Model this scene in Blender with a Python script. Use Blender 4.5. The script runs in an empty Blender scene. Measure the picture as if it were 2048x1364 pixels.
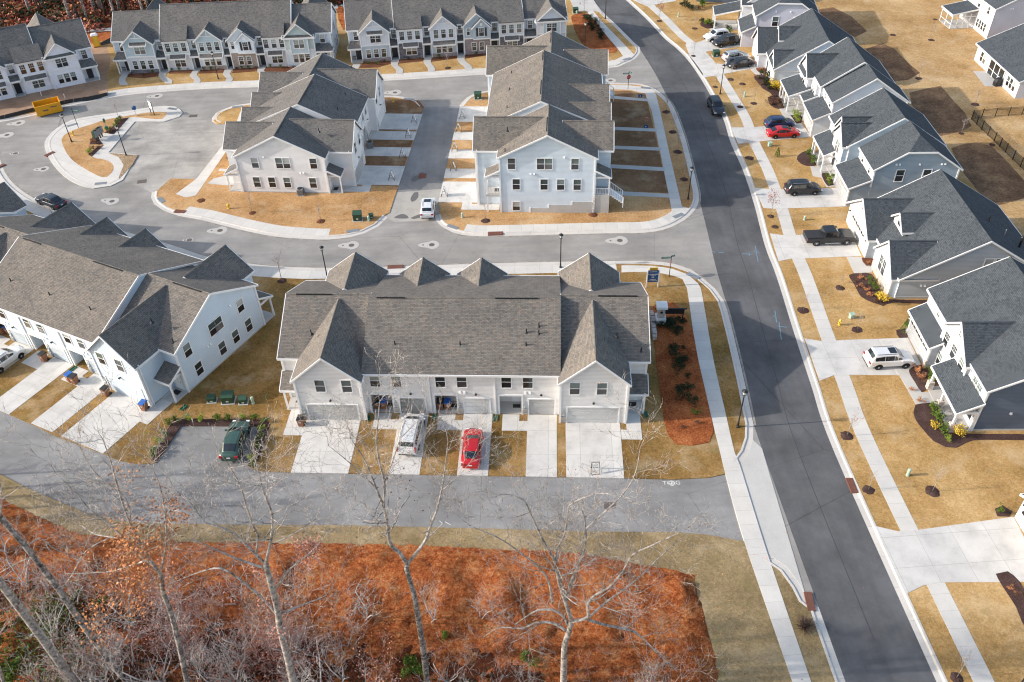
import bpy, bmesh, math, random
from mathutils import Vector, Matrix
from mathutils.geometry import tessellate_polygon
R=math.radians
col=bpy.context.scene.collection
sc=bpy.context.scene
random.seed(7)

# ---------------------------------------------------------------- camera (surveyed from the photo)
FPX=1738.0; PITCH=R(40.5); ROLL=-math.atan(58/2035.0); CH=61.0
_f=Vector((0,math.cos(PITCH),-math.sin(PITCH))); _u0=Vector((0,math.sin(PITCH),math.cos(PITCH))); _r0=Vector((1,0,0))
_rt=_r0*math.cos(ROLL)+_u0*math.sin(ROLL); _up=-_r0*math.sin(ROLL)+_u0*math.cos(ROLL)
def G(x,y,z=0.0):
    "survey: where the sight line of photo point x,y meets the level plane z"
    d=_f+_rt*((x-1024)/FPX)+_up*((682-y)/FPX)
    t=(z-CH)/d.z
    return Vector((d.x*t,d.y*t,z))
def PLY(x,y,wy):
    "survey: where the sight line meets the upright plane Y=wy"
    d=_f+_rt*((x-1024)/FPX)+_up*((682-y)/FPX)
    t=wy/d.y
    return Vector((d.x*t,wy,CH+d.z*t))
def ZM(ox,oy,s):
    return lambda x,y:(ox+x/s,oy+y/s)
S0=2048/700
TL=ZM(0,0,S0); TC=ZM(650,0,S0); TR=ZM(1348,0,S0); ML=ZM(0,440,S0); MC=ZM(650,440,S0); MR=ZM(1348,440,S0); BL=ZM(0,898,S0); BC=ZM(650,898,S0); BR=ZM(1348,898,S0)
cam=bpy.data.objects.new('camera',bpy.data.cameras.new('camera')); col.objects.link(cam)
cam.matrix_world=Matrix(((_rt.x,_up.x,-_f.x,0),(_rt.y,_up.y,-_f.y,0),(_rt.z,_up.z,-_f.z,CH),(0,0,0,1)))
cam.data.sensor_width=36; cam.data.lens=FPX/2048*36; cam.data.clip_start=1; cam.data.clip_end=3000
sc.camera=cam

# ---------------------------------------------------------------- light
SUN_EL,SUN_ROT=24.5,266.8
w=bpy.data.worlds.new('World'); sc.world=w; w.use_nodes=True
nt=w.node_tree; nt.nodes.clear()
sky=nt.nodes.new('ShaderNodeTexSky'); sky.sky_type='NISHITA'; sky.sun_disc=False
sky.sun_elevation=R(SUN_EL); sky.sun_rotation=R(SUN_ROT); sky.air_density=1.25; sky.dust_density=2.6; sky.ozone_density=1.0
bg=nt.nodes.new('ShaderNodeBackground'); bg.inputs[1].default_value=0.25
wo=nt.nodes.new('ShaderNodeOutputWorld'); nt.links.new(sky.outputs[0],bg.inputs[0]); nt.links.new(bg.outputs[0],wo.inputs[0])
sd=Vector((math.sin(R(SUN_ROT))*math.cos(R(SUN_EL)),math.cos(R(SUN_ROT))*math.cos(R(SUN_EL)),math.sin(R(SUN_EL))))
sl=bpy.data.lights.new('sun','SUN'); sl.energy=5.0; sl.angle=R(0.55); sl.color=(1.0,0.93,0.84)
so=bpy.data.objects.new('sun',sl); so.rotation_euler=sd.to_track_quat('Z','Y').to_euler(); so.location=(0,0,120); col.objects.link(so)
sc.view_settings.view_transform='Standard'; sc.view_settings.look='None'; sc.view_settings.exposure=0; sc.view_settings.gamma=1
sc.render.engine='CYCLES'; sc.cycles.max_bounces=6; sc.cycles.diffuse_bounces=4; sc.cycles.transparent_max_bounces=6
sc.cycles.use_denoising=True; sc.cycles.denoiser='OPENIMAGEDENOISE'; sc.cycles.denoising_input_passes='RGB_ALBEDO_NORMAL'; sc.cycles.denoising_prefilter='ACCURATE'; sc.cycles.pixel_filter_type='BLACKMAN_HARRIS'; sc.cycles.filter_width=1.15; sc.cycles.sample_clamp_indirect=4; sc.cycles.blur_glossy=1.0

# ---------------------------------------------------------------- materials
_mats={}
class NT:
    def __init__(s,name,rough=0.9,spec=0.3,metal=0.0):
        s.m=bpy.data.materials.new(name); s.m.use_nodes=True; s.t=s.m.node_tree
        s.b=s.t.nodes['Principled BSDF']; s.b.inputs['Roughness'].default_value=rough
        s.b.inputs['Specular IOR Level'].default_value=spec; s.b.inputs['Metallic'].default_value=metal
    def n(s,k,**kw):
        x=s.t.nodes.new('ShaderNode'+k)
        for a,v in kw.items():
            if a[0]=='i' and a[1:].isdigit(): s.put(x.inputs[int(a[1:])],v)
            elif a.startswith('in_'): s.put(x.inputs[a[3:].replace('_',' ')],v)
            else: setattr(x,a,v)
        return x
    def put(s,inp,v):
        if hasattr(v,'is_output') or v.__class__.__name__.startswith('NodeSocket'): s.t.links.new(v,inp)
        else:
            if isinstance(v,tuple) and len(v)==3 and len(inp.default_value)==4: v=(*v,1)
            inp.default_value=v
    def co(s,kind='UV'): return s.n('TexCoord').outputs[kind]
    def map(s,v,scale=(1,1,1),loc=(0,0,0),rot=(0,0,0)):
        return s.n('Mapping',in_Vector=v,in_Scale=scale,in_Location=loc,in_Rotation=rot).outputs[0]
    def noise(s,v,scale,detail=4,rough=.6): return s.n('TexNoise',in_Vector=v,in_Scale=scale,in_Detail=detail,in_Roughness=rough).outputs['Fac']
    def ramp(s,f,stops):
        r=s.n('ValToRGB',i0=f); e=r.color_ramp.elements
        while len(e)<len(stops): e.new(.5)
        for k,(p,c) in enumerate(stops):
            e[k].position=p; e[k].color=(*c,1) if len(c)==3 else c
        return r.outputs[0]
    def mix(s,f,a,b,mode='MIX'):
        x=s.n('Mix',data_type='RGBA',blend_type=mode); s.put(x.inputs[0],f); s.put(x.inputs[6],a); s.put(x.inputs[7],b); return x.outputs[2]
    def math(s,op,a,b=0.0,c=0.0): return s.n('Math',operation=op,i0=a,i1=b,i2=c).outputs[0]
    def bump(s,h,st=.3,d=.02): s.put(s.b.inputs['Normal'],s.n('Bump',in_Height=h,in_Strength=st,in_Distance=d).outputs[0])
    def color(s,c): s.put(s.b.inputs['Base Color'],c)
def tint(c,k): return tuple(min(1,max(0,x*k)) for x in c)
def flat(name,c,rough=.7,spec=.3,metal=0,var=.12,scale=3.0):
    if name in _mats: return _mats[name]
    t=NT(name,rough,spec,metal); v=t.co('Object')
    f=t.noise(v,scale,5); t.color(t.ramp(f,[(.3,tint(c,1-var)),(.7,tint(c,1+var))]))
    _mats[name]=t.m; return t.m
def siding(name,c,lap=.17,vertical=False):
    if name in _mats: return _mats[name]
    t=NT(name,.65,.25); uv=t.co('UV'); sx=t.n('SeparateXYZ',i0=uv)
    ax=sx.outputs[0 if vertical else 1]
    fr=t.math('FRACT',t.math('DIVIDE',ax,.4 if vertical else lap))
    if vertical:
        line=t.math('LESS_THAN',fr,.14); h=line
        lo=t.ramp(fr,[(0.0,tint(c,1.12)),(.13,tint(c,1.12)),(.15,tint(c,.78)),(.2,c),(1.0,c)])
    else:
        h=fr; lo=t.ramp(fr,[(0.0,tint(c,.60)),(.10,tint(c,.66)),(.17,tint(c,1.04)),(1.0,tint(c,.97))])
    n=t.noise(t.map(uv,(.35,.35,.35)),1.0,4); dirt=t.ramp(n,[(.3,(.90,.90,.90)),(.7,(1.05,1.05,1.05))])
    t.color(t.mix(1.0,lo,dirt,'MULTIPLY')); t.bump(h,.06,.01)
    _mats[name]=t.m; return t.m
def shingle(name,a,b,c,mort):
    if name in _mats: return _mats[name]
    t=NT(name,.95,.15); uv=t.co('UV')
    br=t.n('TexBrick',in_Vector=uv,in_Color1=a,in_Color2=b,in_Mortar=mort,in_Scale=1.0); br.inputs['Mortar Size'].default_value=.016; br.inputs['Brick Width'].default_value=.34; br.inputs['Row Height'].default_value=.15
    br.inputs['Bias'].default_value=0.0; br.offset=.37
    br2=t.n('TexBrick',in_Vector=t.map(uv,(1,1,1),(.11,0.0,0)),in_Color1=(0,0,0),in_Color2=(1,1,1),in_Mortar=(0.3,.3,.3),in_Scale=1.0); br2.inputs['Brick Width'].default_value=.23; br2.inputs['Row Height'].default_value=.15; br2.offset=.31
    m=t.mix(t.math('MULTIPLY',t.n('SeparateColor',i0=br2.outputs[0]).outputs[0],.75),br.outputs[0],c)
    n=t.noise(t.map(uv,(.5,.22,1)),1.2,5); big=t.ramp(n,[(.3,(.84,.85,.87)),(.7,(1.14,1.12,1.10))])
    n2=t.noise(uv,16,3); g=t.ramp(n2,[(.35,(.86,.86,.86)),(.65,(1.12,1.12,1.12))])
    t.color(t.mix(1.0,t.mix(1.0,m,big,'MULTIPLY'),g,'MULTIPLY')); t.bump(t.n('SeparateColor',i0=br.outputs[0]).outputs[0],.5,.03)
    _mats[name]=t.m; return t.m
def ground(name,stops,s1=1.2,s2=14,amp=.25,line=None,bump=.35,rough=1.0,fine=(.75,1.25),bd=.05,green=0):
    if name in _mats: return _mats[name]
    t=NT(name,rough,.1); v=t.co('Object')
    a=t.noise(v,s1*.12,6,.65); b=t.noise(t.map(v,(1,1,1),(31,7,0)),s2*.35,6,.75)
    f=t.math('ADD',t.math('MULTIPLY',a,1-amp),t.math('MULTIPLY',b,amp))
    c=t.ramp(f,stops)
    n2=t.noise(v,s2,4,.8); g=t.ramp(n2,[(.3,(fine[0],)*3),(.7,(fine[1],)*3)])
    c=t.mix(1.0,c,g,'MULTIPLY')
    if green:
        g2=t.noise(t.map(v,(1,1,1),(77,13,0)),.55,6,.7); c=t.mix(t.math('MULTIPLY',t.math('GREATER_THAN',g2,.0),t.n('MapRange',i0=g2,i1=.54,i2=.74,i3=0.0,i4=green).outputs[0]),c,(.16,.15,.045))
        g3=t.noise(t.map(v,(1,1,1),(7,93,0)),.9,7,.75); c=t.mix(t.n('MapRange',i0=g3,i1=.56,i2=.74,i3=0.0,i4=.55).outputs[0],c,(.16,.095,.05))
        g4=t.noise(t.map(v,(1,1,1),(-47,3,0)),.28,5,.6); c=t.mix(t.n('MapRange',i0=g4,i1=.52,i2=.75,i3=0.0,i4=.5).outputs[0],c,(.60,.47,.31))
    if line:
        wv=t.n('TexWave',in_Vector=t.map(v,(1,1,1),(0,0,0),(0,0,R(line[0]))),in_Scale=line[1],in_Distortion=3.5,in_Detail=3,i4=2.0).outputs['Fac']
        c=t.mix(1.0,c,t.ramp(wv,[(0,(line[2],)*3),(.5,(1.04,)*3),(1,(1,)*3)]),'MULTIPLY')
    t.color(c); t.bump(n2,bump,bd)
    _mats[name]=t.m; return t.m
def concrete(name,c,joint=1.5,jw=.03,var=.10,jointv=None):
    if name in _mats: return _mats[name]
    t=NT(name,.85,.2); uv=t.co('UV'); o=t.co('Object'); sx=t.n('SeparateXYZ',i0=uv)
    f=t.math('FRACT',t.math('DIVIDE',sx.outputs[0],joint)); l=t.math('LESS_THAN',f,jw/joint)
    if jointv:
        f2=t.math('FRACT',t.math('DIVIDE',sx.outputs[1],jointv)); l=t.math('MAXIMUM',l,t.math('LESS_THAN',f2,jw/jointv))
    n=t.noise(o,.5,6,.65); n2=t.noise(o,9,4,.7)
    cc=t.ramp(n,[(.28,tint(c,1-var)),(.5,c),(.72,tint(c,1+var*.6))]); cc=t.mix(1.0,cc,t.ramp(n2,[(.3,(.93,)*3),(.7,(1.05,)*3)]),'MULTIPLY')
    # slab to slab difference
    wn=t.n('TexWhiteNoise',noise_dimensions='1D'); t.put(wn.inputs['W'],t.math('FLOOR',t.math('DIVIDE',sx.outputs[0],joint)))
    cc=t.mix(1.0,cc,t.ramp(wn.outputs[0],[(0,(.93,.93,.94)),(1,(1.04,1.03,1.02))]),'MULTIPLY')
    t.color(t.mix(t.math('MULTIPLY',l,.55),cc,tint(c,.45)))
    t.bump(n2,.15,.01)
    _mats[name]=t.m; return t.m
def asphalt(name,c,streak=0,k=1.0):
    if name in _mats: return _mats[name]
    t=NT(name,.9,.2); o=t.co('Object')
    n=t.noise(t.map(o,(1,1,1),(5,3,0)),.16,7,.68); n2=t.noise(o,26,3,.8); n3=t.noise(t.map(o,(.25,1.6,1) if not streak else (1.6,.12,1),(0,0,0),(0,0,R(streak))),.5,4,.6)
    cc=t.ramp(n,[(.3,tint(c,1-.20*k)),(.5,c),(.7,tint(c,1+.22*k))])
    cc=t.mix(1.0,cc,t.ramp(n3,[(.35,(.92,.92,.93)),(.65,(1.09,1.08,1.06))]),'MULTIPLY')
    cc=t.mix(1.0,cc,t.ramp(n2,[(.3,(.80,)*3),(.72,(1.22,)*3)]),'MULTIPLY')
    vo=t.n('TexVoronoi',feature='DISTANCE_TO_EDGE',in_Vector=t.map(o,(1,1,1),(2,9,0)),in_Scale=.045).outputs['Distance']
    wob=t.math('ADD',vo,t.math('MULTIPLY',t.noise(o,.8,4),.006))
    crack=t.math('LESS_THAN',wob,.0042)
    cc=t.mix(t.math('MULTIPLY',crack,.35),cc,tint(c,.35))
    t.color(cc); t.bump(n2,.25,.01)
    _mats[name]=t.m; return t.m

M={}
M['asphalt_new']=asphalt('asphalt_new',(.106,.107,.113),streak=2,k=1.7)
M['asphalt_old']=asphalt('asphalt_old',(.285,.273,.260),k=1.1)
M['asphalt_lane']=asphalt('asphalt_lane',(.242,.240,.240),k=1.4)
M['asphalt_court']=asphalt('asphalt_court',(.34,.325,.305),k=1.8)
M['asphalt_alley']=asphalt('asphalt_alley',(.215,.215,.22),streak=4,k=1.2)
M['conc']=concrete('walk_concrete',(.60,.58,.545),1.52)
M['drive']=concrete('drive_concrete',(.585,.57,.545),3.0,.04,.22,3.05)
M['kerb']=concrete('kerb_concrete',(.58,.55,.51),3.0,.03)
M['bare']=concrete('bare_concrete',(.50,.49,.47),50,.01)
M['pale_patch']=concrete('pale_road_base',(.40,.385,.355),70,.01,.2)
M['lawn']=ground('lawn_gold',green=0.35,stops=[(.37,(.26,.14,.055)),(.49,(.44,.255,.115)),(.62,(.60,.385,.20))],amp=.5,line=(8,1.7,.90))
M['lawn_c']=ground('lawn_olive',green=0.8,stops=[(.36,(.10,.058,.018)),(.47,(.22,.13,.043)),(.56,(.34,.205,.080)),(.68,(.45,.30,.15))],amp=.45)
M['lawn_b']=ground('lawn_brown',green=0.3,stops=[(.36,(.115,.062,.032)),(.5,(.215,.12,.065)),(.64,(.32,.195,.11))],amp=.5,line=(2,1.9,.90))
M['lawn_r']=ground('lawn_straw',green=0.35,stops=[(.37,(.25,.145,.05)),(.5,(.43,.265,.105)),(.62,(.58,.40,.20))],amp=.5)
M['lawn_far']=ground('field_straw',green=0.15,stops=[(.36,(.24,.14,.055)),(.48,(.42,.26,.115)),(.62,(.60,.42,.23))],s1=.8,s2=9,amp=.45)
M['lawn_s']=ground('lawn_faded',green=0.45,stops=[(.36,(.13,.095,.05)),(.5,(.26,.19,.10)),(.64,(.40,.30,.17))],amp=.5)
M['pine']=ground('pine_straw',[(.33,(.13,.035,.014)),(.42,(.33,.090,.030)),(.49,(.54,.155,.050)),(.56,(.68,.26,.095)),(.66,(.70,.42,.22))],s1=4.2,s2=7,amp=.6,fine=(.4,1.5),bump=1.0,bd=.5)
M['pine_bed']=ground('pine_straw_bed',[(.36,(.12,.035,.014)),(.46,(.30,.085,.03)),(.56,(.50,.17,.06)),(.68,(.66,.36,.18))],s1=3,s2=16,amp=.55,fine=(.5,1.4),bump=.9,bd=.12)
M['mulch']=ground('bark_mulch',[(.3,(.035,.02,.018)),(.5,(.085,.05,.045)),(.7,(.19,.13,.115))],s1=3,s2=22,amp=.6,fine=(.4,1.6),bump=1.0,bd=.08)
M['mulch_red']=ground('red_mulch',[(.3,(.07,.03,.02)),(.5,(.17,.07,.04)),(.7,(.32,.16,.09))],s1=3,s2=22,amp=.6,fine=(.4,1.6),bump=1.0,bd=.08)
M['dirt']=ground('bare_dirt',[(.3,(.20,.12,.075)),(.5,(.36,.235,.16)),(.72,(.50,.36,.26))],s1=2.2,amp=.4,fine=(.7,1.25))
M['forest_floor']=ground('leaf_litter',[(.28,(.022,.010,.006)),(.45,(.10,.030,.014)),(.6,(.23,.075,.035)),(.75,(.36,.16,.085))],s1=3,s2=10,amp=.55,fine=(.3,1.7),bump=1,bd=.3)
M['stone_bed']=ground('river_stones',[(.3,(.16,.08,.05)),(.5,(.45,.32,.20)),(.7,(.75,.62,.46))],s1=6,s2=18,amp=.8,fine=(.4,1.5),bump=1,bd=.2)
M['white']=flat('white_trim',(.80,.80,.80),.5,.35,var=.03)
M['white_door']=flat('white_panel',(.92,.92,.91),.45,.4,var=.02)
M['glass']=None
def glass():
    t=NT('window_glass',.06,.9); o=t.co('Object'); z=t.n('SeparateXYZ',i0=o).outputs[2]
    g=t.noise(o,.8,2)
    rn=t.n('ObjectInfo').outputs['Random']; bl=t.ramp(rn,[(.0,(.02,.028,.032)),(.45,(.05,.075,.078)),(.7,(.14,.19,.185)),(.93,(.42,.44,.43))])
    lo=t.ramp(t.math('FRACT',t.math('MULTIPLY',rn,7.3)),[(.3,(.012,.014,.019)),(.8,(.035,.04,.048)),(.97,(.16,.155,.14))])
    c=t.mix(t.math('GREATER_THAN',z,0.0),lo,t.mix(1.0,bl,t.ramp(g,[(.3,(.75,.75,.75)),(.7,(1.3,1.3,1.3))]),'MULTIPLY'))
    t.color(c); return t.m
M['glass']=glass()
M['seam']=flat('door_seam',(.52,.52,.53),.6,.3); M['dark_door']=flat('dark_door',(.022,.026,.035),.4,.5)
M['black']=flat('black_metal',(.014,.014,.016),.45,.5)
M['grey_metal']=flat('grey_metal',(.30,.31,.32),.5,.5,.3)
M['galv']=flat('galvanised',(.5,.52,.53),.4,.5,.6)
M['sh_brown']=shingle('shingle_weathered',(.265,.215,.180),(.120,.108,.102),(.205,.205,.188),(.065,.058,.054))
M['sh_char']=shingle('shingle_charcoal',(.078,.088,.102),(.040,.048,.060),(.10,.118,.135),(.02,.025,.03))
M['sh_dark']=shingle('shingle_darkgrey',(.195,.178,.168),(.095,.092,.092),(.21,.205,.195),(.05,.048,.048))
M['s_grey']=siding('siding_warm_grey',(.80,.79,.785))
M['s_greyA']=siding('siding_pale_grey',(.84,.835,.84))
M['s_blueB']=siding('siding_pale_blue',(.68,.76,.84))
M['s_blueD']=siding('siding_sky_grey',(.60,.70,.80))
M['s_white']=siding('siding_white',(.68,.69,.73))
M['s_whiteblue']=siding('siding_cool_white',(.76,.84,.92))
M['s_bluegrey']=siding('siding_blue_grey',(.48,.56,.63))
M['bb_bluegrey']=siding('batten_blue_grey',(.48,.58,.64),vertical=True)
M['bb_white']=siding('batten_white',(.68,.71,.77),vertical=True)
M['bb_green']=siding('batten_sage',(.50,.58,.58),vertical=True)
M['s_lav']=siding('siding_lavender_grey',(.60,.61,.70))
M['s_steel']=siding('siding_steel_blue',(.34,.42,.50))
M['s_slate']=siding('siding_slate',(.50,.545,.59))
M['s_navy']=siding('siding_navy_grey',(.12,.155,.215))
M['s_frontgrey']=siding('siding_front_grey',(.45,.48,.54))
M['wrap']=flat('house_wrap',(.80,.81,.90),.5,.4,var=.06,scale=1.0)
M['osb']=flat('raw_wood',(.55,.36,.22),.9,.1)
def masonry(name,a,b,mort,w,h):
    t=NT(name,.9,.2); uv=t.co('UV'); br=t.n('TexBrick',in_Vector=uv,in_Color1=a,in_Color2=b,in_Mortar=mort,in_Scale=1.0)
    br.inputs['Mortar Size'].default_value=.012; br.inputs['Brick Width'].default_value=w; br.inputs['Row Height'].default_value=h
    t.color(t.mix(1.0,br.outputs[0],t.ramp(t.noise(uv,3,4),[(.3,(.7,.7,.72)),(.7,(1.25,1.22,1.2))]),'MULTIPLY')); t.bump(br.outputs['Fac'],.4,.01); return t.m
M['brick']=masonry('tan_brick',(.42,.33,.28),(.26,.19,.16),(.45,.43,.4),.22,.08)
M['brick_r']=masonry('mauve_brick',(.34,.27,.27),(.20,.16,.17),(.40,.38,.38),.22,.08)
M['stone_g']=masonry('grey_ledgestone',(.30,.30,.33),(.12,.12,.14),(.06,.06,.07),.42,.13)
M['stone_p']=masonry('pale_ledgestone',(.62,.56,.50),(.36,.32,.30),(.5,.48,.45),.4,.14)
M['bin']=flat('bin_brown',(.25,.115,.065),.6,.3); M['bin_black']=flat('lid_black',(.02,.02,.022),.5,.4); M['bin_blue']=flat('lid_blue',(.02,.11,.40),.45,.4)
M['yellow']=flat('yellow_paint',(.75,.36,.012),.45,.4,var=.08); M['hyd']=flat('hydrant_yellow',(.75,.50,.06),.5,.4)
M['green_box']=flat('utility_green',(.03,.075,.045),.5,.4); M['green_pale']=flat('utility_pale_green',(.36,.50,.40),.5,.4)
M['rust']=flat('rust_iron',(.17,.075,.055),.8,.2); M['iron']=flat('cast_iron',(.13,.11,.10),.7,.3)
M['sign_green']=flat('sign_green',(.01,.16,.10),.4,.4); M['sign_red']=flat('sign_red',(.55,.02,.02),.4,.4); M['navy']=flat('sign_navy',(.022,.085,.23),.4,.4)
M['paint_white']=flat('road_paint_white',(.65,.65,.62),.8,.1); M['paint_blue']=flat('utility_paint_blue',(.17,.29,.38),.8,.1)
M['tyre']=flat('tyre_rubber',(.018,.018,.019),.85,.2); M['rim']=flat('wheel_alloy',(.5,.5,.52),.3,.6,.7)
M['carglass']=flat('car_glass',(.012,.016,.02),.05,.9,var=.05)
M['lampglass']=flat('lantern_glass',(.75,.76,.74),.2,.6)
M['tail']=flat('tail_lamp',(.35,.012,.015),.2,.6); M['head']=flat('head_lamp',(.75,.77,.8),.1,.8)
M['bark_pale']=ground('bark_pale',[(.38,(.10,.085,.075)),(.46,(.30,.265,.245)),(.58,(.60,.55,.51))],s1=20,s2=9,amp=.7,fine=(.6,1.3))
M['bark_mid']=ground('bark_grey',[(.40,(.05,.042,.038)),(.48,(.20,.175,.165)),(.58,(.52,.48,.45))],s1=20,s2=9,amp=.7,fine=(.6,1.3))
M['bark_twig']=ground('bark_twig',[(.35,(.24,.195,.18)),(.62,(.56,.485,.45))],s1=20,s2=9,amp=.7)
M['bark_dark']=ground('bark_dark',[(.3,(.022,.018,.016)),(.5,(.07,.055,.05)),(.7,(.20,.165,.145))],s1=20,s2=5,amp=.7)
def leafmat(name,a,b):
    if name in _mats: return _mats[name]
    t=NT(name,.8,.15); o=t.co('Object'); t.color(t.ramp(t.noise(o,2.3,4,.8),[(.32,a),(.68,b)])); _mats[name]=t.m; return t.m
M['leaf_green']=leafmat('leaf_green',(.035,.075,.012),(.16,.24,.035)); M['leaf_dark']=leafmat('leaf_dark',(.012,.022,.012),(.04,.07,.03))
M['leaf_yellow']=leafmat('leaf_yellow',(.50,.34,.03),(.80,.58,.08)); M['leaf_red']=leafmat('leaf_red',(.20,.05,.035),(.42,.14,.10))
M['leaf_pink']=leafmat('leaf_dry_pink',(.30,.12,.09),(.62,.34,.27)); M['leaf_rust']=leafmat('leaf_rust',(.36,.13,.05),(.62,.30,.14))
M['leaf_brown']=leafmat('leaf_brown',(.07,.035,.025),(.22,.12,.08)); M['leaf_lime']=leafmat('leaf_lime',(.12,.20,.02),(.42,.48,.08))

# ---------------------------------------------------------------- mesh helper
class MB:
    def __init__(s): s.v=[]; s.f=[]; s.uv={}
    def face(s,pts,uvs=None):
        i=len(s.v); s.v+= [tuple(p) for p in pts]; s.f.append(tuple(range(i,i+len(pts))))
        if uvs: s.uv[len(s.f)-1]=uvs
    def mesh(s,vs,fs):
        i=len(s.v); s.v+=[tuple(p) for p in vs]; s.f+=[tuple(i+k for k in f) for f in fs]
    def box(s,x0,x1,y0,y1,z0,z1,T=None):
        if x0>x1:x0,x1=x1,x0
        if y0>y1:y0,y1=y1,y0
        vs=[(x0,y0,z0),(x1,y0,z0),(x1,y1,z0),(x0,y1,z0),(x0,y0,z1),(x1,y0,z1),(x1,y1,z1),(x0,y1,z1)]
        if T is not None: vs=[tuple(T@Vector(p)) for p in vs]
        s.mesh(vs,[(0,3,2,1),(4,5,6,7),(0,1,5,4),(1,2,6,5),(2,3,7,6),(3,0,4,7)])
    def prism(s,poly,axis,a0,a1):
        "poly: list of (p,q); axis x -> (a,p,q); axis y -> (p,a,q); axis z -> (p,q,a)"
        def P(a,p,q): return (a,p,q) if axis=='x' else (p,a,q) if axis=='y' else (p,q,a)
        n=len(poly); i=len(s.v)
        s.v+=[P(a0,*p) for p in poly]+[P(a1,*p) for p in poly]
        area=sum(poly[k][0]*poly[(k+1)%n][1]-poly[(k+1)%n][0]*poly[k][1] for k in range(n))
        flip=(area<0)!=(axis=='y')
        fs=[tuple(range(n-1,-1,-1)),tuple(range(n,2*n))]+[(k,(k+1)%n,n+(k+1)%n,n+k) for k in range(n)]
        if (a1<a0): flip=not flip
        for f in fs: s.f.append(tuple(i+k for k in (f[::-1] if flip else f)))
    def tube(s,p0,p1,r0,r1=None,n=8,caps=True):
        r1=r0 if r1 is None else r1
        p0=Vector(p0);p1=Vector(p1);d=(p1-p0)
        if d.length<1e-6: return
        d.normalize(); a=d.orthogonal().normalized(); b=d.cross(a); i=len(s.v)
        for p,r in ((p0,r0),(p1,r1)):
            for k in range(n):
                t=2*math.pi*k/n; s.v.append(tuple(p+a*(r*math.cos(t))+b*(r*math.sin(t))))
        for k in range(n): s.f.append((i+k,i+(k+1)%n,i+n+(k+1)%n,i+n+k))
        if caps: s.f.append(tuple(i+k for k in range(n-1,-1,-1))); s.f.append(tuple(i+n+k for k in range(n)))
    def path(s,pts,rs,n=6):
        "tapered tube along a polyline, rings shared"
        pts=[Vector(p) for p in pts]; i=len(s.v); m=len(pts); a=None
        for k in range(m):
            d=(pts[min(k+1,m-1)]-pts[max(k-1,0)]).normalized()
            a=(d.orthogonal() if a is None else (a-d*a.dot(d))); a.normalize(); b=d.cross(a)
            for j in range(n):
                t=2*math.pi*j/n; s.v.append(tuple(pts[k]+a*(rs[k]*math.cos(t))+b*(rs[k]*math.sin(t))))
        for k in range(m-1):
            for j in range(n): s.f.append((i+k*n+j,i+k*n+(j+1)%n,i+(k+1)*n+(j+1)%n,i+(k+1)*n+j))
        s.f.append(tuple(i+j for j in range(n-1,-1,-1))); s.f.append(tuple(i+(m-1)*n+j for j in range(n)))
    def lathe(s,prof,c=(0,0),n=12):
        i=len(s.v); m=len(prof)
        for r,z in prof:
            for k in range(n):
                t=2*math.pi*k/n; s.v.append((c[0]+r*math.cos(t),c[1]+r*math.sin(t),z))
        for j in range(m-1):
            for k in range(n): s.f.append((i+j*n+k,i+j*n+(k+1)%n,i+(j+1)*n+(k+1)%n,i+(j+1)*n+k))
        s.f.append(tuple(i+k for k in range(n-1,-1,-1))); s.f.append(tuple(i+(m-1)*n+k for k in range(n)))
    def tomesh(s,name,mat,smooth=False,uvang=0.0):
        me=bpy.data.meshes.new(name); me.from_pydata(s.v,[],s.f)
        me.materials.append(mat); uvl=me.uv_layers.new(name='UVMap')
        ca,sa=math.cos(uvang),math.sin(uvang)
        dat=[0.0]*(2*len(me.loops)); V=me.vertices
        for p in me.polygons:
            n=p.normal
            cu=s.uv.get(p.index)
            if cu:
                for q,li in enumerate(p.loop_indices): dat[2*li],dat[2*li+1]=cu[q]
                continue
            if abs(n.z)>.999: t=Vector((ca,sa,0)); b=Vector((-sa,ca,0))
            else:
                t=Vector((-n.y,n.x,0)).normalized(); b=n.cross(t)
                if b.z<0: b=-b
            for li in p.loop_indices:
                c=V[me.loops[li].vertex_index].co; dat[2*li]=c.dot(t); dat[2*li+1]=c.dot(b)
        uvl.data.foreach_set('uv',dat)
        if smooth:
            for p in me.polygons: p.use_smooth=True
        me.update(); return me
    def obj(s,name,mat,parent=None,smooth=False,uvang=0.0,loc=None,rotz=None):
        o=bpy.data.objects.new(name,s.tomesh(name,mat,smooth,uvang)); col.objects.link(o)
        if parent: o.parent=parent
        if loc is not None: o.location=loc
        if rotz is not None: o.rotation_euler=(0,0,rotz)
        return o
def tag(o,label=None,cat=None,group=None,kind=None):
    if label: o['label']=label
    if cat: o['category']=cat
    if group: o['group']=group
    if kind: o['kind']=kind
    return o
def empty(name,loc,rz=0.0,label=None,cat=None,group=None):
    o=bpy.data.objects.new(name,None); col.objects.link(o); o.location=loc; o.rotation_euler=(0,0,rz); o.empty_display_size=.3
    return tag(o,label,cat,group)
def inst(name,me,parent,loc=(0,0,0),rz=0.0,rot=None):
    o=bpy.data.objects.new(name,me); col.objects.link(o); o.parent=parent; o.location=loc; o.rotation_euler=rot or (0,0,rz); return o
def copy_tree(o,parent=None,label=None,loc=None,rz=None):
    c=o.copy(); col.objects.link(c); c.parent=parent
    for ch in list(o.children): copy_tree(ch,c)
    if label: c['label']=label
    if loc is not None: c.location=loc
    if rz is not None: c.rotation_euler=(0,0,rz)
    return c
def hd(a,b):
    "ground heading of the photo segment a->b"
    v=G(*b)-G(*a); return math.atan2(v.y,v.x)
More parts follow.
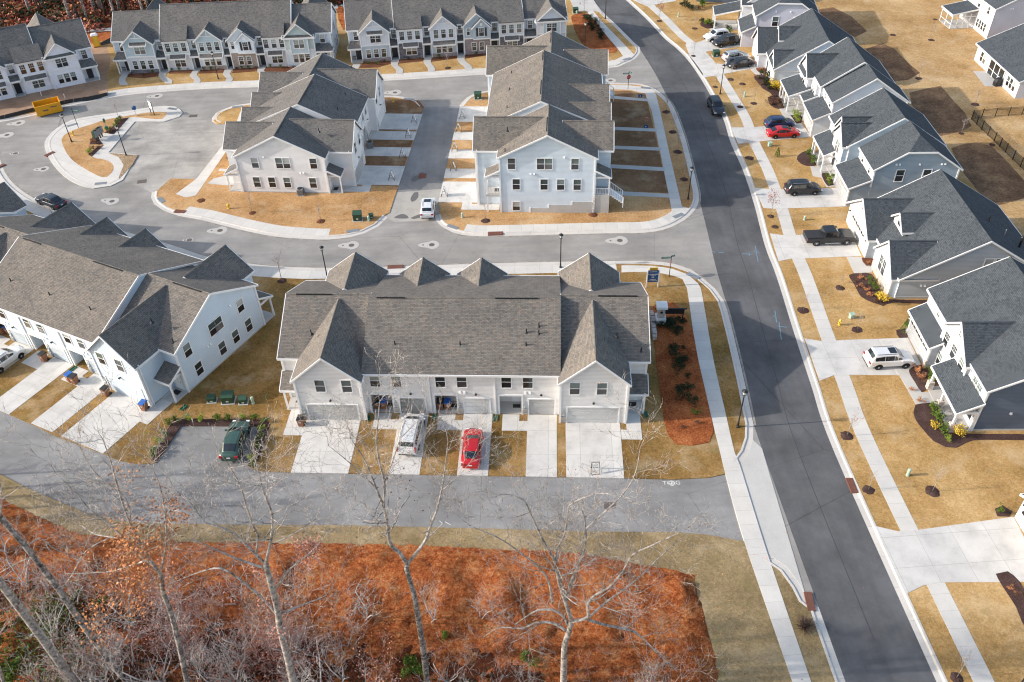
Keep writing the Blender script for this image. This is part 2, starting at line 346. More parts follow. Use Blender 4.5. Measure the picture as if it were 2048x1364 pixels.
# ================================================================= GROUND
def W(pl): return [G(x,y) for x,y in pl]
def cr(pts,step=1.2,closed=False):
    out=[];n=len(pts)
    for i in range(n if closed else n-1):
        if closed: p0,p1,p2,p3=pts[i-1],pts[i],pts[(i+1)%n],pts[(i+2)%n]
        else: p0,p1,p2,p3=pts[max(i-1,0)],pts[i],pts[i+1],pts[min(i+2,n-1)]
        k=max(1,int((p2-p1).length/step))
        for j in range(k):
            t=j/k
            out.append(.5*((2*p1)+(p2-p0)*t+(2*p0-5*p1+4*p2-p3)*t*t+(3*p1-p0-3*p2+p3)*t**3))
    if not closed: out.append(pts[-1].copy())
    return out
def normals(pts):
    ns=[]
    for i in range(len(pts)):
        d=(pts[min(i+1,len(pts)-1)]-pts[max(i-1,0)]); d.z=0; d.normalize(); ns.append(Vector((-d.y,d.x,0)))
    return ns
def off(pts,o):
    return [p+n*o for p,n in zip(pts,normals(pts))]
def ribbon(name,pts,prof,mat,kind='structure',skirt=.15):
    "prof: list of (offset,z) across; pts along"
    ns=normals(pts); mb=MB(); u=0
    rows=[[p+n*o+Vector((0,0,z)) for o,z in prof] for p,n in zip(pts,ns)]
    full=[(prof[0][0],prof[0][1]-skirt)]+list(prof)+[(prof[-1][0],prof[-1][1]-skirt)]
    rows=[[Vector((p.x,p.y,0))+n*o+Vector((0,0,z)) for o,z in full] for p,n in zip(pts,ns)]
    flip=full[-1][0]<full[0][0]
    for i in range(len(pts)-1):
        l=(pts[i+1]-pts[i]).length
        for j in range(len(full)-1):
            q=[rows[i][j],rows[i+1][j],rows[i+1][j+1],rows[i][j+1]]; uv=[(u,full[j][0]),(u+l,full[j][0]),(u+l,full[j+1][0]),(u,full[j+1][0])]
            if not flip: q=q[::-1]; uv=uv[::-1]
            mb.face(q,uv)
        u+=l
    o=mb.obj(name,mat); 
    if kind: o['kind']=kind
    return o
def slab(name,pts,z,mat,th=.12,uvang=0.0,kind='structure',parent=None):
    pts=[Vector((p.x,p.y,0)) for p in pts]
    a=sum(pts[k].x*pts[(k+1)%len(pts)].y-pts[(k+1)%len(pts)].x*pts[k].y for k in range(len(pts)))
    if a<0: pts=pts[::-1]
    tri=tessellate_polygon([[p for p in pts]]); mb=MB(); n=len(pts)
    for p in pts: mb.v.append((p.x,p.y,z))
    for p in pts: mb.v.append((p.x,p.y,z-th))
    for t in tri:
        A,B,C=[pts[k] for k in t]; cw=(B.x-A.x)*(C.y-A.y)-(B.y-A.y)*(C.x-A.x)
        if abs(cw)<1e-9: continue
        mb.f.append(tuple(t) if cw>0 else tuple(t[::-1]))
    if th>0:
        for k in range(n): mb.f.append((k,n+k,n+(k+1)%n,(k+1)%n))
    o=mb.obj(name,mat,parent,uvang=uvang)
    if kind: o['kind']=kind
    return o
LZ=.085; SZ=.10; DZ=.106; BZ=.125
# base sheet to the horizon
m=MB(); m.face([(-1500,-300,-.12),(1500,-300,-.12),(1500,2500,-.12),(-1500,2500,-.12)]); tag(m.obj('ground',M['lawn_s']),kind='structure')
# roads: one old-asphalt sheet, the newer main road and the lane on top
slab('street',[Vector((-160,20,0)),Vector((34,20,0)),Vector((34,235,0)),Vector((-160,235,0))],0.0,M['asphalt_old'],th=.1)
ME_R=[(1873,1364),(1666,898),(1621.4,768),(1583.8,652),(1553,553),(1530,492),(1508.6,410),(1486.4,342),(1460.8,284),(1447,239),(1425,198),(1399.3,154),(1375,119.6),(1352,96),(1328,76),(1292.5,38),(1251.5,0)]
ME_L=[(1691,1364),(1524,898),(1502,826),(1490,768),(1472.7,693),(1454,611),(1447,587),(1432,535),(1414,460),(1401,408),(1392,369),(1378.8,307),(1366,262),(1346,214),(1330,185),(1312,150),(1286,108),(1268.6,85.4),(1231,47.8),(1210.5,29),(1188,2)]
mr=cr(W(ME_R)); ml=cr(W(ME_L))
mr=[mr[0]+(mr[0]-mr[3]).normalized()*40]+mr+[mr[-1]+(mr[-1]-mr[-4]).normalized()*60]
ml=[ml[0]+(ml[0]-ml[3]).normalized()*40]+ml+[ml[-1]+(ml[-1]-ml[-4]).normalized()*60]
slab('main_road',ml+mr[::-1],.004,M['asphalt_new'],th=.02)
LANE_T=[(1450.5,949),(1416,956),(1348,959.5),(1246,957),(900,951),(586,946),(513,942),(495.6,932),(506,906),(516,853.5),(362,852),(333,898),(311,927),(280,929),(239,922),(201.6,906.5),(113,874),(73.5,853.6),(0,821)]
LANE_B=[(0,949),(68,983),(171,1026),(239,1043),(307.6,1048),(512.7,1050.8),(700,1051.8),(992,1058.6),(1162.7,1063.8),(1350,1065.5),(1416,1070.6),(1488,1084)]
wl=Vector((-75,78,0)); wl2=Vector((-75,64,0))
slab('rear_lane',W(LANE_T)+[wl,wl2]+W(LANE_B),.004,M['asphalt_lane'],th=.02)
slab('alley',W([(779,426),(844,230),(848,214),(918,212),(919,220),(878,402),(869,431),(776,433)]),.004,M['asphalt_alley'],th=.02)
slab('alley_entry_paving',W([(789,385),(780,420),(773,436),(790,444),(850,442),(869,431),(872,420),(883,378)]),.008,M['pale_patch'],th=.02)
slab('parking_court',W([(270,244),(328,244),(358,233),(424,236),(434,249),(483,247),(460,273),(393,359),(342,358),(318,379),(304,386),(285,376),(246,361),(239,357),(275,310),(217,306)]),.004,M['asphalt_court'],th=.02)

KP=[(0,.006),(.46,.02),(.60,SZ+.01),(.78,SZ+.01)]      # rolled kerb and gutter
def kerb(pts,side=1,prof=KP,name='kerb'): return ribbon(name,pts,[(o*side,z) for o,z in prof],M['kerb'])
def walk(pts,o0,o1,side=1,name='pavement',mat='conc',z=SZ): return ribbon(name,pts,[(o0*side,z),(o1*side,z)],M[mat])

# ---- block with building A
A_K=[(434,249),(424,243),(424,236),(432,226),(465,212),(512,205),(530,204),(640,197),(768,191),(814,195),(838,201.6),(848,212)]
A_S=[(304,384),(302,395),(308,408),(325,420),(359,432),(403,440),(478.5,458.8),(547,472.5),(615,478),(655,479),(699,474.5),(728,467),(757,452.5),(776,434)]
ak=cr(W(A_K)); as_=cr(W(A_S))
slab('lawn',W([(434,249)])+off(ak,-.7)[3:]+W([(844,230),(779,426)])+off(as_,.7)[::-1]+W([(318,379),(342,358),(393,359),(460,273),(483,247)]),LZ,M['lawn'])
kerb(ak,-1); kerb(as_,1)
walk(as_[5:-5],.78,2.35,1); walk(ak[12:-6],.78,2.3,-1)
slab('pavement',W([(483,220),(497,215),(497,240),(482,268),(458,296),(392,392),(372,396),(352,389),(393,359),(460,273),(473,246)]),SZ+.002,M['conc'],uvang=hd((372,396),(470,262)))
slab('lawn',W([(434,249),(427,243),(437,226),(452,222),(494,213),(484,246)]),LZ+.01,M['lawn_r'])
# ---- block with building B
B_S=[(869,431),(872,441),(880,450),(906,465),(945,472),(998,472),(1104,469.4),(1209.5,466.7),(1288.6,465.4),(1328,459),(1357,447),(1380,431),(1395,411),(1398,392),(1394,369),(1379,307),(1366,262),(1347,214),(1330,194),(1309.7,177.7),(1282,167.5),(1248,165.8),(1203.7,165.8),(1080,172),(978,180.5),(957.6,184.6),(933.7,195),(918.3,212)]
bs=cr(W(B_S))
slab('lawn',off(bs,.7)+W([(919,220),(878,402)]),LZ,M['lawn'])
kerb(bs,1)
walk([p for p in bs if p.y<97][4:],.78,2.35,1)
slab('pavement',W([(1303,222),(1320,222),(1341,318),(1364,415),(1372,426),(1340,446),(1344,425),(1323,318)]),SZ+.003,M['conc'],uvang=hd((1354,415),(1312,222)))
slab('pavement',W([(1290,186),(1303,180),(1312,190),(1320,222),(1303,222),(1294,200)]),SZ+.004,M['conc'],uvang=R(90))
slab('pavement',W([(1203,170),(1250,171),(1290,175),(1310,184),(1300,192),(1290,188),(1262,181),(1203,178)]),SZ+.001,M['conc'],uvang=0)
# ---- block with C and D
N_D=[(-60,240),(-12,285),(0,318),(10,345),(30,370),(60,392),(100,412),(200,448),(342,489.6),(410,512),(485,525.4),(547,532),(650,535.7),(787,533),(1026,525.4),(1231,522),(1299,522),(1350,528),(1382,539),(1409.5,559.6),(1430,577),(1447,600),(1454,620),(1472.7,693),(1490,768),(1502,826),(1507,850),(1506,880),(1497,908),(1479.6,932)]
nd=cr(W(N_D))
slab('lawn',off(nd,-.7)+W(LANE_T)[0:]+[wl+Vector((0,.3,0)),Vector((-170,92,0)),G(-60,240)+Vector((-80,-14,0))],LZ,M['lawn_c'])
kerb(nd,-1)
walk([p for p in nd if p.x<13],.78,2.4,-1)
EL=[(1243,546),(1300,545),(1348,552.8),(1365,559.6),(1373.6,577),(1378.8,611),(1392,700),(1416,809),(1440,906),(1450.5,949),(1488,1084),(1584,1364)]
ER=[(1243,532),(1300,533),(1345,539),(1375,550),(1396,568),(1401,577),(1409.5,621),(1426.6,720),(1450.5,826),(1469,906),(1479.6,932),(1534,1106.5),(1621.4,1364)]
el=cr(W(EL)); er=cr(W(ER)); ext=(er[-1]-er[-5]).normalized()*30
slab('pavement',el+[el[-1]+ext,er[-1]+ext]+er[::-1],SZ+.003,M['conc'],uvang=R(91.5))
slab('lane_apron',W([(1479.6,932),(1497,908),(1506,880),(1524,897),(1612,1194),(1601,1171),(1573.6,1134),(1534,1107)]),.03,M['bare'])
# ---- south block
s_l=cr(W([(1534,1107),(1573.6,1134),(1601,1171),(1613,1195),(1631.7,1214)]))+ml[:14][::-1]
e2=[p for p in ml if p.y<39.5][::-1]
sk=cr(W([(1534,1107),(1573.6,1134),(1601,1171),(1614,1197)]))+[p for p in e2 if p.y<G(1614,1197).y-.6]
slab('lawn',[wl2]+W(LANE_B)[:-1]+W([(1488,1084)])+off(sk,-.7)+[Vector((26,-20,0)),Vector((-110,-20,0))],LZ,M['lawn_s'])
kerb(sk,-1)
# ---- right block
slab('lawn',off(mr,-.7)+[Vector((20,330,0)),Vector((260,330,0)),Vector((260,-20,0))],LZ,M['lawn_r'])
kerb(mr,-1)
walk(mr,2.62,4.15,-1)
slab('field',W([(1620,-5),(1700,60),(1790,170),(1870,260),(1925,350),(2048,480)])+[Vector((75,90,0)),Vector((140,100,0)),Vector((140,260,0)),Vector((45,260,0))],LZ+.006,M['lawn_far'],th=.02)
# ---- north block
N_T=[(-140,262),(-60,252),(0,244),(68,231),(130,214),(215,196.5),(273,188),(410,178),(530,173.6),(763,162),(975,149),(1207,137),(1248,128),(1272,116),(1281,102.5),(1279,94),(1268.6,85.4),(1231,47.8),(1210.5,29),(1188,2)]
nn=cr(W(N_T)); nn.append(nn[-1]+(nn[-1]-nn[-4]).normalized()*60)
slab('lawn',off(nn,.7)+[Vector((-40,330,0)),Vector((-220,330,0)),Vector((-220,150,0))],LZ,M['lawn_r'])
kerb(nn,1); 
walk([p for p in nn if p.x>G(215,196).x and p.y<G(1240,130).y+1 and p.x<24],.78,2.5,1)
slab('pavement',W([(1150,0),(1170,20),(1205,62),(1240,104),(1246,113),(1230,121),(1207,127),(1207,137),(1262,117),(1268,110),(1203,43),(1186,22),(1165,0)]),SZ+.003,M['conc'],uvang=R(115))
slab('pale_forecourt',W([(1140,0),(1150,24),(1173,22),(1186,22),(1205,27),(1192,8),(1184,-4),(1140,-6)]),SZ+.006,M['bare'])
slab('bare_ground',W([(-100,262),(-100,120),(0,70),(90,60),(178,92),(213,92),(222,120),(214,152),(216,185),(150,201),(60,224),(0,237)]),LZ+.006,M['dirt'],th=.02)
slab('leaf_litter_ground',[Vector((-220,150,0)),Vector((-110,165,0))]+W([(-10,72),(100,60),(174,76),(240,66),(330,30),(700,10),(700,-30)])+[Vector((-25,330,0)),Vector((-220,330,0))],LZ+.012,M['forest_floor'],th=.02)
slab('rear_lane_far',W([(150,66),(240,62),(345,38),(700,16),(700,9),(345,31),(240,55),(170,60)]),LZ+.02,M['bare'],th=.03)
slab('leaf_litter_ground',W([(172,92),(215,80),(330,56),(700,24),(700,16),(240,62),(172,70)]),LZ+.016,M['pine_bed'],th=.02)
slab('pine_straw_bed',W([(676,12),(694,16),(694,38),(700,60),(686,60),(676,38)]),LZ+.03,M['pine'],th=.02)
# ---- island
IS=[(246,360.6),(222,372.5),(188,377.7),(150,367),(119.6,345),(99,318),(89.5,294),(94,277),(113,258),(143.5,241),(191,232),(239,225.6),(290.5,217),(328,212.6),(350,214),(365.7,225.6),(359,234),(338,241),(328,244),(270,244),(217,306),(230,306),(238,311),(246,325),(245,342)]
isl=cr(W(IS[:17])); 
slab('pavement',isl+W([(328,244),(270,244),(217,306),(275,310),(246,360.6)]),SZ,M['conc'],uvang=R(60))
kerb(isl,-1,[(0,.006),(.46,.02),(.60,SZ+.02),(.78,SZ+.02)])
z6=ZM(60,170,6.2)
slab('lawn',cr(W([z6(*p) for p in [(395,680),(470,600),(620,540),(780,490),(930,440),(1100,410),(1240,385),(1450,350),(1600,340),(1700,348),(1690,385),(1640,428),(1500,425),(1230,412),(1100,560),(920,600),(800,700),(915,752),(775,895),(900,925),(1000,965),(1040,1020),(1020,1090),(960,1145),(900,1152),(780,1100),(640,1020),(520,930),(440,820)]]),.8,True),SZ+.012,M['lawn'],th=.05)
for pl in ([(1100,430),(1230,412),(1040,620),(920,600),(1000,560)],[(780,640),(840,660),(910,745),(740,745)],[(850,770),(918,752),(770,897),(725,870)]):
    slab('shrub_bed',W([z6(*p) for p in pl]),SZ+.03,M['mulch'],th=.05)
slab('stone_bed',W([z6(*p) for p in [(975,850),(1340,880),(1270,1000),(1110,1170),(1100,1165),(1165,1000),(1100,900)]]),SZ+.03,M['stone_bed'],th=.05)

# ---- driveways and front walks (local frames of the buildings are set in BF)
BF={'C':(G(1250,847.5),R(-3.2),31.5,'R'),'D':(G(304.6,813.3),R(-28),30.6,'R'),'A':(G(710.4,374.8)+Vector((.1,.2,0)),R(85),22.6,'L'),'B':(G(956.1,408.7),R(-94),29.3,'R')}
def frame(k):
    o,a,L,an=BF[k]; u=Vector((math.cos(a),math.sin(a),0)); v=Vector((-u.y,u.x,0))
    if an=='R': o=o-u*L
    return o,u,v,a
def LF(k,x,y): o,u,v,a=frame(k); return o+u*x+v*y
def unitx(k): # unit boundaries
    L=BF[k][2]; nm={'A':2,'B':3,'C':3,'D':3}[k]; wm=(L-12.6)/nm
    return [6.3+i*wm for i in range(nm+1)]
def drive(k,x0,x1,y1,y0=.2,name='driveway'):
    o,u,v,a=frame(k); q=[LF(k,x0,y0),LF(k,x1,y0)]
    q+= [LF(k,x1,y1),LF(k,x0,y1)] if not isinstance(y1,tuple) else [LF(k,x1,y1[1]),LF(k,x0,y1[0])]
    return slab(name,q,DZ,M['drive'],uvang=a)
def edge_y(k,x,line):
    "local y where the building's local line x=const meets the pixel line a-b on the ground"
    o,u,v,a=frame(k); A,B=G(*line[0]),G(*line[1]); p=o+u*x; d=B-A
    # solve p+v*t on line A,d
    det=v.x*(-d.y)-v.y*(-d.x); r=A-p
    return (r.x*(-d.y)-r.y*(-d.x))/det
CL=[((586,946.5),(900,951.5)),((900,951.5),(1246,957.5))]
def dr(k,x0,x1,line,y0=.2): drive(k,x0,x1,(edge_y(k,x0,line),edge_y(k,x1,line)),y0)
dr('C',.35,5.7,CL[0]); dr('C',25.75,31.0,CL[1])
for i,xb in enumerate(unitx('C')[:-1]): dr('C',xb+3.15,xb+6.0,CL[0] if i==0 else CL[1],1.0)
for i,xb in enumerate(unitx('C')[:-1]):
    slab('entry_path',[LF('C',xb+.7,1.0),LF('C',xb+2.35,1.0),LF('C',xb+2.35,.1),LF('C',xb+3.15,.1),LF('C',xb+3.15,-1.2),LF('C',xb+.7,-1.2)],DZ+.003,M['drive'],uvang=R(-3.2))
def sidewalk_end(k,right):
    L=BF[k][2]
    f=(lambda x:L+x) if right else (lambda x:-x)
    P=[(-.45,-2.15),(1.5,-2.15),(1.5,2.9),(.1,2.9),(.1,-.9),(-.45,-.9)]
    slab('entry_path',[LF(k,f(x),y) for x,y in P],DZ+.004,M['drive'],uvang=BF[k][1])
sidewalk_end('C',True); sidewalk_end('C',False); sidewalk_end('D',True)
DL=((0,821.5),(205,907.5))
dr('D',25.6,31.1,DL); 
for i,xb in enumerate(unitx('D')[:-1]): dr('D',xb+3.15,xb+6.1,DL,1.0)
for i,xb in enumerate(unitx('D')[:-1]):
    slab('entry_path',[LF('D',xb+.7,1.0),LF('D',xb+2.35,1.0),LF('D',xb+2.35,.1),LF('D',xb+3.15,.1),LF('D',xb+3.15,-1.2),LF('D',xb+.7,-1.2)],DZ+.003,M['drive'],uvang=R(-28))
AL=((779.5,426),(844.5,230)); BLn=((877.5,402),(918.5,220))
def dr2(k,x0,x1,line,y0): dr(k,x0,x1,line,y0)
dr2('A',.4,5.7,AL,.2); dr2('A',16.8,22.1,AL,.2)
for i,xb in enumerate(unitx('A')[:-1]): dr2('A',xb+2.2,xb+4.9,AL,1.0)
dr2('B',.3,5.6,BLn,.2); dr2('B',23.6,29.0,BLn,.2)
for i,xb in enumerate(unitx('B')[:-1]): dr2('B',xb+2.6,xb+5.2,BLn,1.0)
slab('entry_path',[LF('A',x,y) for x,y in [(.45,-2.1),(-1.5,-2.1),(-1.5,2.9),(-.1,2.9),(-.1,-.8),(.45,-.8)]],DZ+.004,M['drive'],uvang=R(85))
slab('entry_path',[LF('B',29.3+x,y) for x,y in [(-.45,-2.1),(1.5,-2.1),(1.5,2.9),(.1,2.9),(.1,-.8),(-.45,-.8)]],DZ+.004,M['drive'],uvang=R(-94))
# B front walks down to the pavement (photo traced)
for a,b,c,d in (((1206,191),(1296,199),(1296,204),(1206,197)),((1212,254),(1313,258.5),(1314,264.5),(1212,260.5)),((1214,292),(1321,296),(1322,302.5),(1214,298.5)),((1217,329.5),(1329,336),(1330,343.5),(1217,337)),((1222,383),(1338,389),(1340,396.5),(1222,391))):
    slab('entry_path',W([a,b,c,d]),DZ,M['bare'],uvang=0)
# front lawn of B and alley strips, mostly a darker brown
slab('lawn',W([(1224,392),(1341,398),(1347,425),(1325,440),(1224,436)]),LZ+.008,M['lawn'],th=.02)
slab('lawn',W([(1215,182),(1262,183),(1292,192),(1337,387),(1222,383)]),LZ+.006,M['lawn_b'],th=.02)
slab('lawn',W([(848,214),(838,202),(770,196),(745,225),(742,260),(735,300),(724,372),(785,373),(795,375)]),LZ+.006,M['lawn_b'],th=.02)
# A front walks
for pl in ([(470,348),(428,358),(415,368),(455,372),(480,371),(492,362)],[(440,338),(455,340),(470,341),(470,345),(437,343)]):
    slab('entry_path',W(pl),DZ,M['bare'])
# right-hand drives: (photo traced) apron, drive, walk to door
RD=[ [(1626,694),(1637,679),(1684,675),(1821,674),(1876,790),(1858,800),(1852,752),(1637,763)],
     [(1546,467),(1541,466),(1600,470),(1690,468),(1702,470),(1724,516),(1694,514),(1557,524)],
     [(1508,376),(1534,377),(1560,379),(1672,376),(1695,415),(1577,419),(1527,415)],
     [(1460,256),(1480,255),(1510,254),(1600,247),(1621,276),(1516,284),(1474,283)],
     [(1403,152),(1413,147),(1425,149),(1447,141),(1462,125),(1500,127),(1520,136),(1450,149),(1433,152),(1404,154)],
     [(1371,91),(1388,87),(1410,84),(1440,72),(1478,78),(1491,92),(1452,99),(1407,106),(1377,108)],
     [(1750,1055),(1795,1064),(1830,1062),(2026,1035),(2090,1160),(2048,1165),(1995,1147),(1888,1166),(1811,1189)],
     [(1275,4),(1290,14),(1305,11),(1355,3),(1345,-8),(1265,-8)]]
RDA=[0,-2,-3,-4,-6,-8,3,-10]
RX=[[(1628,699),(1637,763),(1852,752),(1870,790),(1828,676),(1700,681)]]
AP=[ [(1609,678),(1644,684),(1700,681),(1815,677),(1852,752),(1697,751),(1667,752),(1639,763)],
     [(1540,468),(1568,472),(1600,471),(1704,470),(1722,513),(1612,518),(1585,518),(1557,524)],
     [(1508,377),(1534,379),(1560,380),(1673,377),(1694,414),(1576,418),(1550,419),(1527,417)],
     [(1462,256),(1484,256),(1504,256),(1602,246),(1622,275),(1517,284),(1496,286),(1476,289)],
     [(1405,149),(1425,150),(1434,128),(1443,129),(1500,122),(1521,135),(1441,150),(1425,153),(1407,156)],
     [(1371,90),(1386,87),(1388,88),(1440,70),(1470,68),(1491,92),(1408,105),(1392,110),(1377,107)],
     [(1748,1053),(1795,1064),(1830,1062),(2026,1035),(2095,1165),(1882,1166),(1846,1172),(1812,1189)],
     [(1268,2),(1293,13),(1305,11),(1352,3),(1345,-10),(1255,-10)]]
for pl,a in zip(AP,RDA):
    slab('driveway',W(pl),DZ+.006,M['drive'],uvang=R(a))
slab('driveway',W([(1372,88),(1387,87),(1420,118),(1440,148),(1441,151),(1407,156),(1396,143),(1380,116)]),DZ+.004,M['drive'],uvang=R(-60))
z6=ZM(1780,530,3.789); zr=ZM(1560,150,2.902); z3=ZM(1480,0,5.051); z1=ZM(1340,0,6.82)
for pl,a in (([z6(*p) for p in [(45,800),(140,795),(200,900),(235,970),(300,970),(350,1058),(195,1062)]],0),
             ([zr(*p) for p in [(385,1058),(470,1060),(540,1110),(530,1150),(430,1155)]],0),
             ([zr(*p) for p in [(175,533),(230,535),(250,560),(320,560),(330,650),(270,655),(240,600),(190,590)]],0),
             ([z3(*p) for p in [(395,1105),(470,1100),(500,1110),(560,1220),(620,1260),(545,1290),(470,1240)]],0),
             ([z3(*p) for p in [(95,700),(160,690),(240,760),(180,780)]],0),
             ([z1(*p) for p in [(530,400),(600,390),(720,420),(720,460),(600,460)]],0)):
    slab('entry_path',W(pl),DZ+.012,M['bare'],uvang=a)
slab('patio',W([ZM(1880,0,4.012)(*p) for p in [(265,575),(420,580),(525,700),(360,697)]]),DZ+.01,M['bare'])

# ---- planting beds
def bed(pl,mat='mulch',name='planting_bed',z=.125): 
    o=slab(name,cr(W(pl),.6,True),z,M[mat],th=.06); return o
bed([z6(*p) for p in [(190,1065),(350,1060),(400,1180),(445,1270),(600,1285),(1015,1290),(1100,1330),(700,1330),(590,1345),(500,1390),(420,1385),(330,1340),(260,1265),(200,1190),(175,1120)]])
bed([z6(*p) for p in [(140,800),(230,760),(290,790),(330,800),(400,880),(390,935),(300,940),(240,970),(190,900)]])
bed([zr(*p) for p in [(400,1165),(460,1155),(530,1160),(580,1250),(630,1305),(940,1312),(930,1335),(650,1325),(600,1345),(540,1325),(470,1290),(430,1220)]])
bed([zr(*p) for p in [(100,475),(150,445),(200,470),(215,525),(150,530),(105,505)]])
bed([zr(*p) for p in [(245,570),(315,560),(318,640),(280,650),(250,610)]])
bed([zr(*p) for p in [(472,1065),(540,1070),(545,1110),(500,1112)]],'mulch_red')
bed([z3(*p) for p in [(140,780),(220,760),(300,800),(370,870),(440,900),(440,960),(350,985),(300,940),(230,900),(180,840)]])
bed([z3(*p) for p in [(280,990),(370,970),(430,1030),(465,1090),(380,1105),(310,1070),(285,1020)]])
bed([z3(*p) for p in [(505,1155),(600,1130),(625,1180),(615,1250),(570,1255),(530,1200)]])
bed([z3(*p) for p in [(160,695),(265,690),(265,745),(210,750)]],'mulch_red')
bed([z1(*p) for p in [(410,330),(460,290),(540,290),(635,370),(610,390),(500,395),(440,370)]])
bed([z1(*p) for p in [(700,400),(790,380),(830,470),(820,500),(760,480)]])
bed([BR(*p) for p in [(1880,735),(1950,720),(2048,830),(2048,1040),(2000,930)]])
bed([BR(*p) for p in [(1875,355),(1920,335),(1975,370),(1960,400),(1890,398)]])
bed([z6(*p) for p in [(45,500),(130,490),(130,555),(70,558)]])
zc=ZM(1060,690,5.683)
slab('pine_straw_bed',cr(W([(1301,618),(1318,606),(1345,606),(1364,620),(1384,660),(1396,720),(1412,790),(1422,835),(1427,862),(1418,886),(1385,893),(1352,890),(1335,870),(1328,845),(1318,770),(1312,720),(1306,660)]),1,True),.13,M['pine_bed'],th=.06)
slab('pine_straw_bed',cr(W([TC(*p) for p in [(1440,100),(1480,75),(1540,85),(1600,150),(1660,230),(1710,290),(1700,310),(1620,315),(1540,290),(1480,220)]]),1.5,True),.13,M['pine_bed'],th=.06)
# parking-bay hedge bed
slab('planting_bed',W([(302,921),(311,927),(333,898),(362,853),(516,853.5),(506,906),(495.6,932),(508,938),(524,905),(541,850),(536,842),(350,838),(330,866)]),.12,M['mulch'],th=.06)
# beds in front of the far rows
for X,pl in ((ZM(210,0,8.024),[(380,1200),(880,1150),(880,1230),(620,1265),(360,1245)]),(ZM(210,0,8.024),[(1030,1130),(1415,1120),(1390,1185),(1030,1190)]),(ZM(210,0,8.024),[(1550,1110),(1930,1090),(1900,1175),(1500,1190)]),(ZM(440,0,7.877),[(220,1080),(610,1065),(590,1130),(190,1160)]),(ZM(440,0,7.877),[(730,1060),(1270,1055),(1180,1140),(690,1135)]),
    (ZM(680,0,8.024),[(370,1010),(825,990),(820,1030),(600,1090),(310,1100)]),(ZM(680,0,8.024),[(950,965),(1350,940),(1330,990),(930,1030)]),(ZM(680,0,8.024),[(1490,925),(1890,880),(1900,940),(1460,1000)]),(ZM(900,0,8.024),[(240,880),(610,850),(600,890),(240,950)])):
    slab('planting_bed',W([X(*p) for p in pl]),.12,M['mulch_red'],th=.06)
# curved front walks of the far rows
for X,pl in ((ZM(210,0,8.024),[(290,1190),(375,1190),(330,1290),(370,1370),(250,1370),(225,1290)]),(ZM(210,0,8.024),[(915,1145),(1025,1140),(970,1220),(1085,1300),(1080,1350),(985,1350),(860,1225)]),(ZM(210,0,8.024),[(1450,1110),(1545,1105),(1475,1200),(1535,1280),(1520,1345),(1420,1345),(1440,1290),(1365,1230)]),
    (ZM(440,0,7.877),[(105,1080),(215,1070),(160,1170),(205,1240),(180,1300),(80,1305),(105,1240),(50,1180)]),(ZM(440,0,7.877),[(620,1065),(735,1055),(690,1120),(760,1180),(750,1260),(680,1270),(700,1210),(590,1140)]),
    (ZM(680,0,8.024),[(215,1035),(320,1030),(290,1110),(200,1080)]),(ZM(680,0,8.024),[(835,970),(945,965),(930,1060),(1010,1120),(1000,1195),(905,1195),(900,1130),(820,1040)]),(ZM(680,0,8.024),[(1360,935),(1465,925),(1460,1010),(1525,1110),(1515,1165),(1420,1165),(1410,1100),(1345,1010)]),(ZM(900,0,8.024),[(130,885),(235,875),(240,980),(345,1070),(350,1140),(250,1140),(230,1080),(130,990)])):
    slab('entry_path',cr(W([X(*p) for p in pl]),.7,True),.13,M['bare'],th=.06)

# ---- marks on the road
def road_pad(x,y,rx,rz=0.0,dot=True,name='manhole_cover'):
    c=G(x,y); t=empty(name,(c.x,c.y,0),rz,'cast iron manhole cover in a pale concrete collar','manhole','manholes in the streets')
    mb=MB(); n=20
    mb.prism([(math.cos(2*math.pi*k/n)*(rx*.62 if math.cos(2*math.pi*k/n)>0 else rx*1.15),math.sin(2*math.pi*k/n)*rx*(.62 if math.cos(2*math.pi*k/n)>-.2 else .42)) for k in range(n)],'z',0,.012); mb.obj('collar',M['pale_collar'],t)
    mb=MB(); mb.lathe([(.36,.012),(.36,.02),(.3,.024)],(.0,0),18); mb.obj('cover',M['iron'],t)
    if dot: mb=MB(); mb.lathe([(.13,.012),(.13,.02)],(-rx*.72,0),10); mb.obj('valve_cap',M['iron'],t)
M['pale_collar']=flat('pale_collar',(.47,.455,.43),.9,.1,var=.08)
for x,y,rx,rz in ((314,192,1.5,.1),(87,338,1.25,.1),(224,402.6,1.5,-.3),(440,461,1.5,0),(31,307,.8,0),(14,270,1.6,.3),(37.6,246,1.6,.2),(379,480,.8,0),(703,490.6,1.5,0),(863.6,489.6,1.5,0),(1239.5,481,1.6,0),(790,185,1.7,0),(1221,161,1.5,0)): road_pad(x,y,rx,rz)
def mark(name,label,cat,pl,mat,z=.02,group=None,kind=None,th=.012):
    o=slab(name,W(pl),z,M[mat],th=th,kind=kind); 
    if cat: tag(o,label,cat,group)
    return o
M['damp']=flat('damp_asphalt',(.13,.125,.125),.7,.3); 
zq=ZM(770,180,5.247)
for pl in ([(275,935),(310,905),(345,895),(360,915),(385,935),(345,945),(310,965),(285,960)],[(275,1120),(310,1075),(345,1070),(350,1120),(320,1160),(285,1175),(268,1150)],[(95,1340),(180,1300),(240,1325),(250,1345),(180,1350)],[(265,1345),(380,1300),(395,1330),(300,1355)],[(360,880),(400,862),(420,880),(425,925),(385,930)]):
    slab('damp_patch',cr(W([zq(*p) for p in pl]),.3,True),.0115,M['damp'],th=.0)
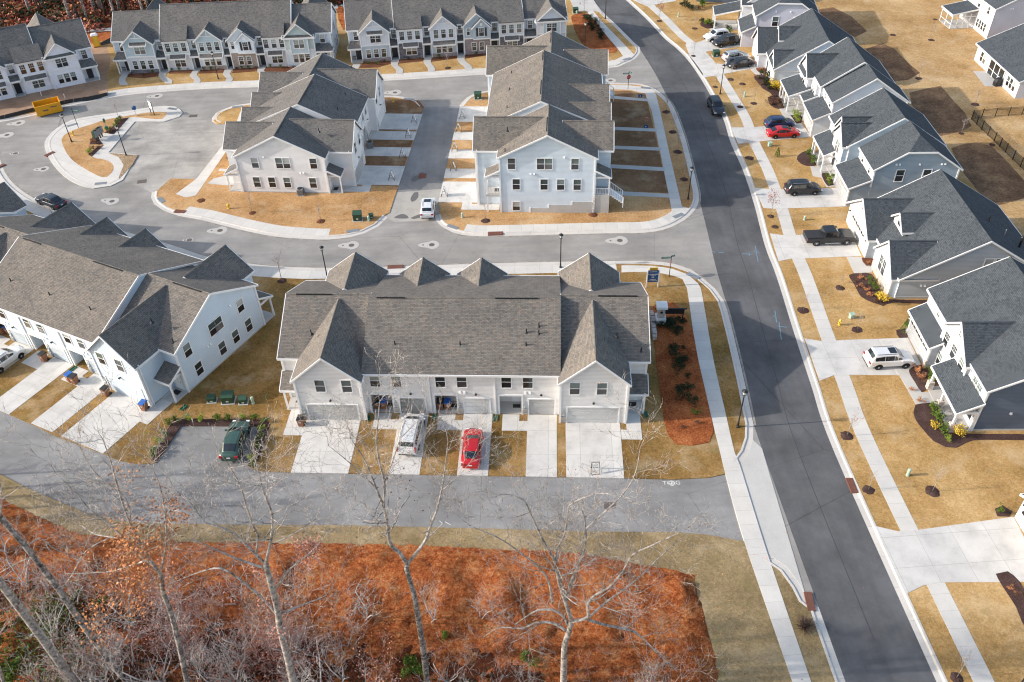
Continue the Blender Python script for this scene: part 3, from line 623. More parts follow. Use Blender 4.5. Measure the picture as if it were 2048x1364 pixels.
def rect_at(name,x,y,wd,dp,rz,mat,label,cat,group,z=.03,frame_=None):
    c=G(x,y); t=empty(name,(c.x,c.y,0),rz,label,cat,group); mb=MB()
    mb.box(-wd/2,wd/2,-dp/2,dp/2,.0,z); mb.obj('frame',M[frame_ or 'iron'],t)
    mb=MB(); n=5
    for k in range(n): 
        a=-wd/2+wd*(k+.5)/n; mb.box(a-wd*.07,a+wd*.07,-dp*.4,dp*.4,z,z+.008)
    mb.obj('grating',M[mat],t)
for x,y,wd,dp,rz in ((100,309,.7,1.5,R(-35)),(360.6,424,1.6,.7,R(-15)),(2,333,1.2,.6,R(60)),(991,468,1.9,.75,0),(791,535,1.9,.75,0),(1703.4,972,.62,1.7,R(0)),(1619,1204,.62,1.7,R(-5)),(845,352,1.1,1.3,0)):
    rect_at('storm_inlet',x,y,wd,dp,rz,'rust','rust red storm drain inlet set into the kerb','storm drain','rust red storm drain inlets',z=.13 if x!=845 else .03,frame_='rust')
for x,y,wd,dp,rz in ((386,232,1.2,.9,0),(283.7,363,1.2,.9,.2),(342.8,1002,1.0,.75,0),(1219,1010.8,1.0,.7,0)):
    rect_at('drain_grate',x,y,wd,dp,rz,'iron','dark iron drain grate set in the asphalt','drain grate','dark drain grates in the asphalt')
M['tactile']=flat('tactile_plate',(.20,.225,.25),.8,.2)
for x,y,rz in ((202,368,.1),(323,401,R(-50)),(475,214.6,.15),(345,218.7,-.3),(145,251,.6),(816.8,199,-.3),(1254,119,.5),(1291.5,177,-.3),(706,463,.2),(905.6,455,-.6),(1385.6,552.8,-.75),(1356.8,432.5,.55)):
    c=G(x,y); t=empty('tactile_plate',(c.x,c.y,SZ),rz,'dark slate ribbed warning plate at a kerb ramp','warning plate','warning plates at the kerb ramps'); mb=MB()
    mb.box(-.8,.8,-.32,.32,0,.02); mb.obj('plate',M['tactile'],t)
def stroke(mb,a,b,wd=.08,z=.0135):
    A=G(*a);B=G(*b);d=(B-A).normalized();n=Vector((-d.y,d.x,0))*wd/2
    mb.face([A-n+Vector((0,0,z)),B-n+Vector((0,0,z)),B+n+Vector((0,0,z)),A+n+Vector((0,0,z))])
def survey_mark(segs,mat,label,z=.0135,wd=.09):
    mb=MB()
    for a,b in segs: stroke(mb,a,b,wd,z)
    o=mb.obj('survey_paint_mark',M[mat]); o['kind']='structure'
x=MR
survey_mark([(x(475,150),x(492,245)),(x(465,180),x(500,190)),(x(400,197),x(455,203)),(x(440,192),x(440,210))],'paint_blue','')
survey_mark([(x(220,180),x(240,190)),(x(262,190),x(290,192)),(x(590,530),x(600,600)),(x(605,620),x(660,628)),(x(615,600),x(628,700)),(x(580,560),x(602,570))],'paint_blue','')
survey_mark([(BL(1578,160),BL(1615,172)),(BL(1595,148),BL(1592,178)),(BL(1570,180),BL(1575,195)),(BL(1588,180),BL(1590,195)),(BL(1600,180),BL(1598,194)),(BL(1604,182),BL(1612,192))],'paint_white','',.0135,.07)
survey_mark([(BL(1445,408),BL(1460,425)),(BL(1475,410),BL(1490,428)),(BL(1505,408),BL(1500,428)),(BL(1520,412),BL(1540,425))],'paint_blue','',.0135,.07)
survey_mark([(BC(670,420),BC(690,440)),(BC(700,425),BC(735,445))],'paint_white','',.0135,.06)
def text_obj(name,cu):
    t_=bpy.data.objects.new('tmp_text',cu); col.objects.link(t_); bpy.context.view_layer.update()
    me=bpy.data.meshes.new_from_object(t_.evaluated_get(bpy.context.evaluated_depsgraph_get())); bpy.data.objects.remove(t_)
    o=bpy.data.objects.new(name,me); col.objects.link(o); return o
def text_on_road(s,px,py,size,rz,mat):
    cu=bpy.data.curves.new('lettering','FONT'); cu.body=s; cu.size=size; cu.align_x='CENTER'; cu.align_y='CENTER'
    cu.materials.append(M[mat]); o=text_obj('painted_lettering',cu); c=G(px,py); o.location=(c.x,c.y,.016); o.rotation_euler=(0,0,rz); o['kind']='structure'
text_on_road('TG',1334.5,966.5,.62,0,'paint_white'); text_on_road('LG',1352.5,966,.62,0,'paint_white')
mb=MB(); c=G(1343.5,966.5)
for k in range(16):
    a0,a1=2*math.pi*k/16,2*math.pi*(k+1)/16
    mb.face([(c.x+.22*math.cos(a0),c.y+.22*math.sin(a0),.016),(c.x+.3*math.cos(a0),c.y+.3*math.sin(a0),.016),(c.x+.3*math.cos(a1),c.y+.3*math.sin(a1),.016),(c.x+.22*math.cos(a1),c.y+.22*math.sin(a1),.016)])
mb.face([(c.x-.25,c.y-.03,.017),(c.x+.25,c.y-.03,.017),(c.x+.25,c.y+.03,.017),(c.x-.25,c.y+.03,.017)]); mb.face([(c.x-.03,c.y-.25,.018),(c.x+.03,c.y-.25,.018),(c.x+.03,c.y+.25,.018),(c.x-.03,c.y+.25,.018)])
o=mb.obj('painted_target',M['paint_white']); o['kind']='structure'

# ---- the pine-straw bank and woodland floor in the south, as uneven ground
def patch(name,outline,z,mat,amp,cell=.7,seed=1,scale=.35,kind='structure'):
    from mathutils import noise
    pts=[Vector((p.x,p.y)) for p in outline]; xs=[p.x for p in pts]; ys=[p.y for p in pts]
    def inside(x,y):
        c=False;j=len(pts)-1
        for i in range(len(pts)):
            if (pts[i].y>y)!=(pts[j].y>y) and x<(pts[j].x-pts[i].x)*(y-pts[i].y)/(pts[j].y-pts[i].y)+pts[i].x: c=not c
            j=i
        return c
    def near(x,y):
        b_=None;m=9e9;q=Vector((x,y))
        for i in range(len(pts)):
            a=pts[i];b=pts[(i+1)%len(pts)];d=b-a;t=max(0,min(1,(q-a).dot(d)/max(d.length_squared,1e-9)));r=a+d*t
            if (q-r).length<m: m=(q-r).length; b_=r
        return b_+Vector((noise.noise(Vector((b_.x*1.3,b_.y*1.3,3))),noise.noise(Vector((b_.x*1.3,b_.y*1.3,9)))))*.35
    def dist(x,y):
        m=9
        q=Vector((x,y))
        for i in range(len(pts)):
            a=pts[i];b=pts[(i+1)%len(pts)];d=b-a;t=max(0,min(1,(q-a).dot(d)/max(d.length_squared,1e-9)));m=min(m,(q-a-d*t).length)
        return m
    nx=int((max(xs)-min(xs))/cell)+2; ny=int((max(ys)-min(ys))/cell)+2; idx={}; mb=MB()
    for i in range(nx):
        for j in range(ny):
            x=min(xs)+i*cell+random.uniform(-.12,.12)*cell; y=min(ys)+j*cell+random.uniform(-.12,.12)*cell
            ins=inside(x,y); d=dist(x,y)
            if not ins and d<cell*1.05:
                q=near(x,y); x,y=q.x,q.y; d=0
            if ins or d<cell*.55:
                h=amp*.55+max(-amp*.5,noise.fractal(Vector((x*scale,y*scale,seed)),.8,2.1,5)*amp*.8+noise.noise(Vector((x*scale*5,y*scale*5,seed)))*amp*.3)
                k=min(1,d/1.6) if ins else 0
                idx[i,j]=len(mb.v); mb.v.append((x,y,z+.05*k+(h*k if ins else 0)+(0 if ins else -.03)))
    for i in range(nx-1):
        for j in range(ny-1):
            q=[idx.get((i,j)),idx.get((i+1,j)),idx.get((i+1,j+1)),idx.get((i,j+1))]
            if None not in q: mb.f.append(tuple(q))
    o=mb.obj(name,mat,smooth=True); o['kind']=kind; return o
BANK=W([(-80,960),(0,997),(68,1028),(137,1062),(239,1078),(342,1084),(512,1086),(700,1088),(855,1093),(1026,1100),(1163,1106.5),(1231,1120),(1299,1134),(1350,1142),(1389,1152),(1399,1192),(1409.5,1240),(1433,1325),(1436,1364),(1440,1480),(900,1560),(-200,1560),(-260,1100)])
patch('pine_straw_bank',BANK,LZ+.02,M['pine'],.55,.42,2,.42)
WOOD=W([(-260,1040),(-60,1130),(60,1165),(200,1200),(330,1215),(500,1262),(650,1288),(820,1292),(960,1302),(1080,1335),(1110,1500),(900,1590),(-300,1590)])
patch('woodland_floor',WOOD,LZ+.30,M['forest_floor'],.22,.6,5,.4)

soil_shade=ground('soil_painted_shade',[(.3,(.06,.035,.022)),(.48,(.17,.10,.06)),(.62,(.33,.20,.11)),(.75,(.50,.32,.17))],s1=2.5,s2=9,amp=.5,fine=(.6,1.4)); M['soil_shade']=soil_shade  # bare earth, with mostly house shadows painted into its dark colour
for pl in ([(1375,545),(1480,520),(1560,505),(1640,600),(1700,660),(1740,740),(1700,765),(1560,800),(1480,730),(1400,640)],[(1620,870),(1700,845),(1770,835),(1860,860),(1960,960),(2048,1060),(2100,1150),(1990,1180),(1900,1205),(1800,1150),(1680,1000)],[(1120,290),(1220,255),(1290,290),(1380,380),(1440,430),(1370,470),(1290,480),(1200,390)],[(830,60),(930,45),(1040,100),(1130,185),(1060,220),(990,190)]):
    slab('soil_shade_patch',W([TR(*p) for p in pl]),LZ+.012,M['soil_shade'],th=.01)

# wear on the roads: paving seam, gutter dirt
M['seam_dark']=flat('paving_seam',(.062,.064,.07),.9,.1); M['gutter_dirt']=flat('gutter_dirt',(.30,.275,.245),.95,.1,var=.3,scale=1.2)
mid=[(a+b)/2 for a,b in zip(cr(W(ME_L[:9]),2),cr(W(ME_R[:9]),2))]
q=[]; 
for p in mr[1:-1]: q.append(p)
ribbon('paving_seam',off(q,3.25)[4:-6],[(0,.0085),(.05,.0085)],M['seam_dark'],skirt=0)
for k_,pts_ in enumerate((bs,nd,as_)):
    ribbon('gutter_dirt',off(pts_,(-.16 if k_!=1 else .16))[3:-3],[(-.10,.007),(.10,.007)],M['gutter_dirt'],skirt=0)
# ================================================================= BUILDINGS
FACE={'S':0.0,'E':R(90),'N':R(180),'W':R(-90)}
_wm={}
def window_meshes(w,h,style):
    k=(round(w,2),round(h,2),style)
    if k in _wm: return _wm[k]
    f=MB(); t=.095 if style!='thin' else .07; a,b=w/2,h/2; d=-.055
    f.box(-a-t,-a,d,.01,-b-t,b+t); f.box(a,a+t,d,.01,-b-t,b+t); f.box(-a,a,d,.01,b,b+t); f.box(-a,a,d-.02,.01,-b-t,-b)
    if style!='fixed':
        f.box(-a,a,-.035,.0,-.03,.03)
    cols=[]
    if style in('grid','gridpair'):
        n=3 if w<1.1 else 4
        for k2 in range(1,n): x=-a+w*k2/n; f.box(x-.012,x+.012,-.026,.0,.03,b)
        f.box(-a,a,-.024,.0,b/2-.01,b/2+.014)
    if style=='pair' or style=='gridpair': f.box(-.05,.05,d,.0,-b,b)
    if style=='cross': f.box(-.025,.025,-.03,0,-b,-.03); f.box(-.025,.025,-.03,0,.03,b)
    p=MB(); p.box(-a,a,-.015,-.005,-b,-.0); p.box(-a,a,-.013,-.003,0,b)
    _wm[k]=(f.tomesh('window',M['white']),p.tomesh('pane',M['glass'])); return _wm[k]
_gm={}
def garage_meshes(w,h,style=0):
    k=(round(w,2),round(h,2),style)
    if k in _gm: return _gm[k]
    f=MB(); a=w/2; t=.13
    f.box(-a-t,-a,-.06,.05,0,h+t); f.box(a,a+t,-.06,.05,0,h+t); f.box(-a,a,-.06,.05,h,h+t)
    p=MB()
    n=4; ph=h/n; m=max(3,int(w/.62)); 
    for i in range(n):
        p.box(-a,a,-.0,.02,i*ph+.004,(i+1)*ph-.004)
    sm_=MB()
    for i in range(1,n): sm_.box(-a,a,-.006,.0,i*ph-.014,i*ph+.014)
    sm_.box(-a,a,-.01,.0,0,.035)
    gl=None
    if style:
        gl=MB()
        for j in range(m): x0=-a+w*j/m+.07; x1=-a+w*(j+1)/m-.07; gl.box(x0,x1,-.014,-.002,3*ph+.12,4*ph-.1)
        gl=gl.tomesh('window_band',M['glass'])
    _gm[k]=(f.tomesh('door_frame',M['white']),p.tomesh('garage_door',M['white_door']),sm_.tomesh('seam',M['seam']),gl); return _gm[k]
_dm={}
def door_meshes(w,h,mat):
    k=(w,h,mat)
    if k in _dm: return _dm[k]
    f=MB(); a=w/2;t=.09
    f.box(-a-t,-a,-.05,.02,0,h+t); f.box(a,a+t,-.05,.02,0,h+t); f.box(-a,a,-.05,.02,h,h+t)
    p=MB(); p.box(-a,a,-.02,.01,0,h)
    for z0,z1 in ((.15,.75),(.95,h-.2)):
        for s in (-1,1): p.box(s*a*.5-a*.32,s*a*.5+a*.32,-.032,-.02,z0,z1)
    q=MB(); q.box(a-.14,a-.09,-.08,-.032,.98,1.04)
    _dm[k]=(f.tomesh('door_frame',M['white']),p.tomesh('door',M[mat]),q.tomesh('handle',M['black'])); return _dm[k]
class Pieces:
    'every wall or foundation block is a part of its own'
    def __init__(s): s.L=[]
    def box(s,*a): m=MB(); m.box(*a); s.L.append(m)
    def prism(s,*a): m=MB(); m.prism(*a); s.L.append(m)
class House:
    def __init__(s,name,label,cat,loc,ang,group=None):
        s.root=empty(name,(loc.x,loc.y,0),ang,label,cat,group); s.walls={}; s.roofs={}; s.trim=MB(); s.found=Pieces()
    def W(s,m):
        return s.walls.setdefault(m,Pieces())
    def R(s,m): return s.roofs.setdefault(m,MB())
    def gable(s,x0,x1,y0,y1,z0,ze,axis,slope,wm,rm,over=.32,oe=.28,roof=True,ends=None,walls=True):
        if axis=='y': c=(x0+x1)/2; hw=(x1-x0)/2; lo,hi=y0,y1
        else: c=(y0+y1)/2; hw=(y1-y0)/2; lo,hi=x0,x1
        zr=ze+hw*slope
        if walls:
            poly=[(c-hw,z0),(c+hw,z0),(c+hw,ze),(c,zr),(c-hw,ze)]
            s.W(wm).prism(poly,axis,lo,hi)
        if roof:
            e0=lo-(oe if ends is None or ends[0] else -.02); e1=hi+(oe if ends is None or ends[1] else -.02)
            zt=zr+.14; zl=ze-over*slope+.14
            if axis=='y': fs=[[(c-hw-over,e0,zl),(c,e0,zt),(c,e1,zt),(c-hw-over,e1,zl)],[(c,e0,zt),(c+hw+over,e0,zl),(c+hw+over,e1,zl),(c,e1,zt)]]
            else: fs=[[(e0,c-hw-over,zl),(e1,c-hw-over,zl),(e1,c,zt),(e0,c,zt)],[(e0,c,zt),(e1,c,zt),(e1,c+hw+over,zl),(e0,c+hw+over,zl)]]
            s.sheet(fs,rm)
        return c,zr
    def sheet(s,faces,rm,th=.13,trim=True,rake=True):
        V=[];idx={}
        def vi(p):
            k=tuple(round(c,3) for c in p)
            if k not in idx: idx[k]=len(V); V.append(Vector(p))
            return idx[k]
        F=[]
        for f in faces:
            q=[vi(p) for p in f]; a=V[q[0]];b=V[q[1]];c=V[q[2]]; n=(b-a).cross(c-a)
            if n.z<0: q=q[::-1]
            F.append(q)
        E={}
        for f in F:
            for i in range(len(f)): E[(f[i],f[(i+1)%len(f)])]=f
        mb=s.R(rm); n=len(V); vs=[tuple(p) for p in V]+[(p.x,p.y,p.z-th) for p in V]; fs=[tuple(f) for f in F]+[tuple(n+i for i in f[::-1]) for f in F]
        bd=[e for e in E if (e[1],e[0]) not in E]
        fs+=[(a,a+n,b+n,b) for a,b in bd]
        mb.mesh(vs,fs)
        # ridge caps
        for (a,b) in E:
            if a<b and (b,a) in E:
                A,B=V[a],V[b]
                if abs(A.z-B.z)<.02 and (A-B).length>.6:
                    d=(B-A).normalized(); sd=Vector((-d.y,d.x,0))
                    mb.mesh([tuple(A+sd*.15+Vector((0,0,-.035))),tuple(A+Vector((0,0,.05))),tuple(A-sd*.15+Vector((0,0,-.035))),tuple(B+sd*.15+Vector((0,0,-.035))),tuple(B+Vector((0,0,.05))),tuple(B-sd*.15+Vector((0,0,-.035)))],[(0,1,4,3),(1,2,5,4),(0,2,1),(3,4,5),(0,3,5,2)])
        if trim:
            for a,b in bd:
                A,B=V[a],V[b]; f=E[(a,b)]; cen=sum((V[i] for i in f),Vector())/len(f)
                d=(B-A); dd=Vector((d.x,d.y,0)); 
                if dd.length<.05: continue
                if not rake and abs(A.z-B.z)>.05: continue
                dd.normalize(); o=Vector((dd.y,-dd.x,0)); m=(A+B)/2-cen; m.z=0
                if o.dot(m)<0: o=-o
                t0,t1,o1=Vector((0,0,.012)),Vector((0,0,-.215)),o*.055
                oi=o*-.02
                i=len(s.trim.v)
                s.trim.v+=[tuple(A+oi+t0),tuple(B+oi+t0),tuple(B+o1+t0),tuple(A+o1+t0),tuple(A+oi+t1),tuple(B+oi+t1),tuple(B+o1+t1),tuple(A+o1+t1)]
                s.trim.f+=[tuple(i+k for k in q) for q in ((0,1,2,3),(7,6,5,4),(3,2,6,7),(1,0,4,5),(0,3,7,4),(2,1,5,6))]
    def corner(s,x,y,z0,z1,w=.11):
        s.trim.box(x-w,x+w,y-w,y+w,z0,z1)
    def win(s,x,y,z,face,w=.9,h=1.5,style='sash'):
        f,p=window_meshes(w,h,style); o=inst('window',f,s.root,(x,y,z),FACE[face]); inst('pane',p,o)
        return o
    def garage(s,x,y,face,w=4.88,h=2.13,z=0):
        f,p,sm_,gl=garage_meshes(w,h,1 if face=='W' else 0); o=inst('garage_door',p,s.root,(x,y,z+.02),FACE[face]); inst('door_frame',f,o); inst('seam',sm_,o)
        if gl: inst('window_band',gl,o)
        return o
    def door(s,x,y,face,w=.95,h=2.05,mat='dark_door',z=.1):
        f,p,q=door_meshes(w,h,mat); o=inst('door',p,s.root,(x,y,z),FACE[face]); inst('frame',f,o); inst('handle',q,o); return o
    def lamp(s,x,y,z,face):
        if 'wl' not in _dm:
            mb=MB(); mb.box(-.05,.05,-.04,0,-.08,.12); mb.tube((0,-.04,.1),(0,-.16,.16),.015,.015,6); mb.lathe([(.02,.16),(.12,.11),(.13,.06),(.05,.05)],(0,-.17),8); g=MB(); g.lathe([(.06,-.12),(.07,.05)],(0,-.17),8)
            _dm['wl']=(mb.tomesh('wall_lamp',M['black']),g.tomesh('glass',M['lampglass']))
        o=inst('wall_lamp',_dm['wl'][0],s.root,(x,y,z),FACE[face]); inst('glass',_dm['wl'][1],o)
    def meter(s,x,y,face):
        if 'mt' not in _dm:
            mb=MB(); mb.box(-.22,.22,-.14,0,.35,.95); mb.box(-.16,.16,-.12,0,1.05,1.55); mb.lathe([(.10,1.25),(.09,1.26)],(0,-.16),8); mb.tube((0,-.06,1.55),(0,-.06,2.0),.03,.03,6); _dm['mt']=mb.tomesh('meter_box',M['galv'])
        inst('meter_box',_dm['mt'],s.root,(x,y,0),FACE[face])
    def vent(s,x,y,z,nx=0,ny=0):
        if 'vp' not in _dm:
            mb=MB(); mb.tube((0,0,-.1),(0,0,.48),.06,.06,7); mb.lathe([(.24,-.10),(.14,.02),(.07,.10)],(0,0),8); _dm['vp']=mb.tomesh('vent_pipe',M['black'])
        inst('vent_pipe',_dm['vp'],s.root,(x,y,z))
    def wallvent(s,x,y,z,face,n=1):
        if 'wv' not in _dm:
            mb=MB(); mb.box(-.11,.11,-.05,0,-.11,.11); mb.prism([(-.05,.09),(-.16,-.08),(-.05,-.09)],'x',-.1,.1); _dm['wv']=mb.tomesh('wall_vent',M['white'])
        for i in range(n):
            dx=.42*i; a=FACE[face]; inst('wall_vent',_dm['wv'],s.root,(x+dx*math.cos(a),y+dx*math.sin(a),z),a)
    def downpipe(s,x,y,z0,z1):
        mb=MB(); mb.box(x-.05,x+.05,y-.05,y+.05,z0+.15,z1); mb.obj('downpipe',M['white'],s.root)
    def post(s,x,y,z0,z1,w=.16,base=None):
        mb=MB(); mb.box(x-w/2,x+w/2,y-w/2,y+w/2,z0,z1); o=mb.obj('porch_post',M['white'],s.root)
        if base:
            b=MB(); b.box(x-.27,x+.27,y-.27,y+.27,z0,z0+.95); b.obj('post_base',M[base],o)
    def part(s,name,mb,mat): return mb.obj(name,M[mat],s.root)
    def done(s):
        for k,mb in s.walls.items():
            for q in mb.L: q.obj('wall',M[k],s.root)
        for k,mb in s.roofs.items(): mb.obj('roof',M[k],s.root)
        if s.trim.v: s.trim.obj('trim',M['white'],s.root)
        for q in s.found.L: q.obj('foundation',M['bare'],s.root)

# ---------------------------------------------------------------- townhouse rows seen from the garage side or the end
def town_rear(key,name,label,sm,rm,lift=0.0,ends=('R',),front_w=True,doors='white_door',mid_sm=None):
    o,u,v,a=frame(key); L=BF[key][2]; nm={'A':2,'B':3,'C':3,'D':3}[key]; wm=(L-12.6)/nm
    h=House(name,label,'townhouse row',o,a); l=lift; E0=5.5+l
    # end bodies
    for sgn in (0,1):
        x0,x1=(-1.95,6.32) if sgn==0 else (L-6.32,L+1.95)
        h.gable(x0,x1,3.2,15.2,0,E0,'x',.5,sm,rm,over=.32,oe=.3,ends=(sgn==0,sgn==1))
        g0,g1=(0,6.3) if sgn==0 else (L-6.3,L)
        h.gable(g0,g1,0,8.6,0,E0-.03,'y',.9,sm,rm,over=.25,oe=.3,ends=(True,False))
        xo=(-1.95 if sgn==0 else L+1.95); dirn=-1 if sgn==0 else 1; gx=g0 if sgn==0 else g1
        cx=(g0+g1)/2
        h.garage(cx,-.0,'S',z=0)
        for dx in (-1.27,1.27): h.win(cx+dx+.0-dirn*.55,0,4.65+l,'S')
        if lift>0:
            for dx in (-1.27,1.27): h.win(cx+dx-dirn*.55,0,4.65,'S')
        h.lamp(cx,0,2.75,'S'); h.meter(gx-dirn*(6.3-.35) if False else (g0+.35),0,'S')
        for x in (g0,g1): h.corner(x,0.0,0,E0-.15,.1)
        h.corner(xo,3.2,0,E0-.15,.1); h.corner(xo,15.2,0,E0-.15,.1)
        h.downpipe(gx+dirn*.16,.2,0,E0)
        # side porch by the garage gable
        xa,xb=(xo-.2,gx) if sgn==0 else (gx,xo+.2)
        zp=2.75+l
        h.sheet([[(xa,1.25,zp),(xb,1.25,zp),(xb,3.2,zp+.95),(xa,3.2,zp+.95)]],rm)
        h.trim.box(xa+.12,xb-.05 if sgn==1 else xb,1.42,1.55,zp-.28,zp-.02) if True else None
        h.trim.box(xo-.2*dirn-.07,xo-.2*dirn+.07,1.55,3.15,zp-.28,zp-.02)
        h.post(xo-dirn*.1,1.48,l,zp-.2)
        h.found.box(min(gx,xo),max(gx,xo),1.3,3.2,0 if l==0 else l-.2,.12+l)
        if l>0:
            h.post(xo-dirn*.1,1.48,0,l-.2); rr=MB()
            for q in range(9): rr.box(gx+dirn*(.1+q*.2)-.02,gx+dirn*(.1+q*.2)+.02,1.42,1.46,l+.15,l+1.0)
            rr.box(min(gx,xo)+.05,max(gx,xo)-.05,1.40,1.48,l+1.0,l+1.07)
            for q in range(8): rr.box(xo-dirn*.1-.02,xo-dirn*.1+.02,1.6+q*.2,1.64+q*.2,l+.15,l+1.0)
            rr.box(xo-dirn*.1-.04,xo-dirn*.1+.04,1.5,3.2,l+1.0,l+1.07)
            h.part('railing',rr,'white')
        h.door(gx+dirn*.85,3.2,'S',mat='white_door',z=.12+l)
        mt=MB(); mt.box(gx+dirn*.85-.4,gx+dirn*.85+.4,2.3,2.9,.125+l,.14+l); h.part('door_mat',mt,'black')
        # front cross gable and front porch nook
        f0,f1=(.2,6.2) if sgn==0 else (L-6.2,L-.2)
        h.gable(f0,f1,11.0,17.2,0,E0-(.45 if key=='D' and sgn==0 else .02),'y',.76,sm,rm,over=.28,oe=.3,ends=(False,True))
        fx=f0 if sgn==0 else f1
        xa,xb=(xo-.15,fx) if sgn==0 else (fx,xo+.15)
        zp=2.75+l*.45 if l else 2.75
        zp=2.75+l
        h.sheet([[(xa,17.3,zp),(xb,17.3,zp),(xb,15.2,zp+1.0),(xa,15.2,zp+1.0)]],rm)
        h.trim.box(xa+.1,xb-.1,17.0,17.12,zp-.3,zp-.04); h.trim.box(xo-dirn*.18-.06,xo-dirn*.18+.06,15.25,17.0,zp-.3,zp-.04)
        h.post(xo-dirn*.18,17.05,l+.1,zp-.25); h.post(xo-dirn*.18,15.35,l+.1,zp-.25,.1)
        fb=1.15 if l else 0
        h.found.box(min(fx,xo),max(fx,xo),15.2,17.15,0,l+.14)
        if l>0:
            rr=MB()
            for q in range(9): rr.box(xo-dirn*.12-.02,xo-dirn*.12+.02,15.4+q*.2,15.44+q*.2,l+.25,l+1.0)
            rr.box(xo-dirn*.12-.03,xo-dirn*.12+.03,15.3,17.1,l+1.0,l+1.06); rr.box(xo-dirn*.12-.03,xo-dirn*.12+.03,15.3,17.1,l+.2,l+.26)
            # stair down to the front walk
            for q in range(6):
                zz=l+.1-q*.2; rr.box(min(fx,xo)+.2,max(fx,xo)-.2,17.2+q*.28,17.48+q*.28,max(0,zz-.2-.02),zz-.02)
            for side in (min(fx,xo)+.2,max(fx,xo)-.2):
                T0=Vector((side,17.2,l+1.0)); T1=Vector((side,19.0,l-.35))
                rr.tube(T0,T1,.045,.045,6); rr.box(side-.05,side+.05,18.9,19.0,0.8,l-.3)
                for q in range(8):
                    t=(q+.5)/8; p=T0.lerp(T1,t); rr.box(side-.015,side+.015,p.y-.02,p.y+.02,p.z-.85,p.z)
            h.part('railing',rr,'white')
        # end wall windows
        fc='W' if sgn==0 else 'E'
        for yy in (4.7,8.35,9.35,12.65): h.win(xo,yy,4.55+l,fc)
        for yy in (5.25,8.8,10.9,13.0): h.win(xo,yy,1.62+l,fc)
        if l>0: h.win(xo,5.2,1.0,fc,.9,1.3)
        h.wallvent(xo,7.1 if sgn else 6.7,3.15+l,fc,2); h.wallvent(xo,11.3,5.5+l,fc)
        if l>0:
            fd=h.found; 
            xa,xb=(xo-.06,xo) if sgn==0 else (xo,xo+.06)
            fd.box(xa,xb,7.0,9.4,0,.75); fd.box(xa,xb,9.4,12.4,0,1.25); fd.box(xa,xb,12.4,15.1,0,1.75)
            for yy,zz in ((7.0,.75),(9.4,1.25),(12.4,1.75)):
                h.trim.box(xa-.02,xb+.02,yy-.08,yy+.08,0 if yy==7 else zz-.5,zz+.05)
        else:
            xa,xb=(xo-.05,xo) if sgn==0 else (xo,xo+.05)
            h.found.box(xa,xb,3.3,15.1,0,.22)
    # middle units: recessed entry porches, single garages
    for i in range(nm):
        x0=6.3+i*wm; x1=x0+wm
        ra,rb=(x0+.35,x0+2.65) if wm>5.5 else (x0+.2,x0+1.9)
        s2=sm if mid_sm is None else mid_sm
        Wb=h.W(s2); Wb.box(x0,ra,1.05,2.8,0,2.55); Wb.box(rb,x1,1.05,2.8,0,2.55); Wb.box(x0,x1,2.8,15.35,0,2.55)
        h.found.box(ra,rb,1.1,2.8,0,.12)
        for x in (ra,rb): h.trim.box(x-.09,x+.09,1.0,1.2,0,2.55)
        h.trim.box(ra-.09,rb+.09,1.0,1.2,2.56,2.74)
        gw=2.45 if wm>5.5 else 2.3
        h.door(rb-.62,2.8,'S',.9,2.03,'white_door',.12); h.garage(x0+wm-.6-gw/2+.05,1.05,'S',gw,2.13)
        mt=MB(); mt.box(rb-1.0,rb-.25,1.9,2.4,.125,.14); h.part('door_mat',mt,'black')
        for xx in (x0+1.15,x0+3.2): h.win(xx,1.05,4.42+l,'S')
        if l>0:
            for xx in (x0+1.15,x0+3.2): h.win(xx,1.05,4.65,'S')
        h.lamp(x0+wm-.6-gw/2,1.05,2.75,'S'); h.meter(rb+.22,1.05,'S'); h.downpipe(x0+.05,1.0,0,5.4+l)
        h.wallvent(rb+.3,1.05,3.05,'S',2)
        h.vent(x0+3.0,3.6,5.55+l+(3.6-1.05)*.475,0,0); 
        if i==nm-1 and key in('C',):
            for q in ((4.2,5.4),(3.0,4.8),(4.2,4.7)): h.vent(x0+q[0],q[1],5.6+l+(q[1]-1.05)*.475)
    # middle roof
    x0,x1=6.3,L-6.3
    h.W(sm if mid_sm is None else mid_sm).prism([(1.05,2.55),(15.35,2.55),(15.35,E0),(8.2,E0+7.15*.475),(1.05,E0)],'x',x0,x1)
    zt=E0+7.15*.475+.14; zl=E0-.3*.475+.14
    h.sheet([[(x0,.75,zl),(x1,.75,zl),(x1,8.2,zt),(x0,8.2,zt)],[(x0,8.2,zt),(x1,8.2,zt),(x1,16.6,zt-8.4*.42),(x0,16.6,zt-8.4*.42)]],rm,rake=key!='C')
    for i in range(nm):
        if key in('C','D') and i==nm-1: continue
        if key=='B' and i==0: continue
        cx={'C':[10.5,16.8],'D':[9.0,15.2],'A':[9.4,14.2],'B':[0,14.4,20.0]}[key][i]; hw=2.55 if wm>5.5 else 2.1
        h.gable(cx-hw,cx+hw,10.5,17.1,0,E0-{'C':.3,'D':.7,'A':.2,'B':.1}[key],'y',.78,sm,rm,over=.2,oe=.28,ends=(False,True))
    for x,y in ((1.2,4.2),(L-1.0,4.1),(L+1.4,3.9)):
        h.vent(x,y,E0+.1+(y-3.2)*.5 if not (0<x<6.3 or L-6.3<x<L) else E0+.1+2.0)
    # slotted ridge vents
    for xa,xb in ((-1.2,2.4),(x0+.8,x0+3.6),(x1-6.4,x1-2.2),(L-2.6,L+1.2)):
        yy,zz=(8.2,zt) if x0<xa<x1 else (9.2,E0+6*.5+.14)
        mb=MB(); mb.box(xa,xb,yy-.20,yy-.10,zz-.06,zz+.05); h.part('ridge_vent',mb,'black')
    h.done(); return h
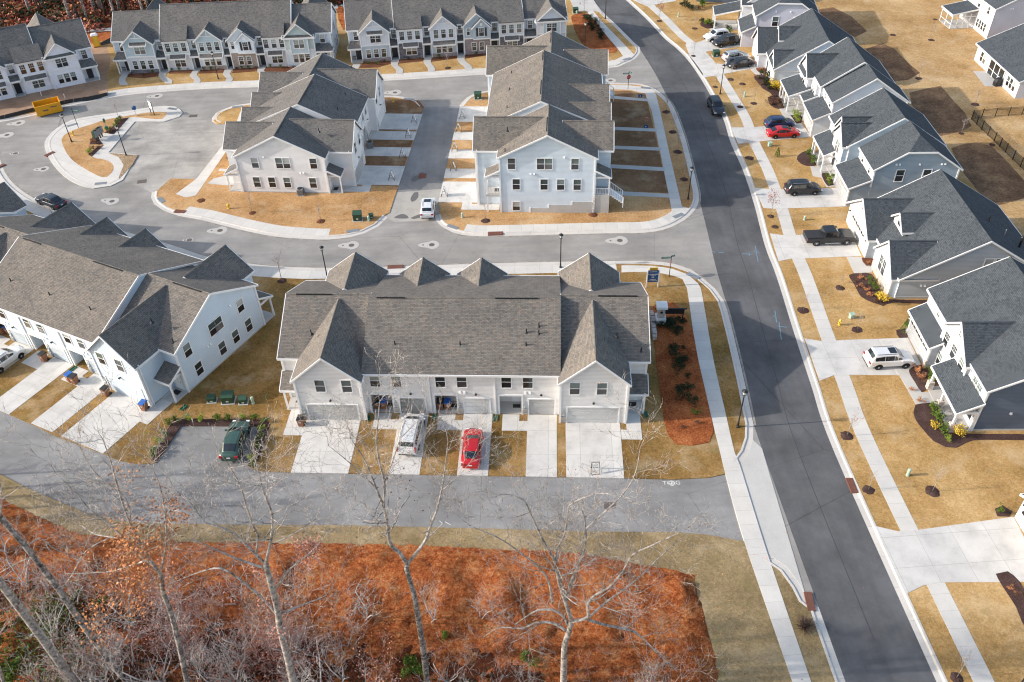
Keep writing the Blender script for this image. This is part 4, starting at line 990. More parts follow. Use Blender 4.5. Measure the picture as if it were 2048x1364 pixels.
tC=town_rear('C','townhouse_row','long warm grey townhouse row with the red car in its drive','s_grey','sh_brown')
tD=town_rear('D','townhouse_row','sky grey townhouse row set at a slant beside the green sedan bay','s_blueD','sh_brown')
tA=town_rear('A','townhouse_row','pale grey townhouse row left of the alley with its plain gable end facing the street','s_greyA','sh_dark')
tB=town_rear('B','townhouse_row','tall pale blue townhouse row right of the alley with stepped foundation','s_blueB','sh_brown',lift=2.6)

# ---------------------------------------------------------------- townhouse rows seen from the front
def front_row(name,label,org,ang,units,x0,x1,ridge_parts,rm,depth=12.0,lporch=True,rporch=True,wrap=False,rear=()):
    h=House(name,label,'townhouse row',G(*org),R(ang)); E0=5.35
    side='wrap' if wrap else 's_whiteblue'
    # main bodies
    for a,b,y0,zr in ridge_parts:
        yr=6.15; s=(zr-E0)/(yr-y0); y1=2*yr-y0
        h.gable(a,b,y0,y1,0,E0,'x',s,side,rm,over=.3,oe=.28,ends=(a==ridge_parts[0][0],b==ridge_parts[-1][1]))
    for cx,wd in rear: h.gable(cx-wd/2,cx+wd/2,8,14.2,0,E0,'y',.95,side,rm,over=.25)
    def entry(a,b,porch=False):
        y0=1.55
        zp=2.62
        h.sheet([[(a-.02,.1,zp),(b+.02,.1,zp),(b+.02,y0+.2,zp+.85),(a-.02,y0+.2,zp+.85)]],rm)
        h.trim.box(a,b,.12,.3,zp-.32,zp-.03)
        h.found.box(a,b,-.1,y0,0,.12)
        c=(a+b)/2
        h.door(c,ymain,'S',.95,2.1,'dark_door',.12)
    ymain=min(r[2] for r in ridge_parts)
    for U in units:
        k=U['k']; a,b=U['x']; y=U.get('y',0.0); up=U.get('up','bb_bluegrey'); lo=U.get('lo','s_white')
        if wrap: up=lo='wrap'
        c=(a+b)/2; hw=(b-a)/2
        h.W(lo).box(a,b,y,ymain+.6,0,2.95)
        if k=='flat':
            h.W(up).box(a,b,y,ymain+.6,2.95,E0-.02)
            h.trim.box(a-.06,b+.06,y-.07,y,2.88,3.08); h.trim.box(a-.1,b+.1,y-.1,y,E0-.32,E0-.05)
            zl=E0+.08
            sl=.60
            h.sheet([[(a-.1,y-.3,zl),(b+.1,y-.3,zl),(b+.1,y+2.4,zl+2.7*sl),(a-.1,y+2.4,zl+2.7*sl)]],rm,trim=False)
            for dx in (-1.35,0,1.35): h.win(c+dx,y,4.15,'S',.78,1.45,'grid')
        else:
            zpk=hw*.86
            h.W(up).prism([(a,2.95),(b,2.95),(b,E0-.1),(c,E0-.1+zpk),(a,E0-.1)],'y',y,ymain+.6)
            h.gable(a,b,y,7.0,0,E0-.1,'y',.86,up,rm,over=.3,oe=.32,ends=(True,False),walls=False)
            zt=E0-.1+zpk
            h.W(up).prism([(a,E0-.1),(b,E0-.1),(c,zt)],'y',ymain+.6,6.5)
            h.trim.box(a-.05,b+.05,y-.06,y,2.88,3.08)
            if k=='king':   # king post gable with window pair or trio
                h.trim.box(c-.07,c+.07,y-.12,y-.01,zt-1.1,zt-.15); h.trim.box(c-1.25,c+1.25,y-.12,y-.01,zt-1.2,zt-1.06)
                if U.get('hood'):
                    h.win(c+.15,y,4.15,'S',1.75,1.4,'gridpair')
                    h.sheet([[(c-1.25,y-.55,5.05),(c+1.5,y-.55,5.05),(c+1.5,y+.0,5.5),(c-1.25,y+.0,5.5)]],rm,.08)
                else:
                    for dx in (-1.3,0,1.3): h.win(c+dx,y,4.15,'S',.75,1.45,'grid')
            if k=='nest':
                # small nested gable carrying one shuttered window
                cc=c+.75; w2=1.45
                h.gable(cc-w2,cc+w2,y-.45,y+.6,2.9,E0-.35,'y',.95,up,rm,over=.22,oe=.2,ends=(True,False))
                h.trim.box(cc-w2-.05,cc+w2+.05,y-.5,y-.45,2.85,3.05)
                h.win(cc,y-.45,4.15,'S',.85,1.4,'grid'); h.win(c-1.5,y,4.2,'S',.5,1.2,'grid')
                sh=MB(); sh.box(cc-.92,cc-.56,y-.50,y-.45,3.45,4.9); h.part('shutter',sh,'dark_door'); sh=MB(); sh.box(cc+.56,cc+.92,y-.50,y-.45,3.45,4.9); h.part('shutter',sh,'dark_door')
                lv=MB(); lv.box(cc-.2,cc+.2,y-.5,y-.45,5.25,5.75); h.part('gable_vent',lv,'white')
            if k=='bay':
                h.sheet([[(a-.2,y-.5,E0-.12),(b+.2,y-.5,E0-.12),(b+.2,y+.02,E0+.2),(a-.2,y+.02,E0+.2)]],rm,.08)
                h.W('wrap' if wrap else 'bb_bluegrey').box(c-1.45,c+1.45,y-.4,y-.0,2.45 if not wrap else 5.05,5.05 if not wrap else 5.1)
                if not wrap:
                    for xx in (c-1.5,c+1.5): h.trim.box(xx-.06,xx+.06,y-.46,y-.34,2.4,5.1)
                    h.trim.box(c-1.5,c+1.5,y-.46,y-.4,2.38,2.55)
                h.win(c,y-(.4 if not wrap else 0),4.15,'S',1.7,1.4,'gridpair')
        # ground floor
        g=U.get('g','trio')
        if g=='trio':
            for dx in (-1.3,0,1.3): h.win(c+dx*(1 if k=='king' and U.get('hood') else .78),y,1.55,'S',.75,1.45,'grid')
        elif g=='pair2': h.win(c-.6,y,1.5,'S',.72,1.4,'grid'); h.win(c+.75,y,1.5,'S',.72,1.4,'grid')
        else:
            h.win(c+.1,y,1.45,'S',1.75,1.35,'gridpair')
        if U.get('awn'):
            ww=U['awn']; h.sheet([[(c-ww/2,y-.75,2.45),(c+ww/2,y-.75,2.45),(c+ww/2,y,3.0),(c-ww/2,y,3.0)]],rm,.08)
        if U.get('plinth'): 
            q=MB(); q.box(a+.02,b-.02,y-.08,y-.0,0,.75); h.part('plinth',q,U['plinth'])
        for xx in (a,b): h.trim.box(xx-.09,xx+.09,y-.05,y+.12,0,E0-.25)
        if U.get('entry'):
            e0,e1=U['entry']; entry(e0,e1); h.win((e0+e1)/2+.1,ymain,4.25,'S',.8,1.4,'grid')
            h.trim.box(e1-.1,e1,0.12,.26,0,2.4)
    if lporch:
        a,b=x0,0.0; zp=2.65
        h.sheet([[(a-.3,-.2,zp),(b,-.2,zp),(b,ymain,zp+.9),(a+.3,ymain,zp+.9)],[(a-.3,-.2,zp),(a+.3,ymain,zp+.9),(a-.3,ymain,zp)]],rm)
        h.post(a+.05,.0,0,zp-.1); h.found.box(a,b,-.1,ymain,0,.15); h.trim.box(a,b,-.12,.04,zp-.32,zp-.03)
        h.door(b-.65,ymain,'S',.95,2.1,'dark_door',.15); h.win(b-.7,ymain,4.3,'S',.8,1.4,'grid'); pl=MB(); pl.box(a+.02,b-1.2,ymain-.06,ymain,.15,.8); h.part('plinth',pl,'stone_g' if not wrap else 'wrap')
    if rporch:
        a,b=rporch; zp=2.65
        h.sheet([[(a,-.2,zp),(b+.3,-.2,zp),(b-.3,ymain,zp+.9),(a,ymain,zp+.9)],[(b+.3,-.2,zp),(b+.3,ymain,zp),(b-.3,ymain,zp+.9)]],rm)
        h.post(b-.05,.0,0,zp-.1); h.found.box(a,b,-.1,ymain,0,.15); h.trim.box(a,b,-.12,.04,zp-.32,zp-.03)
        h.door(a+1.2,ymain,'S',.95,2.1,'dark_door',.15); h.win(a+1.3,ymain,4.3,'S',.8,1.4,'grid')
    xr=ridge_parts[-1][1]
    for yy,zz in ((2.9,4.4),(6.2,4.4),(7.1,4.4),(10.4,4.4),(3.2,1.6),(6.6,1.6),(8.2,1.6),(10.2,1.6)): h.win(xr,yy,zz,'E',.8,1.4)
    h.corner(xr,ymain,0,E0-.2,.1); h.corner(ridge_parts[0][0],ymain,0,E0-.2,.1)
    h.done(); return h
UE=[dict(k='king',x=(0,4.85),hood=1,up='bb_bluegrey',lo='s_white',plinth='stone_g',entry=(4.85,6.45)),
    dict(k='flat',x=(6.45,10.6),y=.45,up='bb_green',lo='s_white',g='pair',awn=2.7,entry=(10.6,12.1)),
    dict(k='king',x=(12.1,16.35),y=.25,up='bb_bluegrey',lo='s_whiteblue',awn=3.9,plinth='brick',entry=(16.35,17.55)),
    dict(k='nest',x=(17.55,21.85),y=.1,up='s_whiteblue',lo='brick',g='pair2',entry=(21.85,23.3)),
    dict(k='flat',x=(23.3,27.0),y=.3,up='s_white',lo='s_white',g='pair',awn=2.5),
    dict(k='bay',x=(27.0,32.0),up='bb_green',lo='s_whiteblue',g='trio')]
front_row('townhouse_row','row of white and blue-grey townhouses facing the street behind the mail kiosk','0 0' and (263.6,148.3),2.2,UE,-2.0,34.6,[(-2.0,5.9,1.6,8.5),(5.9,28.2,1.3,9.4),(28.2,34.7,1.6,8.5)],'sh_dark',rporch=(32.0,34.6),rear=((2.8,5.6),(30.8,5.6)))
UF=[dict(k='king',x=(0,4.9),hood=1,up='bb_white',lo='s_bluegrey',plinth='brick_r',entry=(4.9,6.35)),
    dict(k='flat',x=(6.35,10.6),y=.3,up='bb_white',lo='stone_g',g='pair',awn=2.6,entry=(10.6,12.1)),
    dict(k='king',x=(12.1,16.5),y=.1,up='bb_white',lo='s_bluegrey',awn=3.9,plinth='brick_r',entry=(16.5,17.8)),
    dict(k='nest',x=(17.8,22.4),y=.1,up='s_bluegrey',lo='brick_r',g='pair2',entry=(22.4,24.0)),
    dict(k='flat',x=(24.0,28.3),y=.2,up='s_white',lo='stone_g',g='pair',awn=2.5,entry=(28.3,30.6)),
    dict(k='bay',x=(30.6,35.7),up='bb_white',lo='s_bluegrey',g='trio')]
front_row('townhouse_row','row of white and grey townhouses with dark stone panels above the alley',(726.7,125.9),6.0,UF,-2.0,35.9,[(-2.0,5.9,1.6,8.6),(5.9,28.5,1.3,9.0),(28.5,35.9,1.6,8.6)],'sh_dark',rporch=None,rear=((2.8,5.6),))
UG=[dict(k='bay',x=(-4.9,0),g='trio',entry=(0,0.01)),
    dict(k='flat',x=(-9.2,-4.9),y=.35,g='pair',awn=3.4,entry=(-11.0,-9.4)),
    dict(k='king',x=(-15.6,-11.0),y=.1,g='trio',awn=3.5,entry=(-17.3,-15.6)),
    dict(k='flat',x=(-21.6,-17.3),y=.35,g='pair',awn=3.0)]
UG[0].pop('entry')
hg=front_row('townhouse_row','unfinished townhouse row in white house wrap beside the yellow skip',(171.6,166.3),27.6,UG,-30,2.4,[(-30,-5.6,1.3,9.2),(-5.6,2.5,1.5,8.5)],'sh_dark',lporch=False,rporch=(0.0,2.4),wrap=True,rear=((-3.6,5.6),))
# row whose roof corner shows at the left edge of the photo
_ha=-33; _T=G(9,364,7.75); _hu=Vector((math.cos(R(_ha)),math.sin(R(_ha)),0)); _hv=Vector((-_hu.y,_hu.x,0)); _ho=_T-_hu*3.0-_hv*14.1; _ho.z=0
h=House('townhouse_row','townhouse row of which only a dark roof corner shows at the photo edge','townhouse row',_ho,R(_ha))
h.gable(-14,6.2,0,12,0,5.5,'x',.5,'s_blueD','sh_brown'); h.gable(0.2,5.8,7,13.8,0,5.5,'y',.76,'s_blueD','sh_brown'); h.gable(-6.5,-1,7,13.8,0,5.5,'y',.76,'s_blueD','sh_brown')
for yy in (2,6,9.5): h.win(6.2,yy,4.5,'E'); h.win(6.2,yy,1.6,'E')
h.door(4.5,0,'S',mat='white_door'); h.garage(-4,0,'S'); h.done()

# ---------------------------------------------------------------- detached houses on the right, local x away from the street, y north
def hbase(h,x0,x1,y0,y1,z=.3):
    h.found.box(x0-.02,x1+.02,y0-.03,y1+.03,0,z)
# R6: two-storey navy sided house with stone porch piers
h=House('detached_house','navy sided two-storey house with a stone pier porch beside the white car','house',G(*z6(610,1268)),R(-2))
h.gable(.0,14.0,.15,15.0,0,5.35,'y' if False else 'x',.0001,'s_navy','sh_char',roof=False)
# main roof: ridge runs y at x=7, eaves x=-.2 and 14.2
h.walls.clear()
h.gable(.05,13.6,.15,15.1,0,5.45,'y',.56,'s_navy','sh_char',over=.35,oe=.3)
h.W('s_frontgrey').box(-.02,.3,.15,15.1,0,5.4)
# big front gable
h.gable(3.8,9.7,-.35,0,0,5.4,'y',.1,'s_frontgrey','sh_char',roof=False) if False else None
h.W('s_frontgrey').prism([(3.8,0),(9.8,0),(9.8,5.3),(6.8,7.75),(3.8,5.3)],'x',-.35,1.2)
h.sheet([[(-.75,3.45,5.15),(-.75,6.8,7.95),(4.6,6.8,7.95),(4.6,3.45,5.15)],[(-.75,6.8,7.95),(-.75,10.15,5.15),(4.6,10.15,5.15),(4.6,6.8,7.95)]],'sh_char')
h.trim.box(-.42,-.34,3.8,9.8,5.2,5.42); h.trim.box(-.42,-.34,3.75,3.95,0,5.2); h.trim.box(-.42,-.34,9.65,9.85,2.9,5.2)
for yy in (4.9,6.8,8.7): h.win(-.35,yy,4.15,'W',.95,1.5,'grid')
h.win(-.35,6.8,6.45,'W',.45,.6,'cross'); h.win(-.02,1.9,4.15,'W',1.8,1.6,'gridpair'); h.win(-.02,12.2,4.6,'W',.6,.7,'cross')
h.win(-.35,8.6,1.6,'W',.9,1.5,'grid'); h.win(-.02,1.6,1.6,'W',1.7,1.5,'gridpair'); h.door(-.35,5.4,'W',1.0,2.1,'dark_door',.3)
# garage wing
h.W('s_frontgrey').box(-1.3,.5,9.1,14.9,0,2.95)
h.sheet([[(-1.65,8.85,2.82),(-1.65,15.1,2.82),(1.2,15.1,4.5),(1.2,8.85,4.5)]],'sh_char')
h.W('s_frontgrey').prism([(-1.3,2.9),(.6,2.9),(.6,4.0)],'y',9.1,14.9)
h.garage(-1.3,12.0,'W',4.9,2.15); h.lamp(-1.3,14.7,2.1,'W'); q=MB(); q.box(-1.42,-1.22,8.95,9.3,0,1.0); h.part('stone_pier',q,'stone_p')
h.corner(-1.3,9.1,0,2.8,.09); h.corner(.05,.15,0,5.3,.1)
# porch
h.found.box(-2.05,.0,.0,6.2,0,.16)
h.sheet([[(-2.25,-.25,2.75),(-2.25,6.35,2.75),(-.02,6.35,4.0),(-.02,-.25,4.0)]],'sh_char')
h.trim.box(-2.08,-1.9,.0,6.2,2.4,2.68); h.trim.box(-2.0,-.02,.0,.14,2.4,2.68); h.trim.box(-2.0,-.35,6.05,6.2,2.4,2.68)
for yy in (.12,3.2,5.9): h.post(-1.92,yy,.16,2.45,.2,'stone_p')
h.post(-.15,.12,.16,2.45,.16)
hbase(h,.1,13.6,.15,15.1); h.wallvent(3.0,.15,2.4,'S')
h.done()
# R5: wide grey ranch with dormer
h=House('detached_house','wide slate grey one-storey house with a small dormer, black pickup at its garage','house',G(1699,418),R(-2))
h.gable(-.2,16.0,-19.0,-4.3,0,2.95,'y',.6,'s_slate','sh_char',over=.35,oe=.3)
h.W('s_whiteblue').box(-.28,-.1,-19.0,-11,0,2.9)
h.gable(-1.3,6.0,-11.05,-3.0,0,2.8,'x',.72,'s_white','sh_char',over=.3,oe=.35,ends=(True,False))   # garage gable
h.garage(-1.3,-6.9,'W',4.9,2.15); h.lamp(-1.3,-10.4,2.0,'W'); h.lamp(-1.3,-3.6,2.0,'W'); gv=MB(); gv.box(-1.36,-1.3,-7.2,-6.8,4.3,4.8); h.part('gable_vent',gv,'dark_door')
h.W('s_slate').box(-1.28,3.0,-11.12,-11.0,0,2.75)
h.gable(-1.0,4.0,-18.75,-12.9,0,2.85,'x',.95,'s_whiteblue','sh_char',over=.3,oe=.3,ends=(True,False)) # bay gable
q=MB(); q.box(-1.1,-1.0,-18.7,-12.95,0,1.1); h.part('stone_veneer',q,'stone_p'); h.win(-1.0,-15.4,2.1,'W',1.9,1.9,'gridpair')
h.gable(1.6,8.4,-12.6,-9.4,3.0,4.9,'x',.8,'s_white','sh_char',over=.3,oe=.3,ends=(True,False))  # dormer
h.win(1.6,-11.0,5.15,'W',.8,1.15,'cross')
h.door(-.28,-12.0,'W',1.0,2.1,'dark_door',.2); h.wallvent(2.2,-19.0,1.9,'S',2); 
for xx in (8.66,9.8): h.win(xx,-19.0,4.65,'S',.9,1.5)
h.found.box(-.2,16.02,-19.05,-18.98,0,.35); h.corner(-1.0,-18.75,0,2.8,.1); h.corner(16.0,-19.0,0,2.8,.1)
h.vent(10.5,-13,6.6); mb=MB(); mb.tube((13.3,-15.8,4.5),(13.3,-15.8,5.9),.14,.14,8); mb.lathe([(.2,5.9),(.24,6.0),(.16,6.15)],(13.3,-15.8),8); h.part('flue',mb,'black')
mb=MB(); mb.tube((11.9,-14.6,5.3),(11.9,-14.6,6.3),.06,.06,8); h.part('flue',mb,'galv')
h.done()
def clipped(h,x0,x1,y0,y1,ze,s,clip,wm,rm,over=.35,north=True,z0=0):
    "gable roof, ridge along y, its south end cut back (jerkinhead)"
    c=(x0+x1)/2; hw=(x1-x0)/2; zr=ze+hw*s; zc=ze+hw*s*clip; xw=hw*(1-clip); back=xw*1.15
    h.W(wm).prism([(x0,z0),(x1,z0),(x1,ze),(c+xw,zc),(c-xw,zc),(x0,ze)],'y',y0,y1)
    e=.3; zl=ze-over*s+.14
    a,b=(x0-over,y0-e),(x1+over,y0-e); k=.14
    h.sheet([[(x0-over,y0-e,zl),(c-xw,y0-e,zc+k),(c,y0+back,zr+k),(c,y1+.05,zr+k),(x0-over,y1+.05,zl)],
             [(c+xw,y0-e,zc+k),(x1+over,y0-e,zl),(x1+over,y1+.05,zl),(c,y1+.05,zr+k),(c,y0+back,zr+k)],
             [(c-xw,y0-e,zc+k),(c+xw,y0-e,zc+k),(c,y0+back,zr+k)]],rm)
    return c,zr
# R4 steel blue
h=House('detached_house','steel blue sided two-storey house with clipped gable end, black family car in its drive','house',G(*z4(480,1290)) if False else G(*ZM(1600,170,5.247)(480,1290)),R(-2))
c,_zr=clipped(h,2.55,13.0,.3,6.2,5.5,.66,.66,'s_steel','sh_char')
h.W('s_white').box(2.45,2.6,.3,6.2,2.9,5.45)
h.gable(1.0,13.2,6.2,15.0,0,5.5,'y',.62,'s_white','sh_char',over=.35,oe=.3,ends=(False,True))
h.W('s_steel').prism([(1.0,0),(13.2,0),(13.2,5.5),(7.1,9.28),(1.0,5.5)],'y',6.14,6.24)
h.W('s_steel').box(1.2,13.0,.4,6.2,0,2.9)
h.W('s_white').box(.0,3.0,.45,6.1,0,2.85); h.W('s_steel').prism([(.02,0),(2.6,0),(2.6,3.95),(.02,2.85)],'y',.38,.46)
h.sheet([[(-.3,.1,2.75),(-.3,6.3,2.75),(2.5,6.3,4.0),(2.5,.1,4.0)]],'sh_char'); h.garage(.0,3.2,'W',4.7,2.15)
h.W('s_steel').prism([(.02,2.8),(2.5,2.8),(2.5,3.95)],'y',6.0,6.12)
h.gable(.35,6.5,6.6,10.9,2.6,5.45,'x',.95,'s_white','sh_char',over=.3,oe=.3,ends=(True,False)); h.W('s_steel').box(.37,1.1,6.52,6.62,0,5.4)
h.gable(.75,6.5,8.2,12.0,5.3,5.6,'x',1.1,'s_white','sh_char',over=.25,oe=.25,ends=(True,False))
h.win(.35,8.75,4.2,'W',1.5,1.6,'gridpair'); h.win(1.0,12.8,4.2,'W',1.5,1.5,'gridpair'); h.win(2.45,1.7,4.55,'W',.6,.9,'grid'); h.win(2.45,4.6,4.55,'W',.6,.9,'grid')
h.sheet([[(-1.15,8.9,2.7),(-1.15,14.6,2.7),(1.0,14.6,3.75),(1.0,8.9,3.75)]],'sh_char'); h.found.box(-1.0,1.0,8.9,14.5,0,.15)
h.trim.box(-1.05,-.9,8.95,14.5,2.38,2.62); h.trim.box(-.9,1.0,8.95,9.08,2.38,2.62)
for yy in (9.05,11.0,13.4,14.4): h.post(-.95,yy,.15,2.4,.18)
h.door(1.0,10.6,'W',1.0,2.1,'dark_door',.15); h.win(1.0,12.9,1.6,'W',1.5,1.5,'gridpair')
rl=MB(); 
for q in range(14): rl.box(-.6+q*.12,-.57+q*.12,9.0,9.03,.3,1.05)
rl.box(-.9,1.0,8.97,9.05,1.05,1.12); h.part('railing',rl,'white')
h.win(5.8,.3,4.5,'S',.95,1.6); h.win(9.15,.3,4.5,'S',.95,1.6); h.wallvent(5.0,.3,6.1,'S',2); h.wallvent(7.9,.3,6.1,'S',1); h.wallvent(10.6,.3,6.1,'S',2)
h.corner(2.55,.3,2.9,5.3,.09); h.corner(13.0,.3,0,5.3,.09); h.corner(.02,.42,0,2.7,.09); hbase(h,.1,13,.35,14.9,.25); h.done()
# R3 pale blue with long porch
h=House('detached_house','cool white two-storey house with red and dark blue cars on its drive','house',G(*z3(745,1364)),R(-3))
h.gable(1.7,12.0,-.4,4.6,0,5.45,'y',.66,'s_whiteblue','sh_char',over=.35,oe=.3,ends=(True,False)); h.W('s_white').box(1.6,1.75,-.4,4.6,2.8,5.4)
h.gable(1.2,11.6,4.6,13.4,0,5.6,'y',.68,'s_whiteblue','sh_char',over=.35,oe=.3); h.W('s_white').box(1.1,1.25,4.6,13.4,0,5.5)
h.W('s_white').box(-.6,2.2,-.5,4.6,0,2.85); h.sheet([[(-.95,-.85,2.75),(-.95,5.1,2.75),(1.6,5.1,3.95),(1.6,-.85,3.95)]],'sh_char'); h.garage(-.6,2.1,'W',4.7,2.15)
h.W('s_whiteblue').prism([(-.58,0),(1.8,0),(1.8,3.85),(-.58,2.8)],'y',-.58,-.5)
h.gable(.0,5.0,8.1,12.9,2.6,5.5,'x',1.0,'s_white','sh_char',over=.3,oe=.3,ends=(True,False)); h.win(.0,10.5,4.1,'W',1.9,1.6,'gridpair')
h.sheet([[(-.55,8.2,5.2),(-.55,12.8,5.2),(.0,12.8,5.6),(.0,8.2,5.6)]],'sh_char',.08)
h.W('s_white').box(.6,1.2,5.2,7.9,2.6,5.4); h.win(.6,6.6,4.1,'W',1.5,1.5,'gridpair')
h.sheet([[(-2.7,7.3,2.7),(-2.7,13.2,2.7),(.6,13.2,3.9),(.6,7.3,3.9)]],'sh_char'); h.sheet([[(-1.0,4.9,3.0),(-1.0,7.3,3.0),(1.1,7.3,3.9),(1.1,4.9,3.9)]],'sh_char')
h.trim.box(-2.55,-2.4,7.4,13.1,2.38,2.62); h.trim.box(-2.4,1.1,7.4,7.53,2.38,2.62); h.found.box(-2.5,1.1,6.2,13.1,0,.15)
for yy in (7.5,9.4,11.3,12.9): h.post(-2.45,yy,.15,2.4,.2)
h.post(-.9,7.5,.15,2.4,.18)
h.door(1.1,9.0,'W',1.0,2.1,'dark_door',.15); h.win(1.1,11.6,1.6,'W',1.5,1.5,'gridpair')
h.win(1.6,.8,4.5,'W',.6,.9); h.win(1.6,3.4,4.5,'W',.6,.9); h.wallvent(4.6,-.4,5.6,'S',2); h.wallvent(9.8,-.4,5.6,'S',2); h.corner(1.7,-.4,0,5.3,.09); h.corner(12.0,-.4,0,5.3,.09); h.corner(-.6,-.5,0,2.7,.09); hbase(h,-.5,12,-.4,13.3,.25); h.done()
# R2 white with dormer and stone bay
h=House('detached_house','white dormer house with a stone front bay, silver and black cars on its drive','house',G(*z3(210,695)),R(-5))
h.gable(.8,15.6,-6.9,6.6,0,2.95,'y',.62,'s_whiteblue','sh_char',over=.35,oe=.3)
h.gable(-.6,6.5,.2,6.6,0,2.8,'x',.88,'s_white','sh_char',over=.3,oe=.35,ends=(True,False)); h.garage(-.6,3.4,'W',4.8,2.15); h.win(-.6,3.6,4.5,'W',.9,1.1,'grid'); h.lamp(-.6,.6,2.0,'W')
h.gable(.9,6.5,-6.6,-1.9,0,2.8,'x',.9,'s_whiteblue','sh_char',over=.3,oe=.3,ends=(True,False)); q=MB(); q.box(.82,.9,-6.55,-1.95,0,2.7); h.part('stone_veneer',q,'stone_p'); h.win(.82,-4.2,1.7,'W',1.6,1.7,'gridpair')
h.gable(2.6,9.3,.9,4.1,3.0,4.7,'x',.9,'s_white','sh_char',over=.3,oe=.3,ends=(True,False)); h.win(2.6,2.5,4.9,'W',.9,1.1,'grid')
h.door(.78,-1.0,'W',1.0,2.1,'dark_door',.2); h.vent(10,0,7.0); mb=MB(); mb.tube((12.6,-2.2,4.2),(12.6,-2.2,5.6),.14,.14,8); h.part('flue',mb,'black'); mb=MB(); mb.tube((12.2,-3.4,4.4),(12.2,-3.4,5.8),.10,.10,8); h.part('flue',mb,'black')
h.corner(.8,-6.9,0,2.8,.1); hbase(h,.9,15.6,-6.9,6.6,.25); h.done()
# R1 lavender grey
h=House('detached_house','lavender grey two-storey house with white and black cars nose-out on its drive','house',G(*z3(15,480)),R(-8))
clipped(h,1.9,12.2,.6,6.4,5.5,.66,.62,'s_lav','sh_char'); h.W('s_white').box(1.8,1.95,.6,6.4,2.9,5.45); h.W('s_lav').box(.4,12.0,.7,6.4,0,2.9)
h.gable(.6,12.2,6.4,15.0,0,5.5,'y',.62,'s_white','sh_char',over=.35,oe=.3,ends=(False,True))
h.W('s_white').box(-.2,2.2,.2,6.0,0,2.8); h.sheet([[(-.55,-.15,2.72),(-.55,6.2,2.72),(1.9,6.2,3.9),(1.9,-.15,3.9)]],'sh_char'); h.garage(-.2,3.0,'W',4.7,2.15); h.W('s_lav').prism([(-.18,0),(1.9,0),(1.9,3.8),(-.18,2.78)],'y',.12,.2); h.lamp(-.2,1.6,2.45,'W')
h.gable(.0,5,6.3,10.6,0,5.4,'x',.9,'s_white','sh_char',ends=(True,False)); h.win(.0,8.4,4.2,'W',1.4,1.6,'gridpair'); 
for yy in (7.3,9.5):
    sh=MB(); sh.box(-.06,0,yy-.2,yy+.2,3.4,5.0); h.part('shutter',sh,'dark_door')
h.win(.6,12.5,4.2,'W',1.4,1.5,'gridpair'); h.win(1.8,2.0,4.5,'W',.6,.9); h.win(1.8,5.0,4.5,'W',.6,.9); h.win(5.1,.6,4.5,'S',.95,1.6); h.win(8.6,.6,4.5,'S',.95,1.6); h.wallvent(5,.6,6.2,'S'); h.wallvent(7.4,.6,6.2,'S'); h.wallvent(9.9,.6,6.2,'S')
h.sheet([[(-4.6,8.0,2.7),(-4.6,12.6,2.7),(.6,12.6,3.9),(.6,8.0,3.9)]],'sh_char'); h.trim.box(-4.45,-4.3,8.1,12.5,2.38,2.62); h.found.box(-4.4,0,8.0,12.5,0,.15); h.door(.0,9.2,'W',1.0,2.1,'dark_door',.15)
for yy in (8.2,10.3,12.4): h.post(-4.35,yy,.15,2.4,.22)
rl=MB()
for q in range(18): rl.box(-2.6+q*.13,-2.57+q*.13,8.1,8.13,.3,1.05)
rl.box(-2.7,0,8.06,8.16,1.05,1.12); h.part('railing',rl,'white'); h.corner(1.9,.6,0,5.3,.09); h.corner(-.2,.2,0,2.7,.09); h.done()
# R0 far navy house at the top edge
h=House('detached_house','navy sided house at the top edge beyond the lavender one','house',G(1392,8)+Vector((0,0,0)),R(-12))
h.gable(0,12,1.2,14,0,5.4,'y',.6,'s_navy','sh_char'); h.sheet([[(-2,2,2.7),(-2,9,2.7),(0,9,3.8),(0,2,3.8)]],'sh_char')
for yy in (2.4,5.5,8.6): h.post(-1.8,yy,0,2.5,.2)
h.win(0,4,1.6,'W',1.5,1.5,'gridpair'); h.win(6,1.2,1.6,'S'); h.door(0,7,'W'); h.done()
# R7 garage corner at lower right
h=House('detached_house','white house of which only the garage corner shows at the right photo edge','house',G(2028,1036),R(3))
h.gable(0,13,-8.2,0,0,2.9,'x',.6,'s_white','sh_char'); h.garage(0,-3.6,'W',4.9,2.15); h.lamp(0,-.45,2.2,'W'); h.gable(2,14,-20,-8,0,3.0,'y',.5,'s_white','sh_char'); h.win(2,-12,1.6,'W',1.5,1.5,'gridpair')
pl=MB(); pl.box(-.05,0,-.95,-.45,1.3,1.6); h.part('number_plate',pl,'black'); h.done()
# S1, S2: houses whose backs face the field
zs=ZM(1880,0,4.012)
h=House('detached_house','pale two-storey house with a screened porch facing the straw field','house',G(*zs(372,318)),R(2))
h.gable(0,14,0,11,0,5.4,'x' if False else 'y',.5,'s_lav','sh_char'); h.W('s_white').box(-.06,.1,.0,11,0,5.4)
for yy in (1.6,2.5,3.4,4.3): h.win(-.06,yy,1.5,'W',.62,1.3)
for yy in (2.0,5.5): h.win(-.06,yy,4.4,'W',.7,1.2)
h.wallvent(2.5,0,5.3,'S',2)
h.sheet([[(-4.6,5.0,2.75),(-4.6,9.6,2.75),(0,9.6,3.6),(0,5.0,3.6)]],'sh_char'); h.found.box(-4.4,0,5.2,9.4,0,.15)
for x,y in ((-4.35,5.25),(-4.35,9.35),(-2.2,5.25),(-3.3,5.25),(-1.1,5.25),(-4.35,7.3)): h.post(x,y,.15,2.7,.12)
q=MB(); q.box(-4.3,-.1,5.2,5.26,2.2,2.3); q.box(-4.3,-.1,5.2,5.26,.9,.97); q.box(-4.4,-4.34,5.3,9.3,.9,.97); q.box(-4.4,-4.34,5.3,9.3,2.2,2.3); h.part('screen_frame',q,'white')
h.done()
